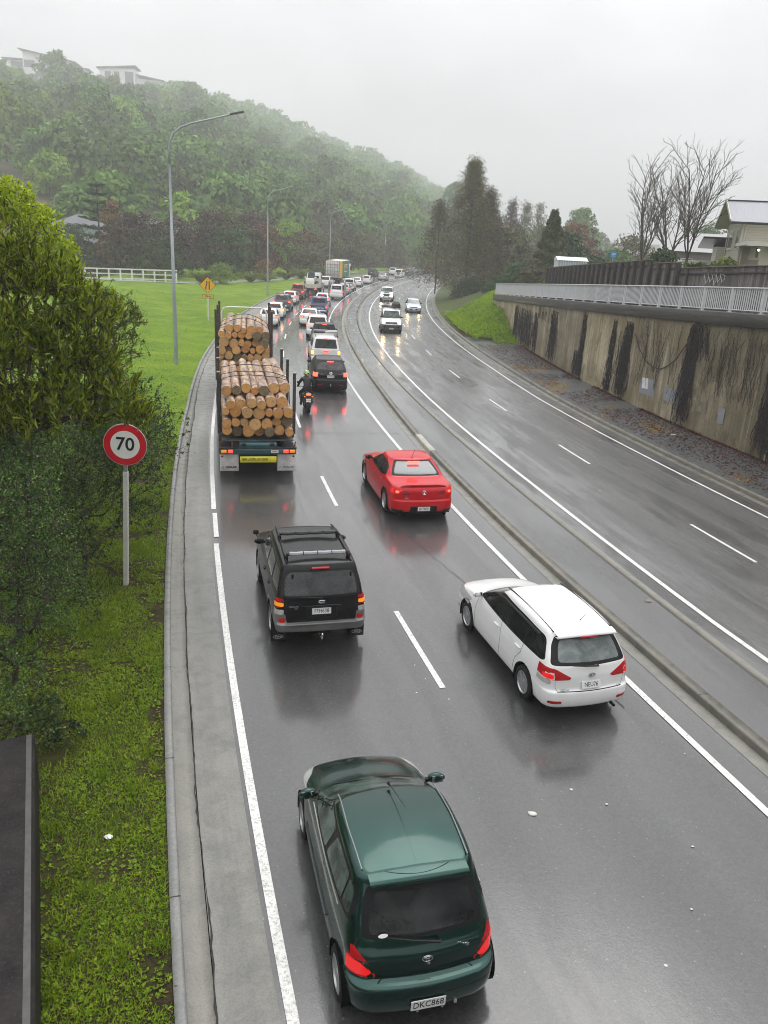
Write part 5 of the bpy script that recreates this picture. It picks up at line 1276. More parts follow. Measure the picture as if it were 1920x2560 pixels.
t, B = traffic('pickup_truck', 'dark red pickup with large pale lettering across its tailgate', 'ute', P_MAROON, 100.5, -5.8, LEFT_Q, cat='pickup truck'); tailgate_word(t, B, 'ISUZU', .86, .24, mat('tailgate_grey', (.5, .42, .42), .4))
traffic('hatchback', 'dark grey hatchback beside the cream tipper truck', 'hatch', P_GREY, 118, -5.4, LEFT_Q)
traffic('sport_utility_vehicle', 'white four wheel drive with roof rails behind the container truck', 'suv', P_WHITE, 130, -5.7, LEFT_Q, rack=(1.77, -1.7, .3, .62))
# right lane, near to far
def crossover():
    g = dict(L=4.68, W=1.87, H=1.645, belt=1.04, bump=.66, tin=.06, nose=.84, cowl=(1.05, 1.09), wtop=.34, rbelt=-2.20, rbase=-2.15, rbz=1.10, deck=1.02, rroof=-1.66, zrr=1.60, zrf=1.60, tum=.17, rr=.26, rf=.3, br=.11, bf=.2, zb=.26, tr=.10)
    o = dict(sub=3, cnt=(9, 6, 22), wr=.36, wd=.24, axles=(-1.37, 1.38), wheel='five', dlo=[(-1.75, 1.20), (-1.5, 1.44), (.2, 1.50), (.45, 1.42), (.92, 1.13), (.88, 1.09), (-1.6, 1.13)], rearwin=[(-.9, 1.50), (.56, 1.49), (.70, 1.18), (-.9, 1.12)], rlim=-1.2, rglass=M_GLW,
        ws=[(-.9, 1.53), (.58, 1.52), (.74, 1.11), (-.9, 1.09)], flim=0, tail=[([(.60, 1.03), (.62, .80), (1, .80), (1, 1.03)], -1.8, M_CLR, 'tail_light', .008, True), ([(.66, 1.0), (.67, .83), (1, .83), (1, 1.0)], -1.85, M_REDLF, 'brake_lamp', .014, True), ([(.44, .44), (.44, .40), (.66, .40), (.66, .44)], -2.0, M_RED, 'reflector', .006, True)],
        head=[([(.46, .7), (1, .72), (1, .92), (.6, .88)], 1.5, M_CLR, 'headlight', .006, True)], mirror=(.82, 1.14), plate=('JWH178', .84, dict(size=.11)), wiper=(.04, 1.11, -.38, 1.17), antenna=(0, -1.30, 1.625, 0, -.10, .20), brake=(1.535, -1.80, .34, M_REDLF), regions=[([(-1, .2), (1, .2), (1, .40), (-1, .40)], 'end', REAR(-2.0), 2)],
        seams=[([(-.01, .66), (.58, .66), (.64, .80)], 'end', REAR(-1.9), .012), ([(-.01, .56), (.9, .56)], 'end', REAR(-1.9), .010)])
    loc, rz = place(36.3, -1.35, 0, 4.68); t, B = car('crossover', 'glossy black crossover with round tail lights beside the motorbike', 'car', g, P_PLUM, o, loc, rz, RIGHT_Q)
    y = surf(B, 0, .98)-.012; mb = MB(); Mx = Matrix.Translation((0, y, 1.0)) @ Matrix.Rotation(math.pi/2-lean(B, 0, 1.0), 4, 'X'); mb.tube([Mx @ Vector((.075*math.cos(u), .055*math.sin(u), .005)) for u in np.linspace(0, 2*math.pi, 21)], .010, 5, cap=False)
    mb.tube([Mx @ Vector(q) for q in ((-.06, .025, .006), (-.03, .015, .008), (0, -.012, .008), (.03, .015, .008), (.06, .025, .006))], .010, 5); mb.build('badge', M_CHR, t)
    mb = MB(); add_text(mb, 'CX-7', .06, Matrix.Translation((.50, surf(B, .5, .94)-.01, .95)) @ Matrix.Rotation(math.pi/2, 4, 'X'), xs=1.2, bold=.003); add_text(mb, 'mazda', .06, Matrix.Translation((-.48, surf(B, .5, .94)-.01, .96)) @ Matrix.Rotation(math.pi/2, 4, 'X'), xs=1.2, bold=.003); mb.build('model_lettering', M_CHR, t)
    mb = MB(); mb.tube([(0, -2.2, .34), (0, -2.42, .35)], .022, 8); mb.lathe([(0, .36), (.022, .36), (.022, .42), (.03, .44), (0, .47)], 'Z', 10, (0, -2.40, 0)); mb.build('tow_ball', M_CHR, t)
crossover()
def canopy_ute():
    t, B = traffic('pickup_truck', 'white pickup with canopy and dark rear screen in front of the black crossover', 'suv', P_WHITE, 44.6, -.95, RIGHT_Q, cat='pickup truck', sub=3, cnt=(8, 5, 18), rglass=M_GL,
        g=dict(L=5.2, W=1.86, H=1.80, rbelt=-2.52, rbase=-2.50, rroof=-2.28, rbz=1.16, deck=1.10, belt=1.10, cowl=(1.3, 1.14), wtop=.72, zrr=1.80, zrf=1.73, rr=.10, br=.03, tum=.15, zb=.36),
        axles=(-1.5, 1.6), wr=.38, dlo=[(-2.2, 1.22), (-2.12, 1.62), (-.70, 1.64), (-.64, 1.20)], panes=[[(-.50, 1.20), (-.45, 1.60), (.55, 1.60), (.74, 1.53), (1.12, 1.20)]], rearwin=[(-.9, 1.70), (.60, 1.70), (.70, 1.17), (-.9, 1.16)], rlim=-2.0, tail=[([(.74, 1.06), (.74, .72), (1.1, .72), (1.1, 1.06)], -2.3, M_RED, 'tail_light', .008, True), ([(.75, 1.02), (.75, .84), (1.1, .84), (1.1, 1.02)], -2.35, M_AMBL, 'indicator', .014, True)], brake=(1.745, -2.43, .3, M_REDL), mirror=(1.05, 1.22), mirrorm=M_TRIM)
    mb = MB(); mb.box((0, -2.62, 1.0), (.34, .03, .08), bev=.012); mb.build('brake_light', M_REDL, t, auto=40)
    mb = MB(); mb.box((0, -.62, 1.77), (1.30, .02, .02), bev=.006)
    for s in (-1, 1): mb.box((s*.60, -1.5, 1.83), (.05, 1.3, .03), bev=.01)
    mb.build('canopy_rack', M_TRIM, t)
canopy_ute()
def tray_ute():
    t, B = traffic('pickup_truck', 'charcoal pickup with silver sports bar and white box in its open tray', 'ute', P_DARK, 51.4, -.6, RIGHT_Q, cat='pickup truck', sub=2, rack=(1.82, -.45, .5, .62))
    mb = MB(); mb.tube([(-.86, -2.30, 1.08), (-.80, -2.34, 1.50), (.80, -2.34, 1.50), (.86, -2.30, 1.08)], .038, 8); mb.build('sports_bar', mat('brushed_aluminium', (.62, .63, .64), .3, .9), t, smooth=True)
    mb = MB(); mb.box((0, -1.25, 1.20), (1.3, .9, .28), bev=.04); mb.build('tray_load', mat('tray_load_black', (.03, .03, .032), .6), t)
    bx = thing('storage_box', 'pale storage box with label in the tray of the charcoal pickup', 'box', (0, 0, 0)); M = Matrix.Translation(t.location) @ Matrix.Rotation(t.rotation_euler.z, 4, 'Z')
    bx.location = M @ Vector((.42, -2.0, 1.115)); bx.rotation_euler = (0, 0, t.rotation_euler.z+.05)
    mb = MB(); mb.box((0, 0, .13), (.80, .52, .26), bev=.02); mb.build('tub', mat('pale_plastic', (.62, .61, .56), .45), bx, auto=40); mb = MB(); mb.box((0, 0, .275), (.84, .56, .04), bev=.015); mb.build('lid', mat('lid_plastic', (.52, .51, .46), .45), bx, auto=40)
    mb = MB(); mb.box((0, -.05, .2965), (.3, .1, .004)); mb.build('label', mat('label_grey', (.22, .22, .22), .5), bx)
tray_ute()
traffic('sport_utility_vehicle', 'white four wheel drive with tall red tail lights ahead of the charcoal pickup', 'suv', P_WHITE, 59.5, -.95, RIGHT_Q, sub=3, cnt=(8, 5, 18), tail=[([(.62, 1.08), (.74, .98), (.76, .62), (1.1, .60), (1.1, 1.14), (.50, 1.10)], -1.8, M_REDD, 'tail_light', .008, True), ([(.72, 1.10), (.72, .98), (1.1, .98), (1.1, 1.10)], -1.85, M_REDLF, 'brake_lamp', .014, True)])
traffic('saloon_car', 'small white saloon between the tall-lit four wheel drive and the blue pickup', 'sedan', P_WHITE, 68.2, -1.75, RIGHT_Q)
t, B = traffic('pickup_truck', 'blue pickup with large silver lettering across its tailgate', 'ute', P_BLUE, 78.3, -1.25, RIGHT_Q, cat='pickup truck'); tailgate_word(t, B, 'TOYOTA', .80, .24, mat('tailgate_silver', (.55, .58, .62), .4))
mb = MB(); mb.box((0, -2.72, .56), (1.7, .16, .12), bev=.04); mb.build('rear_bumper', M_CHR, t)
traffic('hatchback', 'white hatchback just ahead of the blue pickup', 'hatch', P_WHITE, 91, -1.6, RIGHT_Q)
def rack_van():
    t, B = traffic('van', 'white boxy van with tall grey side frames and blue rear window sticker', 'boxy', P_WHITE, 104.2, -.9, RIGHT_Q, cat='van', g=dict(L=4.8), sub=2)
    for s in (-1, 1):
        mb = MB()
        for y in (-2.3, -1.2, .1): mb.box((s*1.06, y, 1.35), (.05, .07, 1.75))
        for z in (.6, 1.2, 1.75, 2.2): mb.box((s*1.055, -1.1, z), (.045, 2.5, .06))
        mb.box((s*1.085, -1.1, 1.4), (.02, 2.45, 1.5)); mb.build('side_frame', mat('frame_grey', (.33, .34, .35), .5, .3), t)
    mb = MB(); mb.box((0, surf(B, 0, 1.45)-.012, 1.47), (.62, .01, .20)); mb.build('window_sticker', mat('sticker_blue', (.03, .16, .38), .4), t)
    mb = MB(); mb.box((0, surf(B, 0, .9)-.01, .93), (1.34, .012, .14)); mb.build('plate_band', M_TRIM, t)
rack_van()
traffic('hatchback', 'silver hatchback with lit brake lights ahead of the framed van', 'hatch', P_SILVER, 114.8, -.85, RIGHT_Q)
traffic('pickup_truck', 'white pickup ahead of the silver hatchback', 'ute', P_WHITE, 123.6, -1.2, RIGHT_Q, cat='pickup truck', lit=False)
traffic('saloon_car', 'low white coupe between the white pickup and a white wagon', 'sedan', P_WHITE, 138, -1.5, RIGHT_Q, lit=False)
traffic('station_wagon', 'white wagon with dark roof rails moving clear of the queue', 'wagon', P_WHITE, 148.4, -1.0, RIGHT_Q, lit=False, rack=(1.53, -1.6, .3, .52))
traffic('sport_utility_vehicle', 'charcoal four wheel drive beyond the container truck', 'suv', P_DARK, 182, -5.4, LEFT_Q, lit=False)
traffic('saloon_car', 'silver saloon with broad red lights beyond the container truck', 'sedan', P_SILVER, 167.2, -.45, RIGHT_Q, lit=False)
t, B = traffic('sport_utility_vehicle', 'white four wheel drive with spare wheel on its back door', 'boxy', P_WHITE, 184.5, .4, RIGHT_Q, lit=False)
mb = MB(); mb.lathe([(.0, -2.50), (.28, -2.50), (.34, -2.46), (.34, -2.32), (.2, -2.30)], 'Y', 18, (0, 0, 1.02)); sp = mb.build('spare_wheel', M_TYRE, t, auto=40); mb = MB(); mb.lathe([(0, -2.515), (.20, -2.512)], 'Y', 14, (0, 0, 1.02)); mb.build('rim', M_RIM, sp, recalc=False)
traffic('sport_utility_vehicle', 'white four wheel drive left of the one with a spare wheel', 'suv', P_WHITE, 199, -3.9, LEFT_Q, lit=False)
traffic('station_wagon', 'dark grey wagon with a red tail light under the far street lamp', 'wagon', P_GREY, 210, -2.5, LEFT_Q, lit=False)
traffic('station_wagon', 'pale silver wagon at the far end of the left lane', 'wagon', P_SILVER, 222, -4.3, LEFT_Q, lit=False)
traffic('pickup_truck', 'dark pickup with one red light beside the far trees', 'ute', P_DARK, 221.5, .2, RIGHT_Q, cat='pickup truck')
# oncoming
GR = mat('grille_black', (.010, .010, .011), .4)
traffic('saloon_car', 'dark oncoming car half hidden by the tall brown tree', 'sedan', P_DARK, 193.4, 8.4, ONC, rear=False)
t, B = traffic('hatchback', 'silver blue oncoming hatchback with both headlights on', 'hatch', P_SILB, 88.4, 9.1, ONC, rear=False, dth=.02, lit=False, sub=3, cnt=(8, 5, 18), wsglass=M_GLP,
    head=[([(.40, .62), (1, .66), (1, .86), (.60, .80)], 1.2, M_CLR, 'headlight', .008, True), ([(.56, .72), (.57, .64), (.73, .67), (.72, .78)], 1.3, M_HLW, 'headlamp_bulb', .02, True), ([(-.9, .50), (.38, .50), (.44, .36), (-.9, .34)], 1.4, GR, 'lower_grille', .006, False), ([(-.9, .68), (.36, .68), (.34, .61), (-.9, .60)], 1.4, GR, 'grille', .006, False)], plate=('JBK412', .46, dict(rear=False)), mirrorm=M_TRIM)
t, B = traffic('pickup_truck', 'white oncoming pickup with black bonnet scoop and two round driving lamps', 'ute', P_WHITE, 105.2, 5.8, ONC, rear=False, cat='pickup truck', lit=False, wsglass=M_GLG, sub=3, cnt=(8, 5, 18),
    head=[([(.50, .84), (1.1, .86), (1.1, 1.02), (.56, 1.0)], 1.7, M_CLR, 'headlight', .008, True), ([(-.9, 1.0), (.46, 1.0), (.40, .70), (-.9, .70)], 2.0, GR, 'grille', .008, False)])
mb = MB(); mb.box((0, 1.95, 1.14), (.66, .60, .06), bev=.025); mb.build('bonnet_scoop', GR, t, auto=40)
for s in (-1, 1):
    mb = MB(); mb.lathe([(0, 2.86), (.10, 2.86), (.11, 2.82), (.08, 2.74)], 'Y', 16, (s*.36, 0, .62)); mb.build('driving_lamp', M_CLR, t); mb = MB(); mb.box((s*.70, 2.60, .84), (.26, .10, .12), bev=.03); mb.build('headlamp_bulb', M_HLF, t)
mb = MB(); mb.box((0, 2.70, .56), (1.7, .14, .20), bev=.05); mb.build('front_bumper', P_WHITE, t)
def oncoming_van():
    g = dict(L=4.9, W=1.90, H=1.98, belt=1.16, bump=.62, tin=.03, nose=.92, cowl=(1.70, 1.17), wtop=.98, rbelt=-2.40, rbase=-2.39, rbz=1.2, deck=1.12, rroof=-2.28, zrr=1.95, zrf=1.93, tum=.10, rr=.1, rf=.3, br=.02, bf=.2, zb=.28)
    o = dict(sub=3, cnt=(9, 5, 20), wr=.34, axles=(-1.5, 1.5), dlo=[(.10, 1.24), (.10, 1.74), (.90, 1.74), (1.50, 1.24)], rearwin=[(-.9, 1.8), (.62, 1.8), (.7, 1.25), (-.9, 1.25)], rlim=-2.0, ws=[(-.9, 1.83), (.62, 1.82), (.80, 1.24), (-.9, 1.20)], flim=.5, wsglass=M_GLG,
        head=[([(.52, .80), (1.1, .82), (1.1, 1.02), (.54, .98)], 1.7, M_CLR, 'headlight', .008, True), ([(.60, .96), (.60, .85), (.76, .86), (.76, .97)], 1.8, M_HLW, 'headlamp_bulb', .022, True), ([(-.9, .97), (.50, .97), (.50, .82), (-.9, .82)], 1.8, GR, 'grille', .008, False), ([(-.9, .62), (.72, .62), (.66, .52), (-.9, .52)], 2.0, GR, 'lower_grille', .012, False)],
        regions=[([(-1.1, .2), (1.1, .2), (1.1, .74), (-1.1, .74)], 'end', lambda c, n: c.y > 1.6, 3)], extra=mat('grey_bumper_plastic', (.06, .06, .062), .55), mirror=(1.45, 1.30), mirrorm=M_TRIM, plate=('JQU829', .43, dict(rear=False)))
    loc, rz = place(65.4, 5.55, -.03, 4.9, False); t, B = car('van', 'white oncoming van with both headlights on and a roof rack', 'van', g, P_WHITE, o, loc, rz, ONC)
    y = surf(B, 0, .90, False)+.014; mb = MB(); mb.tube([(.075*math.cos(u), y, .91+.075*math.sin(u)) for u in np.linspace(0, 2*math.pi, 21)], .010, 5, cap=False)
    mb.tube([(-.05, y, .955), (-.02, y, .86), (0, y, .905), (.02, y, .86), (.05, y, .955)], .008, 5); mb.build('badge', M_CHR, t)
    for s in (-1, 1): mb = MB(); mb.tube([(s*.74, .5, 1.94), (s*.74, .45, 2.02), (s*.74, -2.0, 2.02)], .02, 6); mb.build('roof_rail', M_TRIM, t)
    for y_ in (.3, -.2, -.9, -1.7): mb = MB(); mb.tube([(-.85, y_, 2.05), (.85, y_, 2.05)], .025, 6); mb.build('roof_bar', M_TRIM, t)
    bx = thing('roof_bag', 'black bulging roof bag strapped on the oncoming white van', 'bag', (0, 0, 0)); M = Matrix.Translation(t.location) @ Matrix.Rotation(t.rotation_euler.z, 4, 'Z'); bx.location = M @ Vector((-.42, .15, 2.07)); bx.rotation_euler = (0, 0, t.rotation_euler.z)
    mb = MB(); vs = []; fs = []; n = 14; m_ = 9
    for i in range(m_):
        a = math.pi*i/(m_-1)
        for k in range(n): b = 2*math.pi*k/n; q = math.sin(a)**.6; vs.append((.36*q*math.copysign(abs(math.cos(b))**.6, math.cos(b)), -.75*math.cos(a), .23+.23*q*math.copysign(abs(math.sin(b))**.7, math.sin(b))))
    for i in range(m_-1):
        for k in range(n): fs.append((i*n+k, i*n+(k+1) % n, (i+1)*n+(k+1) % n, (i+1)*n+k))
    mb.add(vs, fs); mb.build('bag', mat('roof_bag_cloth', (.014, .014, .016), .6), bx, smooth=True)
    mb = MB()
    for y_ in (-.35, .3): mb.tube([(-.37, y_, .0), (-.36, y_, .25), (-.2, y_, .455), (.2, y_, .455), (.36, y_, .25), (.37, y_, 0)], .018, 5)
    mb.build('strap', mat('strap_black', (.03, .03, .03), .5), bx)
oncoming_van()
# ------------------------------------------------------------------ log truck and trailer
def barkmat():
    t = NT('pine_bark'); tc = t.n('ShaderNodeTexCoord'); oi = t.n('ShaderNodeObjectInfo')
    off = t.n('ShaderNodeVectorMath', operation='SCALE'); cm = t.n('ShaderNodeCombineXYZ', {'X': oi.outputs['Random'], 'Y': oi.outputs['Random'], 'Z': oi.outputs['Random']}); t.t.links.new(cm.outputs[0], off.inputs[0]); off.inputs['Scale'].default_value = 40
    ad = t.n('ShaderNodeVectorMath', operation='ADD'); t.t.links.new(tc.outputs['Object'], ad.inputs[0]); t.t.links.new(off.outputs[0], ad.inputs[1])
    mp = t.n('ShaderNodeMapping', {'Scale': (5.5, 1.7, 5.5)}); t.t.links.new(ad.outputs[0], mp.inputs[0])
    a = t.noise(1.0, 6, .62, mp.outputs[0], .9); mp2 = t.n('ShaderNodeMapping', {'Scale': (24, 6, 24)}); t.t.links.new(ad.outputs[0], mp2.inputs[0]); b = t.noise(1.0, 5, .7, mp2.outputs[0], .5)
    c = t.ramp(a, [(.36, (.075, .045, .032)), (.46, (.20, .125, .09)), (.51, (.38, .25, .15)), (.58, (.56, .39, .22)), (.72, (.64, .48, .30))])
    c = t.mix(t.ramp(b, [(.30, .75), (.48, 0)]), c, (.055, .036, .03))
    c = t.mix(t.math('MULTIPLY', oi.outputs['Random'], .35), c, (.30, .19, .16))
    n = t.bsdf(c, .62); n.inputs['Coat Weight'].default_value = .3; n.inputs['Coat Roughness'].default_value = .35; t.put(n, 'Normal', t.bump(t.math('ADD', a, b), .6, .02)); return t.m
def endmat():
    t = NT('sawn_log_end'); tc = t.n('ShaderNodeTexCoord'); uv = tc.outputs['UV']; oi = t.n('ShaderNodeObjectInfo')
    ln = t.n('ShaderNodeVectorMath', operation='LENGTH'); t.t.links.new(uv, ln.inputs[0])
    cm = t.n('ShaderNodeCombineXYZ', {'X': oi.outputs['Random'], 'Y': oi.outputs['Random'], 'Z': oi.outputs['Random']}); off = t.n('ShaderNodeVectorMath', operation='SCALE'); t.t.links.new(cm.outputs[0], off.inputs[0]); off.inputs['Scale'].default_value = 30
    ad = t.n('ShaderNodeVectorMath', operation='ADD'); t.t.links.new(uv, ad.inputs[0]); t.t.links.new(off.outputs[0], ad.inputs[1])
    nz = t.noise(1.6, 5, .6, ad.outputs[0], .6)
    rings = t.math('SINE', t.math('ADD', t.math('MULTIPLY', ln.outputs['Value'], 52), t.math('MULTIPLY', nz, 9)))
    c = t.ramp(oi.outputs['Random'], [(0, (.54, .24, .06)), (.3, (.70, .33, .085)), (.55, (.70, .42, .16)), (.8, (.64, .31, .09)), (1, (.52, .32, .13))])
    c = t.mix(t.math('MULTIPLY', t.math('ADD', rings, 1), .14), c, (.27, .13, .045))
    c = t.mix(t.ramp(nz, [(.55, 0), (.68, .75)]), c, (.085, .065, .050))           # blue-stain and dirt
    c = t.mix(t.ramp(ln.outputs['Value'], [(.82, 0), (1.0, .6)]), c, (.30, .17, .08))
    heart = t.ramp(ln.outputs['Value'], [(.10, .45), (.30, 0)]); c = t.mix(heart, c, (.62, .36, .14))
    t.bsdf(c, .6); return t.m
M_BARK, M_END = barkmat(), endmat()
M_ENDG = mat('weathered_log_end', (.17, .125, .07), .75, var=.35, vscale=9)
def log_mesh(r, L, rr):
    n, m = 18, 11; V = []; Fq = []; mi = []; uvs = []
    bx, bz = (rr.random()-.5)*.06, (rr.random()-.5)*.05; tp = 1-.10*rr.random(); ph = rr.random()*6
    def ring(y, k):
        t = y/L
        out = []
        for j in range(n):
            a = 2*math.pi*j/n; q = r*(1+(tp-1)*t)*k*(1+.025*math.sin(3*a+ph)+.02*math.sin(5*a+2*ph+y*2)+.012*math.sin(y*4+a))
            out.append((q*math.cos(a)+bx*math.sin(math.pi*t), y, q*math.sin(a)+bz*math.sin(math.pi*t)))
        return out
    me = bpy.data.meshes.new('pine_log'); vs = []; fs = []; uv = {}
    for i in range(m): vs += ring(L*i/(m-1), 1)
    for i in range(m-1):
        for j in range(n): fs.append((i*n+j, (i+1)*n+j, (i+1)*n+(j+1) % n, i*n+(j+1) % n))
    nside = len(fs)
    for end, i in ((0, 0), (1, m-1)):
        o = len(vs); vs += [vs[i*n+j] for j in range(n)]; c = len(vs); vs.append((sum(vs[o+j][0] for j in range(n))/n, 0 if end == 0 else L, sum(vs[o+j][2] for j in range(n))/n))
        for j in range(n): fs.append((o+j, o+(j+1) % n, c) if end == 0 else (o+(j+1) % n, o+j, c))
        for j in range(n): a = 2*math.pi*j/n; uv[o+j] = (math.cos(a), math.sin(a))
        uv[c] = (0, 0)
    me.from_pydata(vs, [], fs); l = me.uv_layers.new(name='UVMap')
    for p in me.polygons:
        for k in p.loop_indices: l.data[k].uv = uv.get(me.loops[k].vertex_index, (0, 0))
    me.materials.append(M_BARK); me.materials.append(M_END); me.polygons.foreach_set('material_index', [0]*nside+[1]*(len(fs)-nside)); me.polygons.foreach_set('use_smooth', [True]*nside+[False]*(len(fs)-nside)); me.update()
    return me
M_TEAL = mat('teal_truck_paint', (.010, .085, .10), .35, coat=.6, var=.2)
M_FRAME = mat('dirty_black_chassis', (.014, .014, .014), .6, var=.4, vscale=5)
M_STAN = mat('rusty_stanchion', (.060, .043, .036), .55, .3, var=.5, vscale=7, coat=.4, coat_rough=.3)
M_WFLAP = mat('dirty_white_flap', (.66, .64, .625), .5, var=.25, vscale=3)
NUM = ['first', 'second', 'third', 'fourth', 'fifth', 'sixth', 'seventh', 'eighth']
def stack(M, z0, rows, y0, L, seed, where, counts, half=1.13, rmean=.16):
    rr = random.Random(seed); z = z0; rots = []
    nrow = len(rows)
    for i in range(nrow):
        n = counts[i]; rs = [rmean*(.74+.5*rr.random()) for _ in range(n)]; tot = sum(2*q for q in rs); sc = (2*half)/tot if n > 5 else 1.0
        sc = min(1.12, sc); rs = [q*sc for q in rs]; x = -sum(rs)
        for j, q in enumerate(rs):
            yo = y0+rows[i]+(rr.random()-.5)*.5
            o = link('pine_log', log_mesh(q, L*(.96+.06*rr.random()), rr)); zz = z+(rr.random()-.5)*.11
            o.matrix_world = M @ Matrix.Translation((x+q, yo, zz)) @ Matrix.Rotation((rr.random()-.5)*.02, 4, 'Z') @ Matrix.Rotation(rr.random()*6.28, 4, 'Y')
            if rr.random() < (.09 if i != nrow-1 else .15) : o.data.materials[1] = M_ENDG
            g = o.data.materials[1] is M_ENDG
            row = ('bottom row' if i == 0 else 'top row' if i == nrow-1 else NUM[i]+' row up'); col = ('leftmost' if j == 0 else 'rightmost' if j == n-1 else NUM[j]+' from left')
            tag(o, '%s log in the %s of the %s, %s' % ('grey-ended' if g else 'orange-ended', row, where, col), 'log', 'logs on the '+where)
            x += 2*q
        z += rmean*1.83
def log_rig():
    sC = 21.3; TR = 8.2
    def placer(s0, o, L): p = RP(s0+L/2, o); th = TH(s0+L/2); return (p[0]-math.sin(th)*L/2, p[1]-math.cos(th)*L/2, .012), -th
    # ---- trailer
    loc, rz = placer(21.25, -5.56, 8); t = thing('log_trailer', 'loaded log trailer with white mud flaps and yellow rear sign', 'trailer', loc, rz)
    def b(nm, c, d, m=M_FRAME, bev=0.0, par=t, **k): mb = MB(); mb.box(c, d, bev=bev, **k); return mb.build(nm, m, par, auto=40 if bev else None)
    for s in (-1, 1): b('chassis_rail', (s*.45, 4.0, 1.03), (.12, 7.8, .26))
    b('rear_beam', (0, .06, .93), (2.42, .10, .20), M_TEAL, .012); b('rear_cross_member', (0, .30, 1.06), (1.2, .3, .22), M_TEAL, .02); b('lamp_board_cap', (0, .05, 1.045), (2.46, .14, .03), M_FRAME)
    for s in (-1, 1):
        b('mud_flap', (s*.92, .20, .52), (.60, .02, .58), M_WFLAP, .008)
        fl = C.objects[-1]
        mb = MB(); add_text(mb, 'NORLASE', .085, Matrix.Translation((s*.92+.05, .186, .36)) @ Matrix.Rotation(math.pi/2, 4, 'X'), shear=.3, xs=.95, bold=.004); mb.tube([(s*.92-.24, .187, .325), (s*.92-.205, .187, .40), (s*.92-.17, .187, .325)], .008, 4)
        mb.build('flap_lettering', mat('flap_ink', (.03, .03, .035), .5) if s < 0 else mat('flap_ink_faded', (.25, .25, .26), .5), fl)
        mb = MB(); mb.lathe([(0, .182), (.035, .184), (.035, .195)], 'Y', 14, (s*(.92+.22), 0, .72)); mb.build('flap_reflector', M_RED, fl)
        b('indicator', (s*1.09, .0, .935), (.17, .03, .10), M_AMB, .008); b('tail_light', (s*.88, .0, .935), (.15, .03, .10), M_REDL, .008)
        mb = MB(); mb.box((s*1.19, .05, 1.22), (.04, .05, .06), bev=.01); mb.build('marker_lamp', M_RED, t)
    b('warning_sign', (0, .05, .655), (1.16, .02, .20), mat('yellow_sign_sheet', (.84, .74, .02), .4, coat=.4), .004); sg = C.objects[-1]
    mb = MB(); add_text(mb, '0800 LOGTRUCK DB523', .105, Matrix.Translation((-.10, .037, .655)) @ Matrix.Rotation(math.pi/2, 4, 'X'), xs=.74, bold=.002); mb.build('sign_lettering', M_INK, sg)
    mb = MB(); mb.box((.37, .0375, .655), (.008, .004, .19)); mb.build('sign_divider', M_INK, sg)
    plate(t, 'F548W', (.52, -.005, .93), 0, .24, .085, size=.07)
    mb = MB(); mb.tube([(1.12, .1, 1.10), (1.16, .0, 1.12), (1.14, .0, 1.2)], .02, 6); mb.lathe([(.05, 0), (.05, .08), (.03, .1)], 'Y', 10, (1.14, -.02, 1.14)); mb.build('chain_winch', mat('bare_steel', (.3, .3, .3), .35, .9), t)
    b('deck_plate', (0, .62, 1.20), (2.3, .5, .03), mat('worn_deck', (.10, .10, .098), .5, .3, var=.3))
    for y in (1.0, 3.7, 6.4):
        b('bolster', (0, y, 1.24), (2.44, .16, .16), M_STAN, .015)
        for s in (-1, 1):
            mb = MB(); mb.box((s*1.215, y, 2.28), (.10, .13, 2.1 if y > 2 else 2.0), bev=.012); o = mb.build('stanchion', M_STAN, t); mb = MB(); mb.box((s*1.215, y, 3.345 if y > 2 else 3.295), (.115, .145, .03)); mb.build('stanchion_cap', mat('pale_cap', (.30, .29, .28), .5, .4), o)
    for y in (1.4, 2.7, 4.1, 5.4):
        for s in (-1, 1): wheel('wheel', t, s*1.03, y, .46, .40, 'plain', s, 24)
    b('axle_group', (0, 3.4, .5), (1.5, 4.8, .2)); b('draw_bar', (0, 8.6, .8), (.14, 2.4, .14))
    M = Matrix.Translation(loc) @ Matrix.Rotation(rz, 4, 'Z')
    stack(M, 1.50, [.30, .42, .28, .46, 1.25], .05, 5.7, 11, 'rear stack', [7, 7, 7, 6, 7])
    for y, sag in ((2.1, .05), (3.0, .03), (4.6, .05)):
        mb = MB(); rr = random.Random(int(y*10)); pts = [(x, y+.10*math.sin(x*1.3+y), 2.99+.05*math.cos(x*9)*0+.03*rr.random()-.10*abs(x)**3) for x in np.linspace(-1.12, 1.12, 15)]; pts = [(-1.2, y, 1.3)]+pts+[(1.2, y, 1.3)]; mb.tube(pts, .013, 5); mb.build('tie_chain', M_FRAME, t)
    # ---- truck
    loc, rz = placer(31.4, -5.70, 9); t = thing('log_truck', 'log truck with tall front stack and white headboard tube', 'truck', loc, rz)
    def b(nm, c, d, m=M_FRAME, bev=0.0, par=t, **k): mb = MB(); mb.box(c, d, bev=bev, **k); return mb.build(nm, m, par, auto=40 if bev else None)
    for s in (-1, 1): b('chassis_rail', (s*.45, 4.5, 1.03), (.12, 9.4, .26))
    b('rear_beam', (0, .1, .93), (2.4, .1, .2), M_TEAL, .012)
    for y in (.9, 3.4, 5.7):
        b('bolster', (0, y, 1.24), (2.44, .16, .16), M_STAN, .015)
        for s in (-1, 1):
            mb = MB(); mb.box((s*1.215, y, 2.78), (.10, .13, 3.05), bev=.012); o = mb.build('stanchion', M_STAN, t); mb = MB(); mb.box((s*1.215, y, 4.32), (.115, .145, .03)); mb.build('stanchion_cap', M_STAN, o)
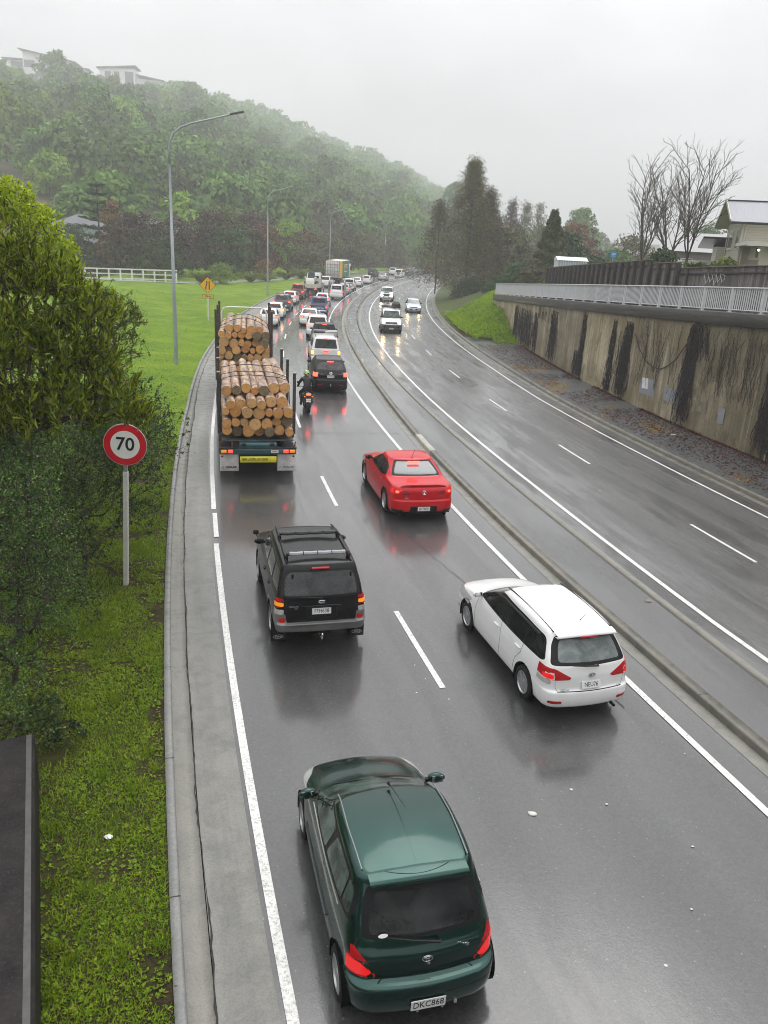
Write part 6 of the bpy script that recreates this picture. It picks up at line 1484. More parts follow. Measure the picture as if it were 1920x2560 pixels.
    mb = MB(); mb.tube([(-1.12, 6.35, 1.2), (-1.12, 6.35, 3.75), (-1.0, 6.35, 3.95), (-.8, 6.35, 4.0), (.8, 6.35, 4.0), (1.0, 6.35, 3.95), (1.12, 6.35, 3.75), (1.12, 6.35, 1.2)], .045, 8); mb.build('headboard_tube', mat('white_tube', (.66, .66, .65), .4), t, smooth=True)
    cb = MB(); cb.box((0, 7.75, 2.05), (2.40, 2.1, 2.1), bev=.12, taper=(.94, .92)); c_ = cb.build('cab', M_TEAL, t, auto=40); mb = MB(); mb.box((0, 8.78, 2.35), (2.0, .06, .8), bev=.02); mb.build('windscreen', M_GL, c_)
    for s in (-1, 1): mb = MB(); mb.box((s*1.18, 8.1, 2.4), (.05, .9, .7), bev=.02); mb.build('side_window', M_GL, c_); mb = MB(); mb.box((s*1.38, 8.7, 2.3), (.12, .2, .6), bev=.03); mb.build('door_mirror', M_TRIM, c_)
    b('bonnet', (0, 9.4, 1.35), (2.0, 1.3, 1.1), M_TEAL, .12); b('bumper', (0, 10.0, .6), (2.4, .25, .4), M_CHR, .05)
    for y in (.7, 2.0, 9.0):
        for s in (-1, 1): wheel('wheel', t, s*1.03, y, .50, .40 if y < 5 else .30, 'plain', s, 20)
    M = Matrix.Translation(loc) @ Matrix.Rotation(rz, 4, 'Z')
    stack(M, 1.50, [.4, .35, .5, .38, .45, .40, .55, .75], .15, 5.8, 23, 'front stack', [7, 7, 7, 7, 7, 6, 7, 5], rmean=.158)
    for y in (2.4, 4.4):
        mb = MB(); pts = [(-1.2, y, 1.3)]+[(x, y+.05*math.sin(4*x), 3.86-.35*abs(x)**2) for x in np.linspace(-1.1, 1.1, 13)]+[(1.2, y, 1.3)]; mb.tube(pts, .013, 5); mb.build('tie_chain', M_FRAME, t)
log_rig()

# ------------------------------------------------------------------ container truck
def container_truck():
    loc, rz = place(137.5, -5.6, 0, 12.5); t = thing('container_truck', 'container truck with yellow and green curtain side and white cab', 'truck', loc, rz)
    wh = mat('container_white', (.62, .61, .58), .5, var=.1); gn = mat('curtain_green', (.012, .16, .075), .5, var=.1); yl = mat('curtain_yellow', (.74, .40, .02), .5, var=.08); rd = mat('frame_red', (.40, .03, .03), .5)
    mb = MB(); mb.box((0, -.4, 2.66), (2.5, 11.6, 2.86), bev=.03); mb.build('box_body', wh, t, auto=40)
    for s in (-1, 1):
        mb = MB(); mb.box((s*1.258, -4.6, 2.64), (.02, 3.0, 2.72)); mb.build('yellow_curtain', yl, t); mb = MB(); mb.box((s*1.258, 1.15, 2.64), (.02, 8.4, 2.72)); mb.build('green_curtain', gn, t)
        mb = MB(); mb.box((s*1.272, 1.0, 2.75), (.008, 3.6, 1.3)); mb.build('logo_frame', mat('logo_cream', (.70, .66, .42), .5), t); mb = MB(); mb.box((s*1.278, 1.0, 2.75), (.008, 3.2, 1.0)); mb.build('logo_panel', gn, t)
        mb = MB(); mb.box((s*1.284, 1.2, 2.95), (.008, 2.3, .42)); mb.build('logo_flash', mat('logo_orange', (.72, .12, .03), .5), t)
        mb = MB(); mb.box((s*1.1, -6.22, .98), (.22, .06, .14), bev=.01); mb.build('tail_light', M_REDLF if s < 0 else M_RED, t)
    mb = MB(); y = -6.215
    for x in (-1.2, 1.2): mb.box((x, y, 2.66), (.07, .03, 2.86))
    for z in (1.26, 4.06): mb.box((0, y, z), (2.46, .03, .07))
    mb.build('door_frame', rd, t)
    mb = MB()
    for x in (-.85, -.35, .35, .85): mb.tube([(x, y-.04, 1.3), (x, y-.04, 4.0)], .022, 6)
    for z in (1.75, 2.35, 2.95, 3.5):
        for x in (-.6, .6): mb.box((x, y-.02, z), (1.1, .02, .035))
    mb.build('locking_bars', mat('bar_steel', (.12, .11, .11), .4, .6), t); mb = MB(); mb.box((0, y-.005, 2.66), (.02, .02, 2.8)); mb.build('door_gap', M_SEAM, t)
    mb = MB(); mb.tube([(x, y-.012, 3.45+.12*math.sin(7*x)-.10*abs(x)) for x in np.linspace(-1.0, 1.0, 25)], .04, 4); mb.build('door_lettering', mat('door_ink', (.10, .10, .09), .5), t)
    mb = MB(); mb.box((0, 0, 1.0), (1.0, 12, .3)); mb.build('chassis', M_FRAME, t)
    cb = MB(); cb.box((0, 6.9, 2.1), (2.4, 2.0, 2.5), bev=.12); cb.box((0, 6.6, 3.45), (2.2, 1.5, .4), bev=.15, taper=(.9, .7)); c_ = cb.build('cab', mat('cab_white', (.68, .68, .67), .35, coat=.5), t, auto=40)
    for s in (-1, 1): mb = MB(); mb.box((s*1.19, 7.2, 2.6), (.05, 1.0, .8), bev=.02); mb.build('side_window', M_GL, c_); mb = MB(); mb.box((s*1.40, 7.8, 2.5), (.12, .2, .7), bev=.03); mb.build('door_mirror', M_TRIM, c_)
    mb = MB(); mb.box((0, 7.88, 2.6), (2.1, .06, .9), bev=.02); mb.build('windscreen', M_GL, c_)
    for yy in (-4.9, -3.6, -2.3, 4.6, 7.2):
        for s in (-1, 1): wheel('wheel', t, s*1.03, yy, .50, .38, 'plain', s, 14)
container_truck()
def tipper():
    loc, rz = place(108.6, -5.1, 0, 6.6); t = thing('tipper_truck', 'cream tipper truck carrying a white skid steer loader', 'truck', loc, rz); cr_ = mat('cream_tray', (.56, .52, .43), .5, var=.15)
    mb = MB(); mb.box((0, -1.0, 1.02), (2.2, 4.5, .10)); mb.build('tray_floor', cr_, t)
    for c, d, nm in (((-1.12, -1.0, 1.3), (.06, 4.6, .56), 'side_board'), ((1.12, -1.0, 1.3), (.06, 4.6, .56), 'side_board'), ((0, -3.28, 1.28), (2.3, .06, .56), 'tail_board'), ((0, 1.25, 1.6), (2.3, .06, 1.1), 'head_board')):
        mb = MB(); mb.box(c, d, bev=.01); mb.build(nm, cr_, t)
    mb = MB()
    for y in np.linspace(-3.1, 1.1, 8):
        for s in (-1, 1): mb.box((s*1.16, y, 1.3), (.04, .06, .56))
    mb.build('board_ribs', cr_, t); mb = MB(); mb.box((0, 0, .78), (.9, 6.2, .3)); mb.build('chassis', M_FRAME, t)
    cb = MB(); cb.box((0, 2.35, 1.85), (2.05, 1.8, 2.1), bev=.12, taper=(.92, .85)); c_ = cb.build('cab', P_WHITE, t, auto=40); mb = MB(); mb.box((0, 1.44, 2.2), (1.5, .04, .5), bev=.02); mb.build('rear_window', M_GL, c_)
    for s in (-1, 1): mb = MB(); mb.box((s*1.0, 2.6, 2.2), (.05, .8, .6), bev=.02); mb.build('side_window', M_GL, c_); mb = MB(); mb.box((s*.92, -3.34, .86), (.2, .05, .12), bev=.01); mb.build('tail_light', M_REDLF, t)
    for s in (-1, 1): mb = MB(); mb.box((s*1.05, 3.1, 2.1), (.14, .1, .4), bev=.03); mb.build('door_mirror', M_TRIM, t)
    for yy in (-2.0, 2.3):
        for s in (-1, 1): wheel('wheel', t, s*.92, yy, .42, .36, 'plain', s, 14)
    M = Matrix.Translation(loc) @ Matrix.Rotation(rz, 4, 'Z')
    k = thing('skid_steer_loader', 'white skid steer loader with black cab riding on the cream tipper truck', 'loader', M @ Vector((0, -1.2, 1.08)), rz)
    mb = MB(); mb.box((0, 0, .62), (1.1, 2.1, .70), bev=.06); mb.box((0, -1.0, .75), (1.2, .5, .9), bev=.08); mb.build('loader_body', P_WHITE, k, auto=40)
    mb = MB(); mb.box((0, .25, 1.45), (.92, 1.1, 1.0), bev=.08, taper=(.9, .86)); cb_ = mb.build('operator_cab', mat('loader_black', (.015, .015, .016), .5), k, auto=40); mb = MB(); mb.box((0, -.29, 1.5), (.66, .04, .6), bev=.02); mb.build('rear_window', M_GLG, cb_)
    for s in (-1, 1):
        mb = MB(); mb.tube([(s*.68, -1.1, 1.3), (s*.70, .1, 1.25), (s*.70, 1.0, .9), (s*.70, 1.3, .35)], [.11, .10, .09, .08], 8); mb.build('lift_arm', P_WHITE, k, auto=40)
        for yy in (-.55, .6): wheel('wheel', k, s*.72, yy, .38, .26, 'plain', s, 14)
    mb = MB(); mb.box((0, 1.55, .35), (1.7, .5, .55), bev=.05); mb.build('bucket', mat('bucket_steel', (.10, .10, .10), .5, .5), k)
tipper()

# ------------------------------------------------------------------ motorbike and rider
def skin_obj(name, verts, edges, radii, m, parent, sub=2):
    me = bpy.data.meshes.new(name); me.from_pydata(verts, edges, []); o = link(name, me, parent)
    md = o.modifiers.new('s', 'SKIN'); md.use_smooth_shade = True
    if not me.skin_vertices: me.skin_vertices.new()
    for i, r in enumerate(radii):
        sv = me.skin_vertices[0].data[i]; sv.radius = (r, r) if not isinstance(r, tuple) else r; sv.use_root = (i == 0)
    sb = o.modifiers.new('u', 'SUBSURF'); sb.levels = sub; sb.render_levels = sub
    dg = bpy.context.evaluated_depsgraph_get(); dg.update(); nm = bpy.data.meshes.new_from_object(o.evaluated_get(dg)); o.modifiers.clear(); o.data = nm; nm.materials.clear()
    for q in (m if isinstance(m, list) else [m]): nm.materials.append(q)
    nm.polygons.foreach_set('use_smooth', [True]*len(nm.polygons)); return o
def motorbike():
    loc, rz = place(31.0, -2.93, .02, 2.1); t = thing('motorbike', 'black motorbike with lit red tail light riding between the two lanes', 'motorbike', loc, rz)
    bk = mat('bike_black', (.012, .012, .013), .35, coat=.6)
    for y, wd in ((-.72, .18), (.72, .12)):
        f = link('wheel', None, t); f.location = (0, y, .32); mb = MB(); mb.lathe([(.23, -wd/2), (.29, -wd/2), (.315, -wd*.3), (.325, 0), (.315, wd*.3), (.29, wd/2), (.23, wd/2)], 'X', 28); mb.build('tyre', M_TYRE, f, auto=50)
        mb = MB(); mb.lathe([(.235, -.05), (.22, -.03), (.22, .03), (.235, .05)], 'X', 24)
        for k in range(5): a = k*2*math.pi/5; mb.tube([(0, 0, 0), (0, .225*math.cos(a), .225*math.sin(a))], .022, 6)
        mb.lathe([(.05, -.07), (.05, .07)], 'X', 12); mb.build('rim', mat('bike_rim', (.05, .05, .052), .4, .6), f)
    mb = MB(); mb.tube([(0, .72, .32), (0, .60, .62), (0, .50, .92)], .05, 8); mb.build('fork', M_CHR, t)
    skin_obj('tank_and_seat', [(0, .42, .88), (0, .15, .92), (0, -.12, .82), (0, -.45, .84), (0, -.80, .93)], [(0, 1), (1, 2), (2, 3), (3, 4)], [.13, .17, .13, .12, .07], bk, t, 2)
    mb = MB(); mb.box((0, .08, .52), (.34, .62, .44), bev=.08); mb.build('engine', mat('engine_grey', (.06, .06, .062), .45, .6), t, auto=40)
    for s in (-1, 1): mb = MB(); mb.tube([(s*.12, -.72, .32), (s*.12, -.1, .42)], .035, 8); mb.build('swing_arm', M_FRAME, t)
    mb = MB(); mb.tube([(.17, .1, .33), (.19, -.35, .34), (.21, -.85, .44)], [.035, .05, .055], 12); mb.lathe([(.0, .0), (.045, .0)], 'Y', 12, (.21, -.86, .445)); mb.build('silencer', mat('silencer_steel', (.45, .45, .46), .25, 1), t, auto=40)
    mb = MB(); mb.tube([(-.38, .30, 1.04), (-.2, .42, 1.03), (0, .46, 1.0), (.2, .42, 1.03), (.38, .30, 1.04)], .017, 8); mb.build('handlebar', M_TRIM, t)
    for s in (-1, 1): mb = MB(); mb.tube([(s*.24, .45, 1.03), (s*.30, .46, 1.18)], .008, 5); mb.box((s*.33, .46, 1.21), (.13, .03, .08), bev=.014); mb.build('mirror', M_TRIM, t); mb = MB(); mb.box((s*.17, -.90, .80), (.07, .05, .05), bev=.015); mb.build('indicator', M_AMB, t)
    mb = MB(); mb.box((0, -.90, .90), (.22, .05, .085), bev=.02); mb.build('tail_light', M_REDLF, t); mb = MB(); mb.box((0, -.86, .70), (.16, .06, .30), bev=.02); mb.build('rear_guard', bk, t)
    plate(t, '6CLNB', (0, -.905, .63), .25, .22, .16, size=.085)
    # rider: one continuous body
    J = [(0, -.20, .98), (0, -.18, 1.16), (0, -.06, 1.36), (0, .02, 1.48), (0, .07, 1.56), (0, .11, 1.66)]; Rr = [(.17, .15), (.165, .13), (.20, .13), (.15, .11), (.065, .065), (.085, .095)]; Ed = [(0, 1), (1, 2), (2, 3), (3, 4), (4, 5)]
    for s in (-1, 1):
        i = len(J); J += [(s*.20, .01, 1.45), (s*.33, .06, 1.26), (s*.37, .20, 1.09), (s*.375, .29, 1.05)]; Rr += [.085, .066, .05, .042]; Ed += [(3, i), (i, i+1), (i+1, i+2), (i+2, i+3)]
        i = len(J); J += [(s*.13, -.14, .95), (s*.26, .22, .80), (s*.23, .0, .46), (s*.23, -.04, .36), (s*.24, .12, .32)]; Rr += [.115, .085, .062, .055, .05]; Ed += [(0, i), (i, i+1), (i+1, i+2), (i+2, i+3), (i+3, i+4)]
    p = thing('person', 'motorbike rider in black jacket with lime green patterned helmet', 'person', loc, rz)
    clothes = mat('black_riding_suit', (.010, .011, .012), .62, var=.3, vscale=8)
    skin_obj('body', J, Ed, Rr, clothes, p, 2)
    hm = NT('helmet_shell'); ob = hm.coords(); v = hm.noise(9, 3, .5, ob, 1.5); c = hm.ramp(v, [(.44, (.02, .022, .02)), (.47, (.02, .022, .02)), (.50, (.42, .60, .05)), (.60, (.52, .62, .40))]); n = hm.bsdf(c, .25); n.inputs['Coat Weight'].default_value = 1
    mb = MB(); vs = []; fs = []; n_ = 20; m_ = 13
    for i in range(m_):
        a = math.pi*i/(m_-1)*.93
        for k in range(n_): b = 2*math.pi*k/n_; q = math.sin(a); vs.append((.135*q*math.cos(b), .12+.165*q*math.sin(b)+.01, 1.68+.155*math.cos(a)+(.02*math.sin(b)*q)))
    for i in range(m_-1):
        for k in range(n_): fs.append((i*n_+k, i*n_+(k+1) % n_, (i+1)*n_+(k+1) % n_, (i+1)*n_+k))
    mb.add(vs, fs); h = mb.build('helmet', hm.m, p, smooth=True); mb = MB(); mb.box((0, .265, 1.69), (.20, .05, .09), bev=.02); mb.build('visor', M_GL, h)
    for s in (-1, 1):                                           # gloved hands closed round the grips
        vv = [(s*.375, .285, 1.055), (s*.37, .335, 1.065)]; ee = [(0, 1)]; rr_ = [.032, .034]
        for q, (dx, l) in enumerate(((-.030, .9), (-.010, 1.0), (.012, .95), (.032, .8))):
            i = len(vv); vv += [(s*.37+dx, .365, 1.068), (s*.37+dx, .375, 1.04), (s*.37+dx, .355-.01*l, 1.015)]; ee += [(1, i), (i, i+1), (i+1, i+2)]; rr_ += [.010, .0095, .008]
        i = len(vv); vv += [(s*.335, .315, 1.04), (s*.33, .345, 1.022)]; ee += [(0, i), (i, i+1)]; rr_ += [.011, .009]
        skin_obj('glove', vv, ee, rr_, mat('black_glove', (.016, .016, .017), .6), p, 1)
        mb = MB(); mb.box((s*.24, .06, .315), (.10, .29, .10), bev=.035); mb.box((s*.24, -.05, .40), (.11, .12, .18), bev=.04); mb.build('boot', mat('boot_leather', (.015, .015, .015), .4), p, auto=50)
        mb = MB(); mb.box((s*.245, .05, .262), (.105, .29, .025), bev=.008); mb.build('boot_sole', mat('sole_grey', (.35, .35, .34), .6), p)
motorbike()
# ------------------------------------------------------------------ foliage
def leafmat(name, cols, trans=.25, rough=.45, patch=.5, psc=.6):
    t = NT(name); g = t.n('ShaderNodeNewGeometry'); oi = t.n('ShaderNodeObjectInfo')
    nz = t.noise(psc, 4, .6, t.coords())
    f = t.math('ADD', t.math('MULTIPLY', g.outputs['Random Per Island'], 1-patch), t.math('MULTIPLY', nz, patch))
    n_ = len(cols); c = t.ramp(f, [(.18+.64*i/(n_-1), q) for i, q in enumerate(cols)])
    hs = t.n('ShaderNodeHueSaturation', {'Color': c.outputs[0]}); t.put(hs, 'Value', t.math('ADD', t.math('MULTIPLY', oi.outputs['Random'], .75), .62)); t.put(hs, 'Hue', t.math('ADD', t.math('MULTIPLY', oi.outputs['Random'], .022), .494))
    p = t.n('ShaderNodeBsdfPrincipled'); t.put(p, 'Base Color', hs.outputs[0]); p.inputs['Roughness'].default_value = rough; p.inputs['Specular IOR Level'].default_value = .16
    tr = t.n('ShaderNodeBsdfTranslucent'); t.put(tr, 'Color', hs.outputs[0]); mx = t.n('ShaderNodeMixShader', {0: trans}); t.t.links.new(p.outputs[0], mx.inputs[1]); t.t.links.new(tr.outputs[0], mx.inputs[2]); t.t.links.new(mx.outputs[0], t.out.inputs[0])
    return t.m
def unit(a): return a/np.maximum(np.linalg.norm(a, axis=1, keepdims=True), 1e-9)
def leaf_quads(P, D, L, W, rng, flat=None, cup=.18):
    """rhombic leaves: base at P, along D; flat = preferred leaf normal"""
    n = len(P); D = unit(D); r = rng.normal(size=(n, 3))
    if flat is not None: r = flat+.5*r
    S_ = unit(np.cross(D, r)); Nn = np.cross(S_, D); L = np.broadcast_to(L, (n,))[:, None]; W = np.broadcast_to(W, (n,))[:, None]
    V = np.empty((n, 4, 3)); V[:, 0] = P; V[:, 1] = P+D*L*.48+S_*W*.5+Nn*L*cup*.5; V[:, 2] = P+D*L+Nn*L*cup*.1; V[:, 3] = P+D*L*.48-S_*W*.5+Nn*L*cup*.5
    return V.reshape(-1, 3), np.arange(4*n).reshape(n, 4)
def grow(root, tips, rng, seg=.45, bend=.10, up=.0, pref=None):
    """a branching skeleton from the root to every tip -> nodes, parents, load"""
    nodes = [np.array(q, float) for q in root]; par = [-1]+list(range(len(root)-1))
    order = np.argsort(np.linalg.norm(tips-np.array(root[-1]), axis=1)); cap = len(root)+len(tips)*14; A = np.empty((cap, 3)); A[:len(nodes)] = nodes; m = len(nodes)
    depth = list(range(m))
    ends = []
    for ti in order:
        t = tips[ti]; d = np.linalg.norm(A[:m]-t, axis=1)+.35*np.maximum(0, A[:m, 2]-t[2])*2
        if len(root) > 1: d[0] += .3
        i = int(d.argmin()); a = A[i].copy(); k = max(1, min(12, int(np.linalg.norm(t-a)/seg))); prev = i; L = np.linalg.norm(t-a); ctrl = (a+t)/2+rng.normal(size=3)*bend*L+np.array([0, 0, -up*L])
        for j in range(1, k+1):
            u = j/k; q = (1-u)**2*a+2*u*(1-u)*ctrl+u*u*t
            A[m] = q; par.append(prev); prev = m; m += 1
        ends.append((prev, ti))
    load = np.zeros(m)
    for e, _ in ends: load[e] += 1
    for i in range(m-1, 0, -1): load[par[i]] += load[i]
    return A[:m], np.array(par), np.maximum(load, 1), ends
def branch_mesh(A, par, load, rt, ex=.45, n=5, rmax=1e9):
    idx = np.where(par >= 0)[0]; a, b = A[par[idx]], A[idx]; ra = np.minimum(rmax, rt*load[par[idx]]**ex); rb = np.minimum(rmax, rt*load[idx]**ex); ra = np.minimum(ra, rb*1.6)
    D = unit(b-a); ref = np.where(np.abs(D[:, 2:3]) > .9, np.array([[1., 0, 0]]), np.array([[0, 0, 1.]])); S1 = unit(np.cross(D, ref)); S2 = np.cross(D, S1); m = len(idx); V = np.empty((m, 2, n, 3))
    for k in range(n):
        o = S1*math.cos(2*math.pi*k/n)+S2*math.sin(2*math.pi*k/n); V[:, 0, k] = a+o*ra[:, None]; V[:, 1, k] = b+o*rb[:, None]
    base = (np.arange(m)*2*n)[:, None]; F_ = np.concatenate([np.stack([base[:, 0]+k, base[:, 0]+(k+1) % n, base[:, 0]+n+(k+1) % n, base[:, 0]+n+k], 1) for k in range(n)])
    return V.reshape(-1, 3), F_
def merge(*vf):
    V = []; Fq = []; mi = []; o = 0
    for k, (v, f) in enumerate(vf): V.append(v); Fq.append(f+o); mi.append(np.full(len(f), k)); o += len(v)
    return np.concatenate(V), np.concatenate(Fq), np.concatenate(mi)
def lumps(rng, ls, n, shell=.55):
    """tips spread through spheres (x,y,z,r,weight), denser near their skins"""
    w = np.array([l[4] if len(l) > 4 else l[3]**2 for l in ls]); k = rng.choice(len(ls), n, p=w/w.sum()); c = np.array([l[:3] for l in ls])[k]; r = np.array([l[3] for l in ls])[k]
    d = unit(rng.normal(size=(n, 3))); d[:, 2] = np.where(d[:, 2] < -.35, -d[:, 2], d[:, 2]); q = (shell+(1-shell)*rng.random(n)**.6)*np.where(rng.random(n) < .18, 1.28, 1)
    return c+d*(r*q)[:, None], d
M_TWIG = mat('brown_twig', (.050, .036, .026), .75, var=.4, vscale=5)
M_BARKG = mat('grey_bark', (.085, .078, .062), .8, var=.4, vscale=4)
M_BARKD = mat('dark_bark', (.035, .030, .024), .8, var=.4, vscale=4)

# ---- near shrubs on the left
L_AKE = leafmat('olive_lance_leaf', [(.075, .125, .008), (.20, .30, .016), (.36, .47, .03), (.58, .64, .10)], .38, .36, .3)
L_LIME = leafmat('lime_leaf', [(.19, .26, .012), (.40, .48, .025), (.58, .62, .07)], .3, .45, .4)
L_COP = leafmat('dark_small_leaf', [(.018, .040, .010), (.050, .098, .022), (.105, .175, .04), (.22, .28, .07)], .15, .32, .4)
L_OLV = leafmat('dull_olive_leaf', [(.045, .068, .010), (.11, .15, .018), (.21, .25, .035)], .2, .4, .4)
def clear_sign(v, f, r0):
    """drop the twigs that would grow through the road sign's sight line"""
    c = v[f].mean(1)+np.array(r0); cp, sp = math.cos(PITCH), math.sin(PITCH); z = c[:, 2]-CAM_H; d = c[:, 1]*cp-z*sp; xr = c[:, 0]/d; yr = -(c[:, 1]*sp+z*cp)/d; c_, s_ = math.cos(ROLL), math.sin(ROLL); X_, Y_ = 960+1952.4*(c_*xr-s_*yr), 1280+1952.4*(s_*xr+c_*yr)
    return f[~((c[:, 1] < 15.6) & ((np.hypot(X_-309, Y_-1128) < 66) | ((abs(X_-312) < 22) & (Y_ > 1120))))]
def shrub(name, label, root, ls, ntip, seed, leafm, leaf=(.11, .028), per=14, twig=.0045, up=.55, spread=.55, group=None, barkm=None, shell=.5, extra_twigs=0, cat='shrub', inner=0, seg=.35):
    rng = np.random.default_rng(seed); r0 = np.array(root[0]); t = thing(name, label, cat, tuple(r0), 0, group)
    tips, dirs = lumps(rng, ls, ntip, shell); A, par, load, ends = grow([np.array(q, float) for q in root], tips, rng, seg)
    v, f = branch_mesh(A-r0, par, load, twig, .38, 5)
    if extra_twigs:
        tp2, _ = lumps(rng, ls, extra_twigs, .2); A2, p2, l2, _e = grow([np.array(q, float) for q in root], tp2, rng, .5, .22); v2, f2 = branch_mesh(A2-r0, p2, l2, twig*.7, .3, 4); v, f, _m = merge((v, f), (v2, f2))
    fast_mesh('branches', v, clear_sign(v, f, r0), barkm or M_TWIG, t, None, True)
    n = len(tips)*per; k = np.repeat(np.arange(len(tips)), per); ax = unit(dirs*(1-up)+np.array([[0, 0, 1.]])*up+.25*rng.normal(size=dirs.shape))
    D = unit(ax[k]+spread*rng.normal(size=(n, 3))); P = tips[k]-r0-ax[k]*(rng.random(n)*leaf[0]*1.8)[:, None]; L_ = leaf[0]*(.6+.7*rng.random(n)); v, f = leaf_quads(P, D, L_, L_*leaf[1]/leaf[0], rng)
    if inner:
        tp, dr = lumps(rng, ls, inner, .35); D2 = unit(rng.normal(size=tp.shape)+np.array([[0, 0, .4]])); v2, f2 = leaf_quads(tp-r0, D2, leaf[0]*.8, leaf[1]*.9, rng); v, f, _m = merge((v, f), (v2, f2))
    fast_mesh('leaves', v, clear_sign(v, f, r0), leafm, t)
    return t
shrub('broadleaf_shrub', 'big olive green shrub with upright lance shaped leaves above the speed sign', [(-6.6, 12.8, 0), (-6.4, 12.6, 1.5), (-6.0, 12.5, 2.8)],
      [(-6.0, 12.5, 6.85, .75), (-5.35, 12.4, 6.5, .62), (-6.8, 12.6, 6.8, .9), (-4.75, 12.5, 6.15, .55), (-5.5, 12.2, 5.7, .75), (-4.85, 12.6, 5.45, .55), (-6.2, 12.0, 5.6, .85), (-4.5, 12.6, 4.95, .5), (-5.3, 12.2, 4.8, .7), (-4.2, 12.7, 4.5, .36), (-4.85, 12.4, 4.6, .42), (-5.9, 12.0, 4.5, .65), (-6.9, 12.2, 5.3, .9)], 1500, 1, L_AKE, (.15, .034), 13, .0042, .72, .36, extra_twigs=900, inner=1500, shell=.2)
shrub('lime_shrub', 'tall yellow green shrub at the left edge behind the olive shrub', [(-9.2, 17.8, 0), (-9.0, 17.8, 3)], [(-8.3, 17.5, 7.75, .65), (-7.7, 17.4, 7.3, .6), (-7.25, 17.4, 6.8, .5), (-8.9, 17.6, 7.6, .9), (-7.5, 17.6, 6.2, .7), (-8.4, 17.4, 6.3, .9), (-7.0, 17.6, 6.1, .4)], 1000, 2, L_LIME, (.09, .045), 14, .005, .35, .7, inner=3000)
shrub('olive_bush', 'dark olive bush with fine leaves leaning over the lawn beyond the speed sign', [(-9.4, 24, 0), (-9.2, 24, 1.2)], [(-8.35, 24, 4.9, .75), (-9.2, 24, 4.9, 1.1), (-8.3, 23.9, 4.0, .85), (-9.0, 23.6, 3.2, 1.2), (-8.7, 23.4, 2.0, 1.0), (-7.95, 24.2, 4.8, .45), (-9.9, 22.5, 3.2, 1.5), (-8.9, 24.5, 1.0, .9)], 1500, 3, L_OLV, (.085, .022), 15, .005, .55, .6, extra_twigs=350, inner=9000)
shrub('coprosma_bush', 'dense dark green small leaved bush behind the speed sign post', [(-6.6, 15.8, 0), (-6.5, 15.8, .6)], [(-5.75, 16.4, 3.1, .75), (-6.3, 16.0, 2.7, .9), (-5.6, 16.6, 2.2, .75), (-6.2, 15.8, 1.7, .9), (-6.9, 15.3, 1.9, 1.1), (-6.5, 15.2, .9, .8), (-6.2, 18.2, 2.6, 1.2), (-6.9, 19.6, 2.6, 1.4), (-5.6, 16.6, 1.2, .6), (-7.5, 14.6, 2.2, 1.1), (-7.4, 21.2, 1.5, 1.2), (-6.9, 14.3, .7, .7), (-5.9, 13.2, .7, .7), (-7.3, 17, 2.6, 1.3), (-8.2, 19, 2.2, 1.5), (-7.8, 16, 1.2, 1.2), (-6.5, 12.6, 1.6, .9), (-5.7, 12.8, 1.7, .5)], 2800, 4, L_COP, (.055, .031), 20, .0034, .3, .9, extra_twigs=350, inner=48000, seg=.3)
shrub('twiggy_bush', 'brown twiggy bush with scattered small leaves at the left edge below the olive shrub', [(-6.1, 11.4, 0), (-6.0, 11.4, .5)], [(-5.5, 11.3, 3.5, .55), (-5.3, 11.3, 2.9, .6), (-5.75, 11.2, 2.5, .7), (-5.35, 11.3, 2.0, .55), (-5.9, 10.9, 1.6, .7), (-5.4, 11.4, 1.2, .5), (-5.75, 10.6, .8, .6), (-6.3, 11.2, 3.2, .8), (-5.6, 10.2, .5, .4), (-6.6, 11.8, 4.0, .8), (-5.7, 11.9, 3.9, .6), (-6.6, 12.6, 3.4, .9), (-6.4, 10.6, 2.4, .8)], 1100, 5, L_COP, (.045, .026), 14, .0036, .4, .8, extra_twigs=1700, inner=17000, seg=.3)
shrub('leafy_weed_bush', 'low green leafy bush beside the end of the dark wall', [(-5.05, 9.5, 0), (-5.0, 9.5, .2)], [(-4.85, 9.65, .42, .36), (-5.2, 9.5, .5, .4), (-4.55, 9.9, .25, .28), (-5.0, 10.2, .4, .35)], 220, 6, L_COP, (.06, .034), 14, .003, .5, .7, seg=.2)

# ---- grass, weeds and litter on the verge
L_GRASS = leafmat('verge_grass', [(.085, .16, .008), (.17, .28, .012), (.28, .39, .018), (.42, .46, .04)], .3, .45, .45, 1.2)
L_WEED = leafmat('verge_weed', [(.075, .15, .010), (.16, .27, .016), (.28, .38, .022), (.42, .47, .06)], .25, .4, .5, 1.5)
L_MOSS = leafmat('moss', [(.10, .13, .006), (.17, .20, .008), (.24, .26, .015)], .1, .7, .6, 2.0)
def road_pts(s, o, z=None):
    x = np.interp(s, SS, _x); y = np.interp(s, SS, _y); t = np.interp(s, SS, _th); return np.stack([x+o*np.cos(t), y-o*np.sin(t), np.zeros_like(x) if z is None else z], 1)
def bank_zv(s, o): return np.array([bank_z(a, b) for a, b in zip(s, o)])
def vnoise(s, o, sc, seed):
    rng = np.random.default_rng(seed); G = rng.random((64, 64)); u = (s*sc) % 63; v = (o*sc) % 63; i = u.astype(int); j = v.astype(int); a, b = u-i, v-j
    a = a*a*(3-2*a); b = b*b*(3-2*b); return G[i, j]*(1-a)*(1-b)+G[i+1, j]*a*(1-b)+G[i, j+1]*(1-a)*b+G[i+1, j+1]*a*b
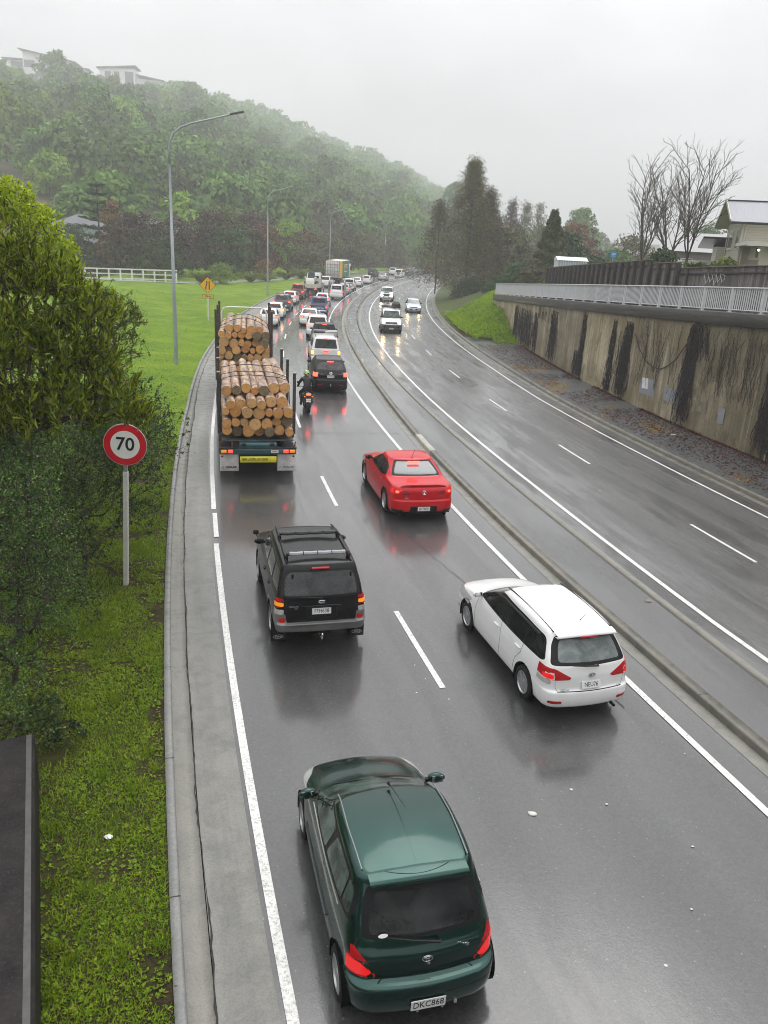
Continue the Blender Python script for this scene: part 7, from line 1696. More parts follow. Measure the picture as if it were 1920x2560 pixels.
def scatter(n, s0, s1, d0, d1, rng, thr=None, sc=.9, seed=1, p=1.0):
    s = s0+(s1-s0)*rng.random(n)**p; kb = np.array([o_kb(q) for q in s]); o = kb-(d0+(d1-d0)*rng.random(n))
    if thr is not None: m = (.6*vnoise(s, o, sc, seed)+.4*vnoise(s, o, sc*2.7, seed+1)) > thr; s, o = s[m], o[m]
    return s, o
rng = np.random.default_rng(21)
def blades(name, s, o, h, w_, m, lean=.5, kind='stuff', hv=.6):
    P = road_pts(s, o, bank_zv(s, o)-.01); n = len(P); D = np.stack([rng.normal(size=n)*lean, rng.normal(size=n)*lean, np.ones(n)], 1); L = h*(1-hv+2*hv*rng.random(n)); v, f = leaf_quads(P, D, L, w_, rng, cup=.35); return tag(fast_mesh(name, v, f, m), kind=kind)
s, o = scatter(190000, 0, 26, .02, 3.6, rng, .36, 1.1, 5, 1.25); blades('grass', s, o, .078, .009, L_GRASS, .75)
# tufts of longer grass
ts, to = scatter(380, .5, 26, .05, 3.2, rng, .45, .7, 9, 1.2); k = np.repeat(np.arange(len(ts)), 55); s, o = ts[k]+rng.normal(size=len(k))*.045, to[k]+rng.normal(size=len(k))*.045; o = np.minimum(o, np.array([o_kb(q) for q in s])+.02)
P = road_pts(s, o, bank_zv(s, o)-.01); D = np.stack([rng.normal(size=len(k))*.55, rng.normal(size=len(k))*.55, np.ones(len(k))], 1); v, f = leaf_quads(P, D, .17*(.5+rng.random(len(k))), .009, rng, cup=.55); tag(fast_mesh('grass_tufts', v, f, L_GRASS), kind='stuff')
# broad-leaved weeds in rosettes
ts, to = scatter(32000, 0, 26, .03, 3.4, rng, .36, 1.0, 14, 1.35); per = 6; k = np.repeat(np.arange(len(ts)), per); s, o = ts[k], to[k]; P = road_pts(s, o, bank_zv(s, o)+.004); a = rng.random(len(k))*6.283; D = np.stack([np.cos(a), np.sin(a), .25+.7*rng.random(len(k))], 1); sz = (.015+.034*rng.random(len(ts))**2)[k]*(.7+.6*rng.random(len(k)))
v, f = leaf_quads(P, D, sz, sz*.55, rng, flat=np.array([[0, 0, 1.6]])); tag(fast_mesh('weeds', v, f, L_WEED), kind='stuff')
# moss cushions along the kerb
ts, to = scatter(26000, 0, 22, .0, 2.6, rng, .52, 1.6, 31, 1.3); P = road_pts(ts, to, bank_zv(ts, to)-.005); D = np.stack([rng.normal(size=len(ts)), rng.normal(size=len(ts)), .6+rng.random(len(ts))], 1); v, f = leaf_quads(P, D, .030, .026, rng); tag(fast_mesh('moss', v, f, L_MOSS), kind='stuff')
# dead leaves and twigs
L_DEAD = leafmat('dead_leaf', [(.04, .022, .014), (.09, .05, .03), (.20, .12, .06)], .0, .7, .3)
ts, to = scatter(2600, 0, 20, .0, 3.6, rng, .42, .8, 41, 1.2); P = road_pts(ts, to, bank_zv(ts, to)+.012); a = rng.random(len(ts))*6.283; D = np.stack([np.cos(a), np.sin(a), rng.normal(size=len(ts))*.15], 1); v, f = leaf_quads(P, D, .04+.03*rng.random(len(ts)), .020, rng, flat=np.array([[0, 0, 2.]])); tag(fast_mesh('leaf_litter', v, f, L_DEAD), kind='stuff')
# mown lawn: short blades out to the path
s, o = scatter(60000, 24, 95, .03, 16, rng, None, 1, 1, 1.5); L_LAWN = leafmat('lawn_blade', [(.07, .14, .010), (.12, .21, .014), (.19, .29, .02)], .3, .5, .55, .25); blades('lawn_grass', s, o, .055, .022, L_LAWN, .7)
# leaf litter, weeds and creeper roots along the foot of the wall
def wall_scatter(n, s0, s1, rng, k=2.2):
    s = s0+(s1-s0)*rng.random(n); wl = np.array([o_wall(q) for q in s]); rk = np.array([o_rk(q) for q in s]); o = wl-.03-(wl-rk-.25)*rng.random(n)**k; return s, o
L_RUST = leafmat('rust_litter', [(.045, .016, .011), (.12, .036, .022), (.22, .07, .035)], 0, .7, .5, 1.0)
L_ORG = leafmat('autumn_weed', [(.16, .06, .014), (.36, .13, .025), (.44, .24, .04), (.20, .22, .04)], .2, .6, .5, 1.0)
s, o = wall_scatter(30000, 10, 58, rng, 4.5); m = vnoise(s, o, .45, 51) > .36; s, o = s[m], o[m]; P = road_pts(s, o, .20+.10*rng.random(len(s))); a = rng.random(len(s))*6.283; D = np.stack([np.cos(a), np.sin(a), rng.normal(size=len(s))*.4], 1); v, f = leaf_quads(P, D, .09+.08*rng.random(len(s)), .03, rng); tag(fast_mesh('wall_litter', v, f, L_RUST), kind='stuff')
s, o = wall_scatter(9000, 10, 50, rng, 1.1); m = vnoise(s, o, .55, 61) > .68; s, o = s[m], o[m]; P = road_pts(s, o, .20+0*s); D = np.stack([rng.normal(size=len(s)), rng.normal(size=len(s)), .5+rng.random(len(s))], 1); v, f = leaf_quads(P, D, .09, .035, rng); tag(fast_mesh('autumn_weeds', v, f, L_ORG), kind='stuff')
# bare creepers hanging down the wall
def creeper(label, strands, seed):
    rr = np.random.default_rng(seed); s0 = strands[0][0]; base = np.array(RP(s0, o_wall(s0))); t = thing('creeper', label, 'creeper', tuple(base), 0, 'bare creepers on the retaining wall'); mb = MB()
    for (sa, sb, za, zb, n, rad_) in strands:
        for _ in range(n):
            s = sa+(sb-sa)*rr.random(); z = za-(za-zb)*.4*rr.random()**2; zend = zb+(za-zb)*.35*rr.random()**2; pts = []; off = .01+.05*rr.random()
            while z > zend and len(pts) < 16:
                p = RP(s, o_wall(s)-.03-off, z); pts.append((p[0]-base[0], p[1]-base[1], p[2])); z -= .18+.2*rr.random(); s += rr.normal()*.085; off = max(.0, min(.12, off+rr.normal()*.02))
            if len(pts) > 1: mb.tube(pts, rad_*(.6+.8*rr.random()), 4, cap=False)
    mb.build('stems', mat('creeper_stem', (.022, .017, .014), .8, var=.4), t)
creeper('thick curtain of dark bare creeper at the far end of the retaining wall', [(53.2, 62, 3.2, .2, 190, .012), (47.6, 49.2, 3.75, .3, 50, .012), (49, 53, 3.7, 2.6, 34, .010)], 1)
creeper('dark bare creeper widening at the foot of a wall joint, third from the far end', [(41.4, 42.0, 4.2, .2, 30, .012), (41.5, 43.0, 1.9, .2, 60, .011)], 2)
creeper('thin dark creeper down the narrow wall joint left of the thick columns', [(36.8, 37.2, 4.3, .2, 34, .012), (36.7, 37.6, 1.0, .2, 30, .012)], 3)
creeper('thick column of bare creeper left of the grey wall patches', [(34.7, 35.6, 4.3, .2, 90, .011), (35.0, 36.2, 3.7, .3, 26, .010)], 4)
creeper('column of bare creeper right of the grey wall patches', [(27.9, 28.8, 4.8, .2, 80, .011), (27.2, 28.6, 4.9, 3.2, 50, .010)], 5)
creeper('heavy bare creeper at the right edge of the picture', [(21.4, 22.7, 5.1, .15, 120, .012)], 6)
creeper('loose thin creeper stems hanging over the rightmost wall panel', [(23, 27, 5.1, 1.8, 60, .007)], 7)
creeper('thin loose creeper stems hanging around the grey wall patches', [(29.5, 34, 4.6, 1.2, 42, .007)], 8)
t = thing('hanging_cable', 'loose cable sagging across the stained wall between two creeper columns', 'cable', RP(31, o_wall(31))); base = t.location; mb = MB(); mb.tube([Vector(RP(a, o_wall(a)-.06, b))-base for a, b in ((34.3, 3.75), (33.6, 3.1), (32.65, 2.62), (31.8, 2.44), (30.95, 2.46), (30.2, 2.75), (29.6, 3.15), (28.85, 3.95))], .022, 6); mb.build('cable', mat('cable_black', (.02, .018, .016), .7), t)
# bright ground cover on the bank by the end of the wall
L_COVER = leafmat('ground_cover_leaf', [(.07, .15, .008), (.19, .34, .014), (.36, .50, .018), (.50, .58, .04)], .3, .45, .5, .5)
n = 30000; s = 59+27*rng.random(n)**.9; rk = np.array([o_rk(q) for q in s]); o = rk+.5+(5.6)*rng.random(n); m = (s < 74.6) | (o < 40); lim = np.array([o_wall(q)-.1 if q < 74.4 else 99 for q in s]); m = (o < lim) & ((s > 61.2) | (o > rk+2.0)); s, o = s[m], o[m]
z = np.array([rbank_z(a, b) for a, b in zip(s, o)])+.10+.45*vnoise(s, o, .8, 71)*rng.random(len(s))**.5; P = road_pts(s, o, z); D = np.stack([rng.normal(size=len(s))*.7-.3, rng.normal(size=len(s))*.7-.6, .7+rng.random(len(s))*.6], 1); v, f = leaf_quads(P, D, .22+.16*rng.random(len(s)), .07, rng, cup=.4); tag(fast_mesh('ground_cover', v, f, L_COVER), kind='stuff')
# small pale stones and scraps
def pebble(x, y, z, r, label, nm='stone', m=None, grp=None):
    mb = MB(); rr = random.Random(int(x*971+y*37)); vs = []; n = 8
    for i in range(4):
        a = .2+(math.pi/2-.2)*i/3
        for k in range(n): b = 2*math.pi*k/n; q = r*math.cos(a)*(.75+.5*rr.random()); vs.append((q*math.cos(b)*1.3, q*math.sin(b), r*.55*math.sin(a)))
    fs = [(i*n+k, i*n+(k+1) % n, (i+1)*n+(k+1) % n, (i+1)*n+k) for i in range(3) for k in range(n)]+[tuple(3*n+k for k in range(n))]; mb.add(vs, fs)
    o = mb.build(nm, m or mat('pale_stone', (.62, .60, .56), .6, var=.15), smooth=True); o.location = (x, y, z); return tag(o, label, nm.replace('_', ' '), grp)
for k, (s_, o_, r_) in enumerate(((5.6, -2.55, .035), (5.2, -2.2, .03), (4.2, -1.5, .025), (2.7, -3.0, .03), (3.3, -2.2, .025), (8.5, -4.0, .022), (8.9, -3.7, .02), (9.4, -3.75, .02), (8.2, -3.5, .02), (26.5, 9.0, .05), (19.5, 5.6, .04), (6.0, -.3, .02))):
    p = RP(s_, o_); pebble(p[0], p[1], .01, r_*.6, 'small pale pebble lying loose on the wet road', grp='loose pebbles on the road')
p = RP(5.25, -3.35); pebble(p[0], p[1], .01, .055, 'flat white stone on the wet road right of the green hatchback', 'flat_stone')
p = RP(5.9, -9.0); pebble(p[0], p[1], bank_z(5.9, -9.0)+.02, .042, 'crumpled white paper scrap in the verge weeds', 'paper_scrap', mat('paper_white', (.78, .78, .77), .7))
p = RP(11.0, 2.25); pebble(p[0], p[1], .135, .06, 'grey stone lying on the dark median strip', 'median_stone', mat('grey_stone', (.22, .20, .17), .8))
p = RP(26.8, 12.6); pebble(p[0], p[1], .2, .10, 'white rubbish piece on the gravel by the wall', 'rubbish', mat('paper_white', (.78, .78, .77), .7))
# ------------------------------------------------------------------ street lamps and signs
M_GALV = mat('galvanised_steel', (.33, .36, .38), .42, .35, var=.12, vscale=2)
def lamp(x, y, z, dth, label):
    s, o = near_so(x, y); th = TH(s); t = thing('street_lamp', label, 'street lamp', (x, y, z), -th, 'street lamps along the grass bank')
    mb = MB(); mb.tube([(0, 0, -.3), (0, 0, .05), (0, 0, 3.2), (0, 0, 3.21), (0, 0, 7.2), (0, 0, 7.21), (0, 0, 10.6)], [.125, .125, .112, .098, .085, .074, .062], 10); mb.build('pole', M_GALV, t, auto=50)
    pts = [(0, 0, 10.6), (0, 0, 11.2), (.05, 0, 11.65), (.24, 0, 12.1), (.62, 0, 12.42), (1.2, 0, 12.66), (3.35, 0, 13.25)]; mb = MB(); mb.tube(pts, [.062, .06, .058, .056, .053, .049, .04], 8); mb.build('arm', M_GALV, t, smooth=True)
    mb = MB(); mb.box((3.62, 0, 13.33), (.78, .26, .09), bev=.035, M=Matrix.Rotation(-.25, 3, 'Y')); h = mb.build('lamp_head', mat('lamp_housing', (.10, .10, .105), .5), t, auto=40); mb = MB(); mb.box((3.66, 0, 13.285), (.52, .2, .03), bev=.01, M=Matrix.Rotation(-.25, 3, 'Y')); mb.build('diffuser', mat('lamp_glass', (.55, .56, .56), .2), h)
    mb = MB(); mb.box((0, -.118, .9), (.13, .02, .45), bev=.005); mb.build('access_door', M_GALV, t)
lamp(-12.61, 45.84, .30, 0, 'tall grey street lamp nearest the camera on the grass bank')
lamp(-16.89, 106.4, .4, 0, 'second street lamp, standing beyond the yellow warning sign')
p = RP(162, -10.6); lamp(p[0], p[1], .3, 0, 'third street lamp, behind the container truck')
p = RP(219, -11.2); lamp(p[0], p[1], .3, 0, 'farthest street lamp where the road bends out of sight')
def speed_sign():
    x, y = -5.56, 15.54; s, o = near_so(x, y); t = thing('speed_sign', 'round red bordered speed limit sign reading 70 on a white post', 'road sign', (x, y, bank_z(s, o)), .10); t.rotation_euler = (0, rad(3.0), .10)
    mb = MB(); mb.box((0, .04, 1.28), (.10, .10, 2.62), bev=.006); mb.build('post', mat('white_post_paint', (.60, .585, .55), .6, var=.12, vscale=6), t)
    mb = MB(); mb.box((0, .04, 2.62), (.075, .075, .5)); mb.build('post_sleeve', M_GALV, t)
    def disc(r0, r1, y_, m, nm, n=56):
        mb = MB(); vs = []
        for k in range(n): a = 2*math.pi*k/n; vs += [(r0*math.cos(a), y_, 3.18+r0*math.sin(a)), (r1*math.cos(a), y_, 3.18+r1*math.sin(a))]
        mb.add(vs, [(2*k, 2*k+1, (2*k+3) % (2*n), (2*k+2) % (2*n)) for k in range(n)]); return mb.build(nm, m, t)
    mb = MB(); mb.lathe([(0, .0), (.440, .0), (.440, -.012), (.438, -.016), (0, -.016)], 'Y', 56, (0, 0, 3.18)); mb.build('sign_back', mat('sign_edge', (.55, .55, .54), .4, .3), t, auto=40)
    disc(.294, .428, -.019, mat('sign_red', (.62, .008, .02), .35, coat=.3), 'red_ring'); mb = MB(); mb.lathe([(0, 0), (.2945, 0)], 'Y', 48, (0, -.0195, 3.18)); mb.build('white_face', mat('sign_white', (.80, .79, .76), .4), t, recalc=False)
    mb = MB(); add_text(mb, '70', .385, Matrix.Translation((0, -.022, 3.185)) @ Matrix.Rotation(math.pi/2, 4, 'X'), bold=.006, xs=1.0); mb.build('lettering', M_INK, t)
    for z in (2.50, 2.66): mb = MB(); mb.lathe([(0, -.012), (.014, -.012), (.014, .01)], 'Y', 8, (0, 0, z)); mb.build('bolt', M_GALV, t)
speed_sign()
def merge_sign():
    x, y = -16.32, 70.06; s, o = near_so(x, y); t = thing('warning_sign', 'yellow diamond lane merge sign with 100 m plate on the lawn', 'road sign', (x, y, bank_z(s, o)), .16); z = 3.05
    mb = MB(); mb.box((0, .05, 1.25), (.11, .11, 3.0), bev=.008); mb.build('post', mat('white_post_paint', (.60, .585, .55), .6), t)
    def dia(h, y_, m, nm, d=.006):
        mb = MB(); mb.prism([(0, -h), (h, 0), (0, h), (-h, 0)], y_-d, y_, 'XZ'); mb.v = [(a, b, c+z) for a, b, c in mb.v]; return mb.build(nm, m, t)
    ye = mat('sign_yellow', (.80, .42, .015), .4, coat=.2); dia(.70, -.002, M_INK, 'sign_edge'); dia(.665, -.010, ye, 'sign_face')
    mb = MB(); mb.box((.13, -.018, z-.02), (.09, .006, .70)); mb.prism([(-.20, -.36), (-.11, -.36), (-.11, -.12), (-.02, .10), (-.02, .34), (-.11, .34), (-.11, .10), (-.20, -.12)], -.021, -.0165, 'XZ'); n = len(mb.v)-16; mb.v = mb.v[:n]+[(a, b, c+z-.01) for a, b, c in mb.v[n:]]; mb.build('merge_symbol', M_INK, t)
    mb = MB(); mb.box((0, -.004, 2.10), (.98, .012, .32), bev=.003); mb.build('distance_plate_edge', M_INK, t); mb = MB(); mb.box((0, -.011, 2.10), (.93, .008, .27)); pl = mb.build('distance_plate', ye, t); mb = MB(); add_text(mb, '100 m', .22, Matrix.Translation((0, -.017, 2.10)) @ Matrix.Rotation(math.pi/2, 4, 'X'), bold=.004); mb.build('lettering', M_INK, pl)
merge_sign()

# ------------------------------------------------------------------ trees
def crown(rng, H, Rr, nc, per, ls, shape='dome', z0=.25, fill=.35, droop=0):
    """leaf clumps over a crown; returns quads"""
    k = np.arange(nc); g = (1+5**.5)/2; u = (k+.5)/nc; ph = 2*math.pi*k/g+rng.random()*6
    if shape == 'dome': cz = z0+(1-z0)*u**.9; rad_ = np.sqrt(np.maximum(.03, 1-((cz-z0*1.3)/(1-z0*1.3))**2*np.sign(cz-z0*1.3)))*(.72+.35*rng.random(nc))
    elif shape == 'cone': cz = z0+(1-z0)*u; rad_ = (1-(cz-z0)/(1-z0))**.8*(.65+.4*rng.random(nc))+.03
    else: cz = z0+(1-z0)*u; rad_ = np.sin(np.pi*np.clip((cz-z0)/(1-z0)*.9+.08, 0, 1))**.6*(.7+.35*rng.random(nc))
    inn = rng.random(nc) < fill; rad_ = np.where(inn, rad_*rng.random(nc), rad_); c = np.stack([np.cos(ph)*rad_*Rr, np.sin(ph)*rad_*Rr, cz*H*.94], 1); c += rng.normal(size=c.shape)*Rr*.06
    rc = Rr*(.26+.16*rng.random(nc))*(.55 if shape == 'cone' else 1); q = np.repeat(k, per); d = unit(rng.normal(size=(len(q), 3))); d[:, 2] = np.where(d[:, 2] < -.2, -d[:, 2]*.6, d[:, 2]); P = c[q]+d*(rc[q]*(.72+.36*rng.random(len(q))))[:, None]*np.array([1, 1, .75])
    D = rng.normal(size=d.shape); D = unit(D-d*(D*d).sum(1, keepdims=True)+d*.25+np.array([[0, 0, -droop]])); return leaf_quads(P, D, ls*(.6+.8*rng.random(len(q))), ls*.62*(.6+.8*rng.random(len(q))), rng, flat=d*1.6+unit(P-np.array([[0, 0, H*.42]]))*2.2, cup=.25), c
def trunk_limbs(rng, H, c, r0, m=9):
    tips = c[rng.choice(len(c), min(len(c), m*4), replace=False)]; A, par, load, _ = grow([(0, 0, -.4), (0, 0, H*.18), (0, 0, H*.38)], tips, rng, H*.12, .08); return branch_mesh(A, par, load, r0*.16, .5, 5, r0)
TREE_MESH = {}
def tree_mesh(key, H, Rr, nc, per, ls, leafm, barkm, seed, *k):
    if key in TREE_MESH: return TREE_MESH[key]
    rng = np.random.default_rng(seed); (v, f), c = crown(rng, H, Rr, nc, per, ls, *k); tv, tf = trunk_limbs(rng, H, c, .022*H)
    o = fast_mesh('crown', v, f, leafm); a = o.data; bpy.data.objects.remove(o); o = fast_mesh('trunk', tv, tf, barkm, None, None, True); b = o.data; bpy.data.objects.remove(o)
    TREE_MESH[key] = (a, b); return a, b
def tree(name, label, key, pos, sc=1.0, rz=0.0, group=None, sz=None, cat='tree', args=None):
    a, b = tree_mesh(key, *args) if args and not isinstance(args, dict) else TREE_MESH[key]
    t = thing(name, label, cat, pos, rz, group); t.scale = (sc, sc, sz or sc); link('crown', a, t); link('trunk', b, t); return t
L_HILL = leafmat('hill_forest_leaf', [(.020, .048, .012), (.075, .145, .026), (.14, .235, .040), (.22, .32, .06)], .1, .55, .8, .22)
L_HILB = leafmat('hill_bright_leaf', [(.065, .12, .014), (.17, .26, .03), (.30, .38, .05)], .15, .55, .8, .25)
L_PURP = leafmat('purple_leaf', [(.022, .014, .014), (.055, .032, .030), (.10, .062, .048)], .1, .6, .45, .4)
L_RSTL = leafmat('rust_leaf', [(.06, .030, .014), (.17, .085, .036), (.28, .145, .06)], .15, .6, .45, .4)
L_DKG = leafmat('dark_evergreen_leaf', [(.014, .030, .010), (.035, .065, .018), (.075, .12, .034)], .1, .5, .4, .4)
L_DULL = leafmat('dull_brown_leaf', [(.034, .030, .013), (.078, .076, .030), (.135, .13, .052)], .15, .6, .45, .4)
L_YG = leafmat('yellow_green_leaf', [(.06, .085, .01), (.13, .17, .02), (.22, .25, .035)], .2, .5, .4, .4)

# ---- the hill
HB = [(-210, 70, 1.5), (-150, 105, 1.5), (-100, 130, 2.2), (-66, 146, 2), (-47, 160, 1.2), (-34, 182, .6), (-25, 207, .5), (-9, 237, .4), (8, 262, .3), (30, 288, .3), (64, 325, .3), (130, 380, .3)]
HR = [(-330, 250, 44), (-235, 290, 48), (-150, 328, 53.5), (-122, 331, 54.5), (-101, 341, 54.5), (-66, 378, 50), (-26, 418, 40), (0, 448, 35), (19, 478, 28), (48, 530, 20), (95, 600, 7), (190, 700, 1)]
HS = 2.2
HR = [(x*HS, y*HS, CAM_H+(z-CAM_H)*HS) for x, y, z in HR]
def far(x, y, z): return (x*HS, y*HS, CAM_H+(z-CAM_H)*HS)
def hill_pt(u, v):
    i = min(int(u), len(HB)-2); t = u-i; b = [HB[i][k]*(1-t)+HB[i+1][k]*t for k in range(3)]; r = [HR[i][k]*(1-t)+HR[i+1][k]*t for k in range(3)]
    z = b[2]+(r[2]-b[2])*(min(v, 1)**.92)+(1.6*math.sin(u*5+v*9)+1.2*math.sin(u*11-v*7))*math.sin(math.pi*min(v, 1)); return (b[0]+(r[0]-b[0])*v, b[1]+(r[1]-b[1])*v, z-max(0, v-1)*14)
V = []; nu, nv = 88, 30
for i in range(nu+1):
    for j in range(nv+1): V.append(hill_pt(i/nu*(len(HB)-1), j/nv*1.35))
Fq = [(i*(nv+1)+j, (i+1)*(nv+1)+j, (i+1)*(nv+1)+j+1, i*(nv+1)+j+1) for i in range(nu) for j in range(nv)]
M_HILL = grassmat('hill_ground', [(.02, .028, .010), (.05, .055, .018), (.13, .095, .05)], sc=.25)
tag(fast_mesh('hill', V, Fq, M_HILL, None, None, True), kind='structure')
# cleared clay slope at the left, a little above the shrub tops
def px_of(p):
    cp, sp = math.cos(PITCH), math.sin(PITCH); z = p[2]-CAM_H; d = p[1]*cp-z*sp; xr = p[0]/d; yr = -(p[1]*sp+z*cp)/d; c_, s_ = math.cos(ROLL), math.sin(ROLL); return 960+1952.4*(c_*xr-s_*yr), 1280+1952.4*(s_*xr+c_*yr), d
kinds = [('round', 8.2, 4.6, 26, 62, .95, L_HILL, 'dome'), ('tall', 10.0, 4.0, 28, 60, .9, L_HILL, 'oval'), ('broad', 8.0, 5.4, 30, 62, 1.0, L_HILL, 'dome'), ('bright', 7.8, 4.2, 24, 64, .85, L_HILB, 'dome'), ('slim', 9.5, 3.3, 24, 56, .85, L_HILB, 'oval'), ('round2', 8.6, 4.9, 28, 60, .95, L_HILL, 'dome'), ('dull', 7.5, 4.4, 24, 52, .85, L_DULL, 'dome')]
HT = []
for i, (k, H_, Rr, nc, per, ls, lm, sh) in enumerate(kinds):
    rng = np.random.default_rng(300+i); (v, f), c = crown(rng, H_, Rr, nc, per, ls, sh, .16, .3); tv, tf = trunk_limbs(rng, H_, c, .16, 3); v, f, mi = merge((v, f), (tv, tf)); o = fast_mesh('hill_tree', v, f, [lm, M_BARKD], None, mi); HT.append(o.data); bpy.data.objects.remove(o)
rng = np.random.default_rng(77); cand = []
for i in range(50):
    for j in range(18):
        u = (i+.2+.6*rng.random()+(.5 if j % 2 else 0))/50*(len(HB)-1); v = (j+.2+.6*rng.random())/18*1.08
        if u > len(HB)-1.02: continue
        p = hill_pt(u, v); X_, Y_, d = px_of((p[0], p[1], p[2]+5))
        if X_ < -90 or X_ > 1500: continue
        if X_ < 210 and 310 < Y_ < 600 and X_ < 30+.55*(Y_-310)+20 and rng.random() < .72: continue            # the cleared slope
        if 215 < X_ < 420 and 470 < Y_ < 580 and rng.random() < .8: continue                # grassy clearing by the hill road
        if v > .76 and -30 < X_ < 400: continue                                                # gardens in front of the hilltop houses
        cand.append((d, p, u, v, X_, Y_))
cand.sort(key=lambda q: q[0]); near = cand[:285]; rest = cand[285:]
BAND = lambda v: 'lower' if v < .34 else ('middle' if v < .68 else 'upper')
for d, p, u, v, X_, Y_ in near:
    pr = [.20, .14, .20, .17, .10, .14, .05]
    if X_ > 480: pr = [.26, .16, .26, .04, .02, .22, .04]
    k = int(rng.choice(len(HT), p=np.array(pr)/sum(pr))); o = link('hill_tree', HT[k]); sc = (1.05+.6*rng.random())*(1+.75*v)*(.62 if v > .68 and X_ < 400 else 1); o.location = (p[0], p[1], p[2]-.5); o.scale = (sc, sc, sc*(.9+.25*rng.random())); o.rotation_euler = (0, 0, rng.random()*6.28)
    tone = {3: 'bright green', 4: 'slim pale green', 6: 'dull brown', 1: 'tall dark green'}.get(k, 'rounded dark green'); sd = 'left part' if X_ < 330 else ('middle part' if X_ < 640 else 'right part')
    tag(o, '%s tree on the %s slope of the misty hill, %s' % (tone, BAND(v), sd), 'tree', '%s trees on the %s slope, %s' % (tone, BAND(v), sd))
VV = []; FF = []; off = 0
base = [np.array([q.co[:] for q in HT[k].vertices]) for k in (0, 1, 5)]; fb = [np.array([q.vertices[:] for q in HT[k].polygons]) for k in (0, 1, 5)]
for n_, (d, p, u, v, X_, Y_) in enumerate(rest):
    k = n_ % 3; sel = fb[k][::2]; used = sel.ravel(); a = rng.random()*6.28; sc = (1.05+.6*rng.random())*(1+.75*v)*(.62 if v > .68 and X_ < 400 else 1); ca, sa = math.cos(a), math.sin(a); q = base[k][used]*sc*1.05; VV.append(np.stack([q[:, 0]*ca-q[:, 1]*sa+p[0], q[:, 0]*sa+q[:, 1]*ca+p[1], q[:, 2]+p[2]-.5], 1)); FF.append(np.arange(len(used)).reshape(-1, 4)+off); off += len(used)
if VV: tag(fast_mesh('forest', np.concatenate(VV), np.concatenate(FF), L_HILL), kind='stuff')

# ---- the tree belt behind the footpath
belt = [  # name, label, x, y, H, R, leaf, shape, clumps, per, leaf size
 ('rust_tree', 'rust brown conical tree beside the grey roofed house', -46.8, 135, 11.4, 3.6, L_RSTL, 'cone', 44, 70, .42), ('purple_tree', 'broad dark purple tree behind the white fence', -41.5, 131, 8.6, 5.2, L_PURP, 'dome', 40, 80, .5), ('purple_tree', 'dark purple tree just left of the nearest street lamp', -36, 133, 8.2, 4.6, L_PURP, 'dome', 36, 80, .5),
 ('evergreen_tree', 'dark evergreen tree under the purple trees by the white fence', -36.0, 124, 5.4, 3.8, L_DKG, 'dome', 34, 80, .45), ('purple_tree', 'dark purple tree right of the nearest street lamp', -31.5, 142, 10.5, 4.6, L_PURP, 'oval', 38, 80, .5), ('yellow_green_tree', 'yellow green tree standing above the dark belt', -35.5, 163, 12.5, 4.4, L_YG, 'dome', 36, 80, .55),
 ('evergreen_tree', 'dark green tree behind the warning sign', -29.2, 141, 8.4, 4.2, L_DKG, 'oval', 36, 80, .5), ('purple_tree', 'wide purple topped tree beyond the warning sign', -28.2, 161, 11.2, 5.2, L_PURP, 'dome', 40, 80, .5), ('slim_tree', 'slim olive tree between the dark trees of the belt', -27.6, 150, 8.8, 2.6, L_DULL, 'oval', 30, 80, .45),
 ('brown_tree', 'brown tree left of the second street lamp', -24.6, 152, 9.4, 3.6, L_RSTL, 'oval', 34, 70, .45), ('brown_tree', 'brown leafed tree right of the second street lamp', -19.2, 168, 8.6, 4.0, L_RSTL, 'dome', 32, 72, .45), ('evergreen_tree', 'green bushy tree behind the second street lamp', -22.8, 170, 10.5, 4.4, L_HILB, 'dome', 36, 80, .5),
 ('grey_green_tree', 'grey green round tree behind the red pickup', -18.8, 163, 6.0, 3.8, L_DULL, 'dome', 34, 80, .45), ('grey_green_tree', 'dull tree left of the container truck', -15.6, 181, 8.5, 4.4, L_DULL, 'dome', 34, 80, .5), ('grey_green_tree', 'dull olive tree behind the container truck', -12.4, 194, 9.4, 4.6, L_DULL, 'oval', 36, 80, .5), ('brown_tree', 'thin brown tree right of the container truck', -7.4, 209, 9, 4.4, L_DULL, 'oval', 36, 70, .5), ('grey_green_tree', 'grey green tree above the far silver wagon', -1.5, 226, 8.4, 4.6, L_DULL, 'dome', 34, 80, .5), ('evergreen_tree', 'dark tree behind the farthest street lamp', 7.5, 247, 9.5, 5.2, L_HILL, 'dome', 36, 80, .55), ('evergreen_tree', 'dark tree filling the bend beyond the last cars', 19, 272, 10, 5.5, L_HILL, 'dome', 36, 80, .55),
 ('evergreen_tree', 'dark green tree at the foot of the grey roofed house', -53.0, 132, 6.4, 4.2, L_DKG, 'dome', 34, 80, .5), ('bushy_shrub', 'small round green shrub behind the white fence end', -26.4, 121.5, 2.9, 2.0, L_HILB, 'dome', 26, 70, .3), ('bushy_shrub', 'reddish twiggy shrub between two flax clumps', -22.6, 139, 3.6, 1.7, L_RSTL, 'oval', 24, 60, .28)]
for i, (nm, lb, x, y, H_, Rr, lm, sh, nc, per, ls) in enumerate(belt):
    rng_i = 500+i; tree(nm, lb, 'belt%d' % i, (x, y, left_z(x, y)-.1), args=(H_, Rr, nc, per, ls, lm, M_BARKD, rng_i, sh, .08, .4))
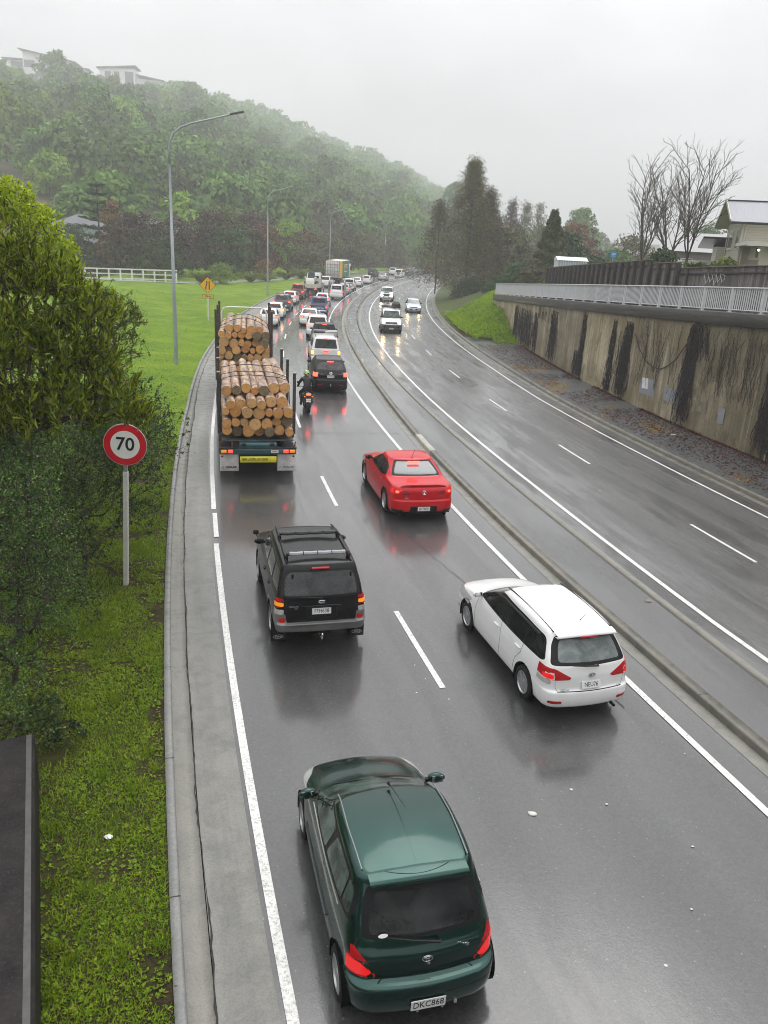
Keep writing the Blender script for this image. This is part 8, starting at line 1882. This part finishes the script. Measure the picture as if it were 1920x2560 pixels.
def flax(x, y, h, label, n=120, seed=0, m=None):
    rng = np.random.default_rng(seed); t = thing('flax_bush', label, 'flax bush', (x, y, left_z(x, y)), 0, 'flax bushes along the footpath'); a = rng.random(n)*6.28; D = np.stack([np.cos(a)*.75, np.sin(a)*.75, .5+rng.random(n)], 1); P = np.stack([np.cos(a)*.15*h, np.sin(a)*.15*h, 0*a], 1)*rng.random((n, 1)); D = unit(D); L = h*(.8+.5*rng.random(n))
    v1, f1 = leaf_quads(P, D, L*.72, .11*h/1.5, rng, cup=.06); P2 = P+D*(L*.6)[:, None]; v2, f2 = leaf_quads(P2, D*.7+np.array([[0, 0, -.35]])+.7*D*np.array([[1, 1, 0]]), L*.6, .10*h/1.5, rng, cup=.1); v, f, _ = merge((v1, f1), (v2, f2)); fast_mesh('leaves', v, f, m or L_YG, t)
for i, (x, y, h, lb) in enumerate(((-28.8, 119.6, 1.7, 'flax bush just right of the white fence end'), (-23.6, 131, 1.8, 'flax bush behind the warning sign'), (-21.6, 135.5, 1.5, 'small flax bush left of the reddish shrub'), (-19.9, 146.5, 1.7, 'flax bush left of the second street lamp'), (-18.2, 155, 2.2, 'large flax bush left of the red pickup'), (-17.4, 163, 2.4, 'flax bush touching the second street lamp'), (-15.6, 175, 1.8, 'flax bush right of the second street lamp'), (-34.6, 117, 1.8, 'flax bush behind the white fence'))): flax(x, y, h, lb, 130, 40+i)
def norfolk():
    x, y, H_ = -50.9, 140, 14.2; t = thing('norfolk_pine', 'norfolk pine with flat tiers beside the grey roofed house', 'tree', (x, y, .8)); rng = np.random.default_rng(9); mb = MB(); mb.tube([(0, 0, -.3), (0, 0, H_*.5), (0, 0, H_)], [.22, .14, .03], 8); mb.build('trunk', M_BARKD, t)
    P = []; D = []; 
    for k in range(9):
        z = H_*(.16+.82*k/8.6); R_r = 4.4*(1-k/9.6)**.85
        for b in range(6):
            a = b*math.pi/3+k*.4; m_ = int(40+60*R_r/4)
            u = rng.random(m_); P.append(np.stack([np.cos(a)*u*R_r, np.sin(a)*u*R_r, z+.10*R_r*(u**2)*1.6], 1)+rng.normal(size=(m_, 3))*.07); s_ = np.where(rng.random(m_) < .5, 1, -1); D.append(np.stack([np.cos(a)+s_*-np.sin(a)*.9, np.sin(a)+s_*np.cos(a)*.9, .35+0*u], 1))
    P = np.concatenate(P); D = np.concatenate(D); v, f = leaf_quads(P, D, .75, .16, rng); fast_mesh('crown', v, f, leafmat('norfolk_needles', [(.012, .030, .014), (.03, .06, .02), (.06, .095, .03)], .1, .5), t)
norfolk()
for i, (x, y) in enumerate(((-35.9, 147), (-35.0, 147.5), (-34.2, 147.2))): tree('cypress', 'small pointed dark cypress in front of the hill road wall', 'cyp', (x, y, 3.0), 1, i*1.3, 'small cypresses by the hill road wall', args=(4.2, .75, 20, 50, .3, L_DKG, M_BARKD, 900, 'cone', .05, .3))

# ---- houses
M_RIRON = mat('grey_iron_roof', (.16, .165, .18), .4, .2, var=.1); M_WBOARD = None
def hip_house(x, y, z, w, d, h, rh, rz, label, wallm, roofm, eave=.6, name='house'):
    t = thing(name, label, 'house', (x, y, z), rz); mb = MB(); mb.box((0, 0, h/2), (w, d, h)); wl = mb.build('wall', wallm, t); W_, D_ = w/2+eave, d/2+eave; r = max(.3, W_-D_)
    mb = MB(); mb.add([(-W_, -D_, h+.004), (W_, -D_, h+.004), (W_, D_, h+.004), (-W_, D_, h+.004), (-r, 0, h+rh), (r, 0, h+rh)], [(0, 1, 5, 4), (1, 2, 5), (2, 3, 4, 5), (3, 0, 4), (3, 2, 1, 0)]); mb.build('roof', roofm, t); return t
def window(t, c, d, glass=None, fr=None, M=None):
    f = MB(); f.box(c, (d[0]+.12, d[1], d[2]+.12) if d[0] > d[1] else (d[0], d[1]+.12, d[2]+.12)); w_ = f.build('window', fr or mat('window_frame_white', (.7, .7, .69), .5), t); g = MB(); k = .012
    g.box(c, (d[0], d[1]+k, d[2]) if d[0] > d[1] else (d[0]+k, d[1], d[2])); g.build('pane', glass or M_GL, w_); return w_
t = hip_house(-58.5, 152, 4.6, 9, 8, 3.0, 1.9, .3, 'house with dark grey hipped roof half hidden by the olive shrub', mat('pale_blue_wall', (.42, .47, .52), .6), mat('slate_grey_roof', (.10, .105, .115), .6, var=.1)); window(t, (3.2, -4.02, 1.5), (1.2, .06, 1.3))
wall_w = mat('white_plaster', (.78, .77, .75), .7); rf_d = mat('dark_fascia', (.07, .07, .075), .6)
def hill_house_one():
    t = thing('hilltop_house', 'large white two storey house with sloping roof on the misty hilltop', 'house', far(-134, 329, 58.5), .12); t.scale = (HS,)*3
    for c, d, nm in (((0, 0, 3.2), (17, 9, 6.4), 'wall'), ((-11.5, 1, 3.0), (6, 7, 5.6), 'wall'), ((11, 1, 2.2), (5, 7, 4.4), 'wall')): mb = MB(); mb.box(c, d); mb.build(nm, wall_w, t)
    mb = MB(); mb.prism([(-9.6, 9.4), (-9.6, 9.0), (10.5, 5.9), (10.5, 6.3)], -5.6, 5.6, 'XZ'); mb.build('roof', rf_d, t); mb = MB(); mb.prism([(-8.4, 6.4), (8.4, 6.4), (8.4, 6.2), (-8.4, 8.8)], -4.45, 4.45, 'XZ'); mb.build('gable_wall', wall_w, t)
    mb = MB(); mb.box((-11.8, 0, 6.0), (8.4, 9, .35)); mb.build('roof', rf_d, t); mb = MB(); mb.box((11.5, 1, 4.6), (6, 8, .3)); mb.build('roof', rf_d, t)
    for x, z, w_, h in ((-6.2, 4.6, 3.8, 2.4), (1.8, 4.5, 4.0, 2.2), (6.8, 4.2, 2.2, 2.2), (-2.6, 1.3, 3.4, 2.0), (2.6, 1.3, 3.8, 2.0), (-1.6, 4.6, .9, 2.4)): window(t, (x, -4.52, z), (w_, .1, h), mat('far_glass', (.10, .105, .11), .2))
    window(t, (-11.2, -2.55, 4.2), (4.4, .1, 2.2), mat('far_glass', (.10, .105, .11), .2)); mb = MB(); mb.box((-12.5, -4.2, 2.9), (8, 3, .3)); mb.build('balcony', wall_w, t); mb = MB(); mb.box((9.5, -6.5, -.2), (10, .4, 3.0)); mb.build('garden_wall', wall_w, t)
    for x in (-15, -9.5): mb = MB(); mb.tube([(x, -5.4, 0), (x, -5.4, 2.8)], .2, 6); mb.build('pillar', wall_w, t)
hill_house_one()
def hill_house_two():
    t = thing('hilltop_house', 'white flat roofed house right of the large one on the misty hilltop', 'house', far(-108, 338, 58.2), .1); t.scale = (HS,)*3
    for c, d in (((-3, 0, 3.4), (13, 8, 6.8)), ((8.5, 1, 1.9), (10, 7, 3.8))): mb = MB(); mb.box(c, d); mb.build('wall', wall_w, t)
    mb = MB(); mb.prism([(-10.5, 6.6), (-10.5, 6.25), (4.2, 7.6), (4.2, 7.95)], -5, 5, 'XZ'); mb.build('roof', rf_d, t); mb = MB(); mb.prism([(3.8, 5.2), (3.8, 4.9), (14.4, 3.4), (14.4, 3.7)], -4, 5, 'XZ'); mb.build('roof', rf_d, t)
    for x, w_, h, z in ((-6.5, 2.2, 4.6, 3.2), (-3.2, 2.0, 4.6, 3.2), (1.4, 3.2, 4.6, 3.4)): window(t, (x, -4.02, z), (w_, .1, h), mat('far_glass', (.10, .105, .11), .2))
    window(t, (8.5, -2.52, 2.0), (3, .1, 1.6), mat('far_glass', (.10, .105, .11), .2))
hill_house_two()
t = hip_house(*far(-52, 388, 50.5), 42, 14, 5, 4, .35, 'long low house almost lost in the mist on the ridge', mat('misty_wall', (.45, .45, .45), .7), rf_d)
for i, (x, y, z, r) in enumerate(((-147, 321, 53, 3.4), (-141, 320, 53, 2.5), (-137, 320, 53, 2.2), (-130, 321, 53, 2.8), (-123, 322, 53, 2.6), (-116, 330, 54, 3.0), (-99, 335, 54, 2.6), (-92, 345, 54, 2.4), (-157, 318, 52, 3.6))): tree('garden_shrub', 'clipped round dark shrub in front of the hilltop houses', 'gshrub', far(x, y, z+2), r/2.6*HS, i*1.1, 'round shrubs in front of the hilltop houses', args=(4.6, 2.6, 24, 60, .6, L_DKG, M_BARKD, 910, 'dome', .05, .3))
# hill road: a pale retaining wall and a white barrier on the slope
t = thing('hill_road_wall', 'pale concrete wall of the hill road above the purple trees', 'wall', (-42, 168, 6.5)); mb = MB()
pw = [(-9.5, -6, 3.6), (-4, -4, 2.3), (2, -1.5, .9), (7.5, 1, -.4)]
for (a, b) in zip(pw[:-1], pw[1:]): mb.add([(a[0], a[1], a[2]-1.3), (b[0], b[1], b[2]-1.3), b, a, (a[0]-.3, a[1]+.5, a[2]-1.3), (b[0]-.3, b[1]+.5, b[2]-1.3), (b[0]-.3, b[1]+.5, b[2]), (a[0]-.3, a[1]+.5, a[2])], [(0, 1, 2, 3), (5, 4, 7, 6), (3, 2, 6, 7)])
mb.build('wall_face', mat('pale_road_concrete', (.40, .39, .37), .7, var=.1), t)

# ------------------------------------------------------------------ right side: house, trees, shed
def boards():
    t = NT('cream_weatherboard'); tc = t.n('ShaderNodeTexCoord'); sp = t.n('ShaderNodeSeparateXYZ'); t.t.links.new(tc.outputs['Object'], sp.inputs[0])
    fr = t.math('FRACT', t.math('MULTIPLY', sp.outputs[2], 5.6)); ln = t.ramp(fr, [(.0, 0), (.10, 1), (1, 1)]); c = t.mix(ln, (.16, .145, .115), (.56, .53, .45)); n = t.bsdf(c, .6); t.put(n, 'Normal', t.bump(fr, .9, .04)); return t.m
M_WB = boards()
def right_house():
    rz = -math.radians(15.5); zb = 5.4; t = thing('weatherboard_house', 'cream two storey weatherboard house at the right edge behind the fence', 'house', (24.6, 60, zb), rz)
    W_, D_, eh, rh = 15, 9.6, 4.85, 1.55                         # local x along the ridge, y away
    mb = MB(); mb.box((W_/2, D_/2, eh/2), (W_, D_, eh)); mb.build('wall', M_WB, t); mb = MB(); mb.prism([(0, eh), (D_, eh), (D_/2, eh+rh)], .03, W_, 'YZ'); mb.build('gable_wall', mat('cream_gable', (.52, .52, .42), .6), t)
    e = .75; ov = 1.0; mb = MB()
    for s, y0 in ((1, -e), (-1, D_+e)): mb.add([(-ov, y0, eh-.10), (W_+1, y0, eh-.10), (W_+1, D_/2, eh+rh+.10), (-ov, D_/2, eh+rh+.10), (-ov, y0, eh-.22), (W_+1, y0, eh-.22), (W_+1, D_/2, eh+rh-.04), (-ov, D_/2, eh+rh-.04)], [(0, 1, 2, 3), (7, 6, 5, 4), (0, 4, 5, 1), (0, 3, 7, 4)])
    rm = NT('ribbed_iron_roof'); tc = rm.n('ShaderNodeTexCoord'); sp = rm.n('ShaderNodeSeparateXYZ'); rm.t.links.new(tc.outputs['Object'], sp.inputs[0]); wv = rm.math('SINE', rm.math('MULTIPLY', sp.outputs[0], 40)); n = rm.bsdf((.20, .20, .235), .42, Metallic=.2); n.inputs['Coat Weight'].default_value = .4; rm.put(n, 'Normal', rm.bump(wv, .3, .03))
    mb.build('roof', rm.m, t)
    sf = MB()
    for y0 in (-e, D_+e): sf.add([(-ov+.03, y0, eh-.235), (W_, y0, eh-.235), (W_, D_/2, eh+rh-.055), (-ov+.03, D_/2, eh+rh-.055)], [(0, 1, 2, 3)])
    sf.build('soffit', mat('cream_soffit', (.58, .57, .44), .7), t, recalc=False)
    gt = mat('dark_gutter', (.022, .022, .025), .4); cm_ = mat('cream_trim', (.60, .58, .50), .5)
    mb = MB(); mb.box((W_/2, -e-.06, eh-.15), (W_+2, .14, .16)); mb.build('gutter', gt, t); mb = MB(); mb.box((W_/2, D_/2, eh+rh+.12), (W_+2, .3, .06)); mb.build('ridge_cap', gt, t)
    for s in (-1, 1): mb = MB(); a = Vector((-ov-.02, D_/2+s*(D_/2+e), eh-.15)); b = Vector((-ov-.02, D_/2, eh+rh+.05)); mb.add([a, b, b+Vector((0, 0, .22)), a+Vector((0, 0, .22)), a+Vector((.05, 0, 0)), b+Vector((.05, 0, 0)), b+Vector((.05, 0, .22)), a+Vector((.05, 0, .22))], [(0, 1, 2, 3), (7, 6, 5, 4), (3, 2, 6, 7), (4, 5, 1, 0)]); mb.build('barge_board', cm_, t)
    mb = MB(); mb.tube([(.18, -.75, eh-.2), (.18, -.12, eh-.55), (.18, -.08, .2)], .045, 8); mb.build('downpipe', cm_, t); mb = MB(); mb.tube([(2.6, -.75, eh-.2), (2.3, -.2, eh-.5), (2.2, -.08, 3.0)], .045, 8); mb.build('downpipe', cm_, t)
    mb = MB(); mb.box((0, 0, eh/2), (.12, .12, eh)); mb.build('corner_board', cm_, t)
    window(t, (-.03, 5.9, 3.7), (.08, 2.4, 1.2), M_GL, cm_); window(t, (-.03, 1.9, 3.7), (.08, 1.3, 1.25), M_GLW, cm_); window(t, (-.03, 7.9, 3.3), (.08, .7, 1.6), M_GLW, cm_)
    mb = MB(); mb.box((-.05, 5.9, 2.98), (.16, 2.8, .1)); mb.build('window_sill', cm_, t)
    # porch wing toward the street
    mb = MB(); mb.box((5.2, -2.6, 1.55), (9.0, 5.2, 3.1)); mb.build('porch_wall', mat('cream_lower_wall', (.50, .48, .39), .6), t)
    mb = MB(); mb.prism([(.1, 3.35), (.1, 3.15), (-5.9, 3.15), (-5.9, 3.40)], -.3, 10, 'YZ'); mb.build('porch_roof', cm_, t)
    mb = MB(); mb.box((4.85, -5.98, 3.27), (10.4, .08, .30)); mb.build('fascia', cm_, t)
    mb = MB(); mb.box((.67, -2.6, 1.1), (.06, 5.2, 2.3)); mb.build('plinth', mat('taupe_plinth', (.24, .215, .165), .7), t)
    window(t, (.68, -4.3, 2.72), (.08, 1.3, .62), mat('dark_notice_glass', (.02, .022, .03), .2), cm_); window(t, (2.4, -5.22, 2.3), (.7, .08, 1.1), M_GL, cm_); window(t, (3.4, -5.22, 2.3), (.7, .08, 1.1), M_GL, cm_)
    mb = MB(); mb.lathe([(0, .12), (.09, .06), (.09, 0), (0, -.06)], 'Z', 10, (.55, -5.4, 2.85)); mb.build('wall_lamp', mat('lamp_on_white', (1, 1, .95), .3, emit=(1, .97, .9), estr=1.6), t)
    mb = MB(); mb.tube([(4.2, 1.2, eh+.5), (4.2, 1.2, eh+1.15)], .06, 8); mb.build('roof_vent', gt, t)
    mb = MB(); mb.box((.6, 11.2, 1.6), (2.4, 3.4, 3.2)); mb.build('rear_wing_wall', M_WB, t); mb = MB(); mb.prism([(9.4, 3.95), (13.4, 3.2), (13.4, 3.05), (9.4, 3.8)], -1.8, 2.2, 'YZ'); mb.build('rear_wing_roof', gt, t)
right_house()
t = thing('carport', 'low flat roofed white carport left of the weatherboard house', 'carport', (27.2, 74, 5.6), -.1)
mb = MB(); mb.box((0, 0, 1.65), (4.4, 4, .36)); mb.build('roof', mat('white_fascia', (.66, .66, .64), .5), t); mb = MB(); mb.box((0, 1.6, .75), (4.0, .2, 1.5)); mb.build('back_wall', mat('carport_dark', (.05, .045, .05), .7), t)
for s in (-1, 1): mb = MB(); mb.box((s*2, -1.8, .75), (.12, .12, 1.5)); mb.build('post', wall_w, t)
t = thing('gabled_house', 'distant grey gabled house behind the bare trees', 'house', (36, 97, 5.2), -.4); mb = MB(); mb.box((0, 0, 1.6), (9, 7, 3.2)); mb.build('wall', mat('brown_wall', (.16, .13, .11), .7), t)
mb = MB(); mb.add([(-5, -4, 3.1), (5, -4, 3.1), (5, 0, 5.2), (-5, 0, 5.2), (-5, 4, 3.1), (5, 4, 3.1)], [(0, 1, 2, 3), (3, 2, 5, 4), (0, 3, 4), (1, 5, 2)]); mb.build('roof', mat('pale_roof', (.34, .34, .34), .6), t); window(t, (-2, -3.52, 1.8), (1.6, .08, 1.0))
def shed():
    t = thing('garden_shed', 'pale blue grey corrugated shed behind the timber fence', 'shed', (17.0, 81, 4.6), -.02); m = NT('corrugated_pale'); tc = m.n('ShaderNodeTexCoord'); sp = m.n('ShaderNodeSeparateXYZ'); m.t.links.new(tc.outputs['Object'], sp.inputs[0]); wv = m.math('SINE', m.math('MULTIPLY', sp.outputs[0], 26)); c = m.mix(m.ramp(wv, [(.0, 0), (.6, 1)]), (.36, .42, .46), (.56, .61, .64)); n = m.bsdf(c, .45); m.put(n, 'Normal', m.bump(wv, .5, .03))
    mb = MB(); mb.box((0, 0, 1.1), (2.85, 2.2, 2.2)); mb.build('wall', m.m, t); mb = MB(); mb.prism([(-1.2, 2.16), (1.2, 2.16), (0, 2.5)], -1.5, 1.5, 'YZ'); mb.build('roof', mat('white_roof_sheet', (.66, .67, .68), .4), t)
shed()
t = thing('blue_sign', 'small blue street sign on a post above the timber fence', 'sign', (22.1, 85, 4.8), .1); mb = MB(); mb.tube([(0, 0, -.5), (0, 0, 2.5)], .05, 8); mb.build('post', M_GALV, t); mb = MB(); mb.box((0, -.06, 2.72), (.66, .03, .60), bev=.006); pl = mb.build('sign_face', mat('sign_blue', (.02, .22, .48), .4), t)
mb = MB(); 
for z in (2.86, 2.74, 2.60): mb.box((.02, -.078, z), (.42-.1*(z < 2.7), .004, .05))
mb.build('sign_marks', mat('sign_pale', (.5, .62, .72), .5), pl)
# bare trees
def bare_tree(name, label, x, y, z, H_, limbs, seed, m=None, rt=.0048, spread=.42):
    rng = np.random.default_rng(seed); t = thing(name, label, 'tree', (x, y, z)); A = [np.array((0, 0, -.5)), np.array((0, 0, H_*.12)), np.array((.04*H_*(rng.random()-.5), 0, H_*.24))]; par = [-1, 0, 1]
    def br(i, d, L, lv):
        n = max(3, int(L/.38))
        for k in range(n):
            d = d+rng.normal(size=3)*.055+np.array((0, 0, .07 if lv else .06)); d /= np.linalg.norm(d); A.append(A[i]+d*L/n); par.append(i); i = len(A)-1
            if lv < 4 and k >= (1 if lv else 2) and rng.random() < (.95, .9, .7, .5)[lv]:
                ax = rng.normal(size=3); ax -= d*ax.dot(d); ax /= np.linalg.norm(ax); an = .45+.35*rng.random(); br(i, d*math.cos(an)+ax*math.sin(an), L*(.30+.28*rng.random())*(1-.45*k/n), lv+1)
    for k in range(limbs):
        a = 6.283*k/limbs+.5*rng.random(); sp = spread*(.45+.4*rng.random()); br(2, unit(np.array([[math.cos(a)*sp, math.sin(a)*sp, 1.0]]))[0], H_*(.60+.2*rng.random()), 0)
    A = np.array(A); par = np.array(par); load = np.ones(len(A))
    for i in range(len(A)-1, 0, -1): load[par[i]] += load[i]*.999
    v, f = branch_mesh(A, par, load, rt, .40, 5); fast_mesh('branches', v, f, m or M_BARKG, t, None, True); return t
bare_tree('bare_tree', 'leftmost bare tree with fan shaped branches behind the timber fence', 18.3, 62, 5.3, 7.8, 6, 1, spread=.62)
bare_tree('bare_tree', 'middle bare tree with thick leaning pale trunks', 20.6, 63, 5.3, 7.0, 5, 12, rt=.006, spread=.52)
bare_tree('bare_tree', 'tallest dark bare tree beside the weatherboard house', 23.0, 66, 5.2, 9.6, 5, 23, m=M_BARKD, spread=.42)
t = tree('ball_bush', 'round dark green bush in front of the bare trees', 'ball', (18.1, 56, 5.3), args=(2.7, 1.15, 30, 90, .18, L_DKG, M_BARKD, 930, 'dome', .1, .3), cat='bush')
tree('yellow_shrub', 'yellow green shrub in front of the weatherboard house', 'yshr', (21.4, 54, 5.3), args=(2.4, .9, 26, 80, .2, L_YG, M_BARKD, 931, 'oval', .1, .3), cat='bush')
flax_t = thing('tree_fern', 'small bright tree fern peeping over the fence', 'fern', (17.95, 50, 5.2)); rng = np.random.default_rng(5); n = 150; a = rng.random(n)*6.28; D = unit(np.stack([np.cos(a), np.sin(a), .25+.5*rng.random(n)], 1)); v, f = leaf_quads(np.zeros((n, 3))+np.array([[0, 0, 1.75]]), D, .75*(.6+.6*rng.random(n)), .10, rng, cup=.1); fast_mesh('fronds', v, f, L_YG, flax_t); mb = MB(); mb.tube([(0, 0, -.3), (0, 0, 1.78)], .08, 8); mb.build('trunk', M_BARKD, flax_t)
# big sparse alders by the bend
def alder(label, x, y, z, H_, Rr, seed, ntip, leafm, per=10, name='alder_tree', ls=.28, shape=1.0, rt=.0085):
    rng = np.random.default_rng(seed); t = thing(name, label, 'tree', (x, y, z)); n = ntip; u = rng.random(n)**.95; zz = H_*(.06+.94*u); rr = Rr*(1-u)**.92*shape*(.25+.75*rng.random(n)**.5)*np.where(u < .12, .5+4*u, 1)+.15; a = rng.random(n)*6.283; rr *= 1+.22*np.sin(3*a+seed)+.12*np.sin(zz*1.7+a*2)
    tips = np.stack([np.cos(a)*rr, np.sin(a)*rr, zz], 1); A, par, load, _ = grow([(0, 0, -.4)]+[(.05*math.sin(k), .05*math.cos(k*2), H_*k/14) for k in range(1, 14)], tips, rng, .7, .07, .04); v, f = branch_mesh(A, par, load, rt, .42, 5); fast_mesh('branches', v, f, M_BARKD, t, None, True)
    k = np.repeat(np.arange(n), per); P = tips[k]+rng.normal(size=(len(k), 3))*.42; D = rng.normal(size=(len(k), 3))+np.array([[0, 0, -.3]]); v, f = leaf_quads(P, D, ls*(.6+.8*rng.random(len(k))), ls*.45, rng); fast_mesh('crown', v, f, leafm, t); return t
L_ALD = leafmat('alder_autumn_leaf', [(.05, .042, .018), (.105, .092, .038), (.17, .15, .06), (.10, .13, .04)], .2, .6, .4, .35)
L_ALR = leafmat('alder_russet_leaf', [(.05, .028, .018), (.10, .055, .033), (.15, .09, .05)], .2, .6, .4, .35)
alder('tall sparse brown alder tree beside the bend in the oncoming lanes', 9.8, 116, 1.0, 17.4, 5.6, 4, 1500, L_ALD, 15)
alder('second brown leader rising on the right side of the tall alder', 12.4, 117, 1.0, 14.0, 4.2, 5, 760, L_ALD, 14)
alder('thin dark alder with see through crown left of the tall alder', 5.9, 124, .9, 12.6, 4.4, 6, 480, L_ALD, 11)
for i, (x, y, H_, Rr, n, lb) in enumerate(((21.0, 158, 15.0, 3.6, 260, 'misty bare topped tree right of the tall alder'), (24.2, 161, 14.6, 3.4, 240, 'second misty bare topped tree behind the conifer'), (27.6, 166, 14.8, 3.2, 230, 'third misty tree with a spire like top'), (17.6, 150, 11.5, 4.0, 300, 'russet misty tree low behind the tall alder'), (31, 172, 11.5, 4.0, 240, 'pale misty tree left of the red leafed tree'))): alder(lb, x, y, 1.2, H_, Rr, 20+i, n, L_ALR if i in (0, 3) else L_ALD, 15, 'misty_tree', .34)
def conifer():
    H_ = 8.6; t = thing('conifer', 'dense dark green conifer with yellowish drooping tips', 'tree', (17.5, 95, 3.4)); rng = np.random.default_rng(8); n = 9000; u = rng.random(n)**.8; zz = H_*(.03+.97*u); a = rng.random(n)*6.283; tier = .80+.28*np.sin(zz*5.2+1.5*np.sin(a*3)); rr = 2.5*(1-u)**.82*tier*(.55+.45*rng.random(n)**.4)+.06; P = np.stack([np.cos(a)*rr, np.sin(a)*rr, zz], 1); D = np.stack([np.cos(a)*.8, np.sin(a)*.8, -.75+.4*rng.normal(size=n)], 1)
    v, f = leaf_quads(P, D, .42, .12, rng, flat=np.stack([np.cos(a), np.sin(a), .7+0*a], 1)); fast_mesh('crown', v, f, leafmat('conifer_needles', [(.014, .026, .010), (.04, .058, .015), (.09, .105, .026), (.17, .17, .04)], .1, .5, .6, 1.2), t); mb = MB(); mb.tube([(0, 0, -.5), (0, 0, H_*.9)], [.18, .03], 8); mb.build('trunk', M_BARKD, t)
conifer()
rt_ = [('evergreen_bush', 'dark glossy evergreen bush left of the conifer', 14.9, 100, 1.6, 4.6, 2.6, L_DKG, 'dome'), ('evergreen_bush', 'dark evergreen mass right of the conifer', 20.6, 101, 3.2, 6.4, 2.8, L_DKG, 'dome'), ('red_shrub', 'dark red bare twigged shrub left of the shed', 16.6, 97, 2.6, 3.2, 1.7, L_PURP, 'dome'), ('olive_tree', 'olive small tree in front of the conifer', 15.2, 92, 2.9, 3.6, 1.7, L_DULL, 'dome'), ('olive_tree', 'misty olive tree between the conifer and the alder', 16.6, 121, 1.4, 9.0, 3.6, L_DULL, 'dome'), ('red_tree', 'reddish brown misty tree right of the conifer', 31.6, 150, 1.8, 10.8, 4.4, L_RSTL, 'dome'), ('red_tree', 'dull red misty tree above the shed', 35.4, 158, 1.8, 8.6, 4.2, L_PURP, 'dome'), ('green_tree', 'pale green misty tree behind the shed', 28.0, 140, 1.8, 8.2, 3.8, L_HILL, 'dome'), ('green_tree', 'round misty tree under the blue sign', 34.0, 128, 2.2, 6.2, 3.6, L_HILL, 'dome'), ('grey_tree', 'large grey round tree in mist behind the leftmost bare tree', 39.5, 140, 2.5, 7.4, 5.2, L_DULL, 'dome'), ('green_shrub', 'low bright shrub at the left end of the timber fence', 15.4, 82, 3.0, 2.0, 1.2, L_YG, 'dome'), ('green_tree', 'small round tree behind the timber fence below the blue sign', 21.6, 92, 4.3, 3.0, 2.6, L_DKG, 'dome'), ('green_tree', 'misty dark tree behind the carport', 40, 118, 3, 6.4, 4.4, L_HILL, 'dome'), ('misty_tree', 'faint tall tree dissolving in the mist beyond the blue sign', 52, 240, 2, 18, 5, L_HILL, 'oval'), ('misty_tree', 'faint broad tree dissolving in the mist behind the gabled house', 70, 190, 3, 12, 7, L_HILL, 'dome'), ('ridge_tree', 'large round dark tree alone on the far ridge end behind the tall alder', 21.5, 333, 18, 13.5, 5.6, L_HILL, 'dome'), ('green_shrub', 'dark shrub at the foot of the tall alder', 10.4, 112, .8, 2.6, 2.4, L_DKG, 'dome'), ('green_shrub', 'low dark shrub between the alder and the wall end', 13.4, 101, 1.4, 2.8, 2.4, L_DKG, 'dome'), ('brown_shrub', 'brown undergrowth shrub right of the alder trunk', 14.2, 108, 1.2, 3.4, 2.6, L_DULL, 'dome')]
for i, (nm, lb, x, y, z, H_, Rr, lm, sh) in enumerate(rt_): tree(nm, lb, 'rt%d' % i, (x, y, z-.2), args=(H_, Rr, 34, 84, .16+.045*H_, lm, M_BARKD, 700+i, sh, .06, .35), cat='bush' if 'bush' in nm or 'shrub' in nm else 'tree')
# low hills far off to the right so that the valley closes in mist
V = []; Fq = []
for i in range(41):
    for j in range(7): x = 120+i*22; u = j/6; V.append((x, 560+u*260-.1*x, -.2+(10+26*(1-math.exp(-i/9.))+3*math.sin(i*.8))*math.sin(u*math.pi/2)))
Fq = [(i*7+j, (i+1)*7+j, (i+1)*7+j+1, i*7+j+1) for i in range(40) for j in range(6)]; tag(fast_mesh('hills', V, Fq, M_HILL, None, None, True), kind='structure')

# the footbridge the picture was taken from
t = thing('footbridge', 'concrete footbridge over the road from which the view is taken', 'bridge', (0, -1.9, 0)); cb_ = mat('bridge_concrete', (.20, .195, .18), .75, var=.2)
mb = MB(); mb.box((0, 0, 5.55), (44, 2.6, .5)); mb.build('deck', cb_, t)
for s in (-1, 1): mb = MB(); mb.box((0, s*1.2, 6.35), (44, .16, 1.1)); mb.build('parapet', cb_, t)
for x in (-9, 22): mb = MB(); mb.box((x, 0, 2.6), (1.2, 1.2, 5.4)); mb.build('pier', cb_, t)
V = []; Fq = []  # unseen hills added behind the camera to darken reflections in the cars
for i in range(41):
    for j in range(7): a = math.pi*(1.02+.96*i/40); u = j/6; r = 60+u*130; V.append((r*math.cos(a)*1.3, r*math.sin(a)*.9-10, -.3+(42+9*math.sin(i*.9))*math.sin(u*math.pi/2)))
Fq = [(i*7+j, (i+1)*7+j, (i+1)*7+j+1, i*7+j+1) for i in range(40) for j in range(6)]; tag(fast_mesh('hills', V, Fq, M_SCRUB, None, None, True), kind='structure')

# ------------------------------------------------------------------ mist
hz = MB(); hz.box((-20, 620, 90), (2600, 2000, 183)); hzm = bpy.data.materials.new('mist'); hzm.use_nodes = True; q = hzm.node_tree; q.nodes.clear(); vo = q.nodes.new('ShaderNodeVolumePrincipled'); vo.inputs['Color'].default_value = (.95, .955, .965, 1); vo.inputs['Density'].default_value = .00095; vo.inputs['Anisotropy'].default_value = 0.0; ou = q.nodes.new('ShaderNodeOutputMaterial'); q.links.new(vo.outputs[0], ou.inputs['Volume'])
tag(hz.build('haze', hzm), kind='stuff')
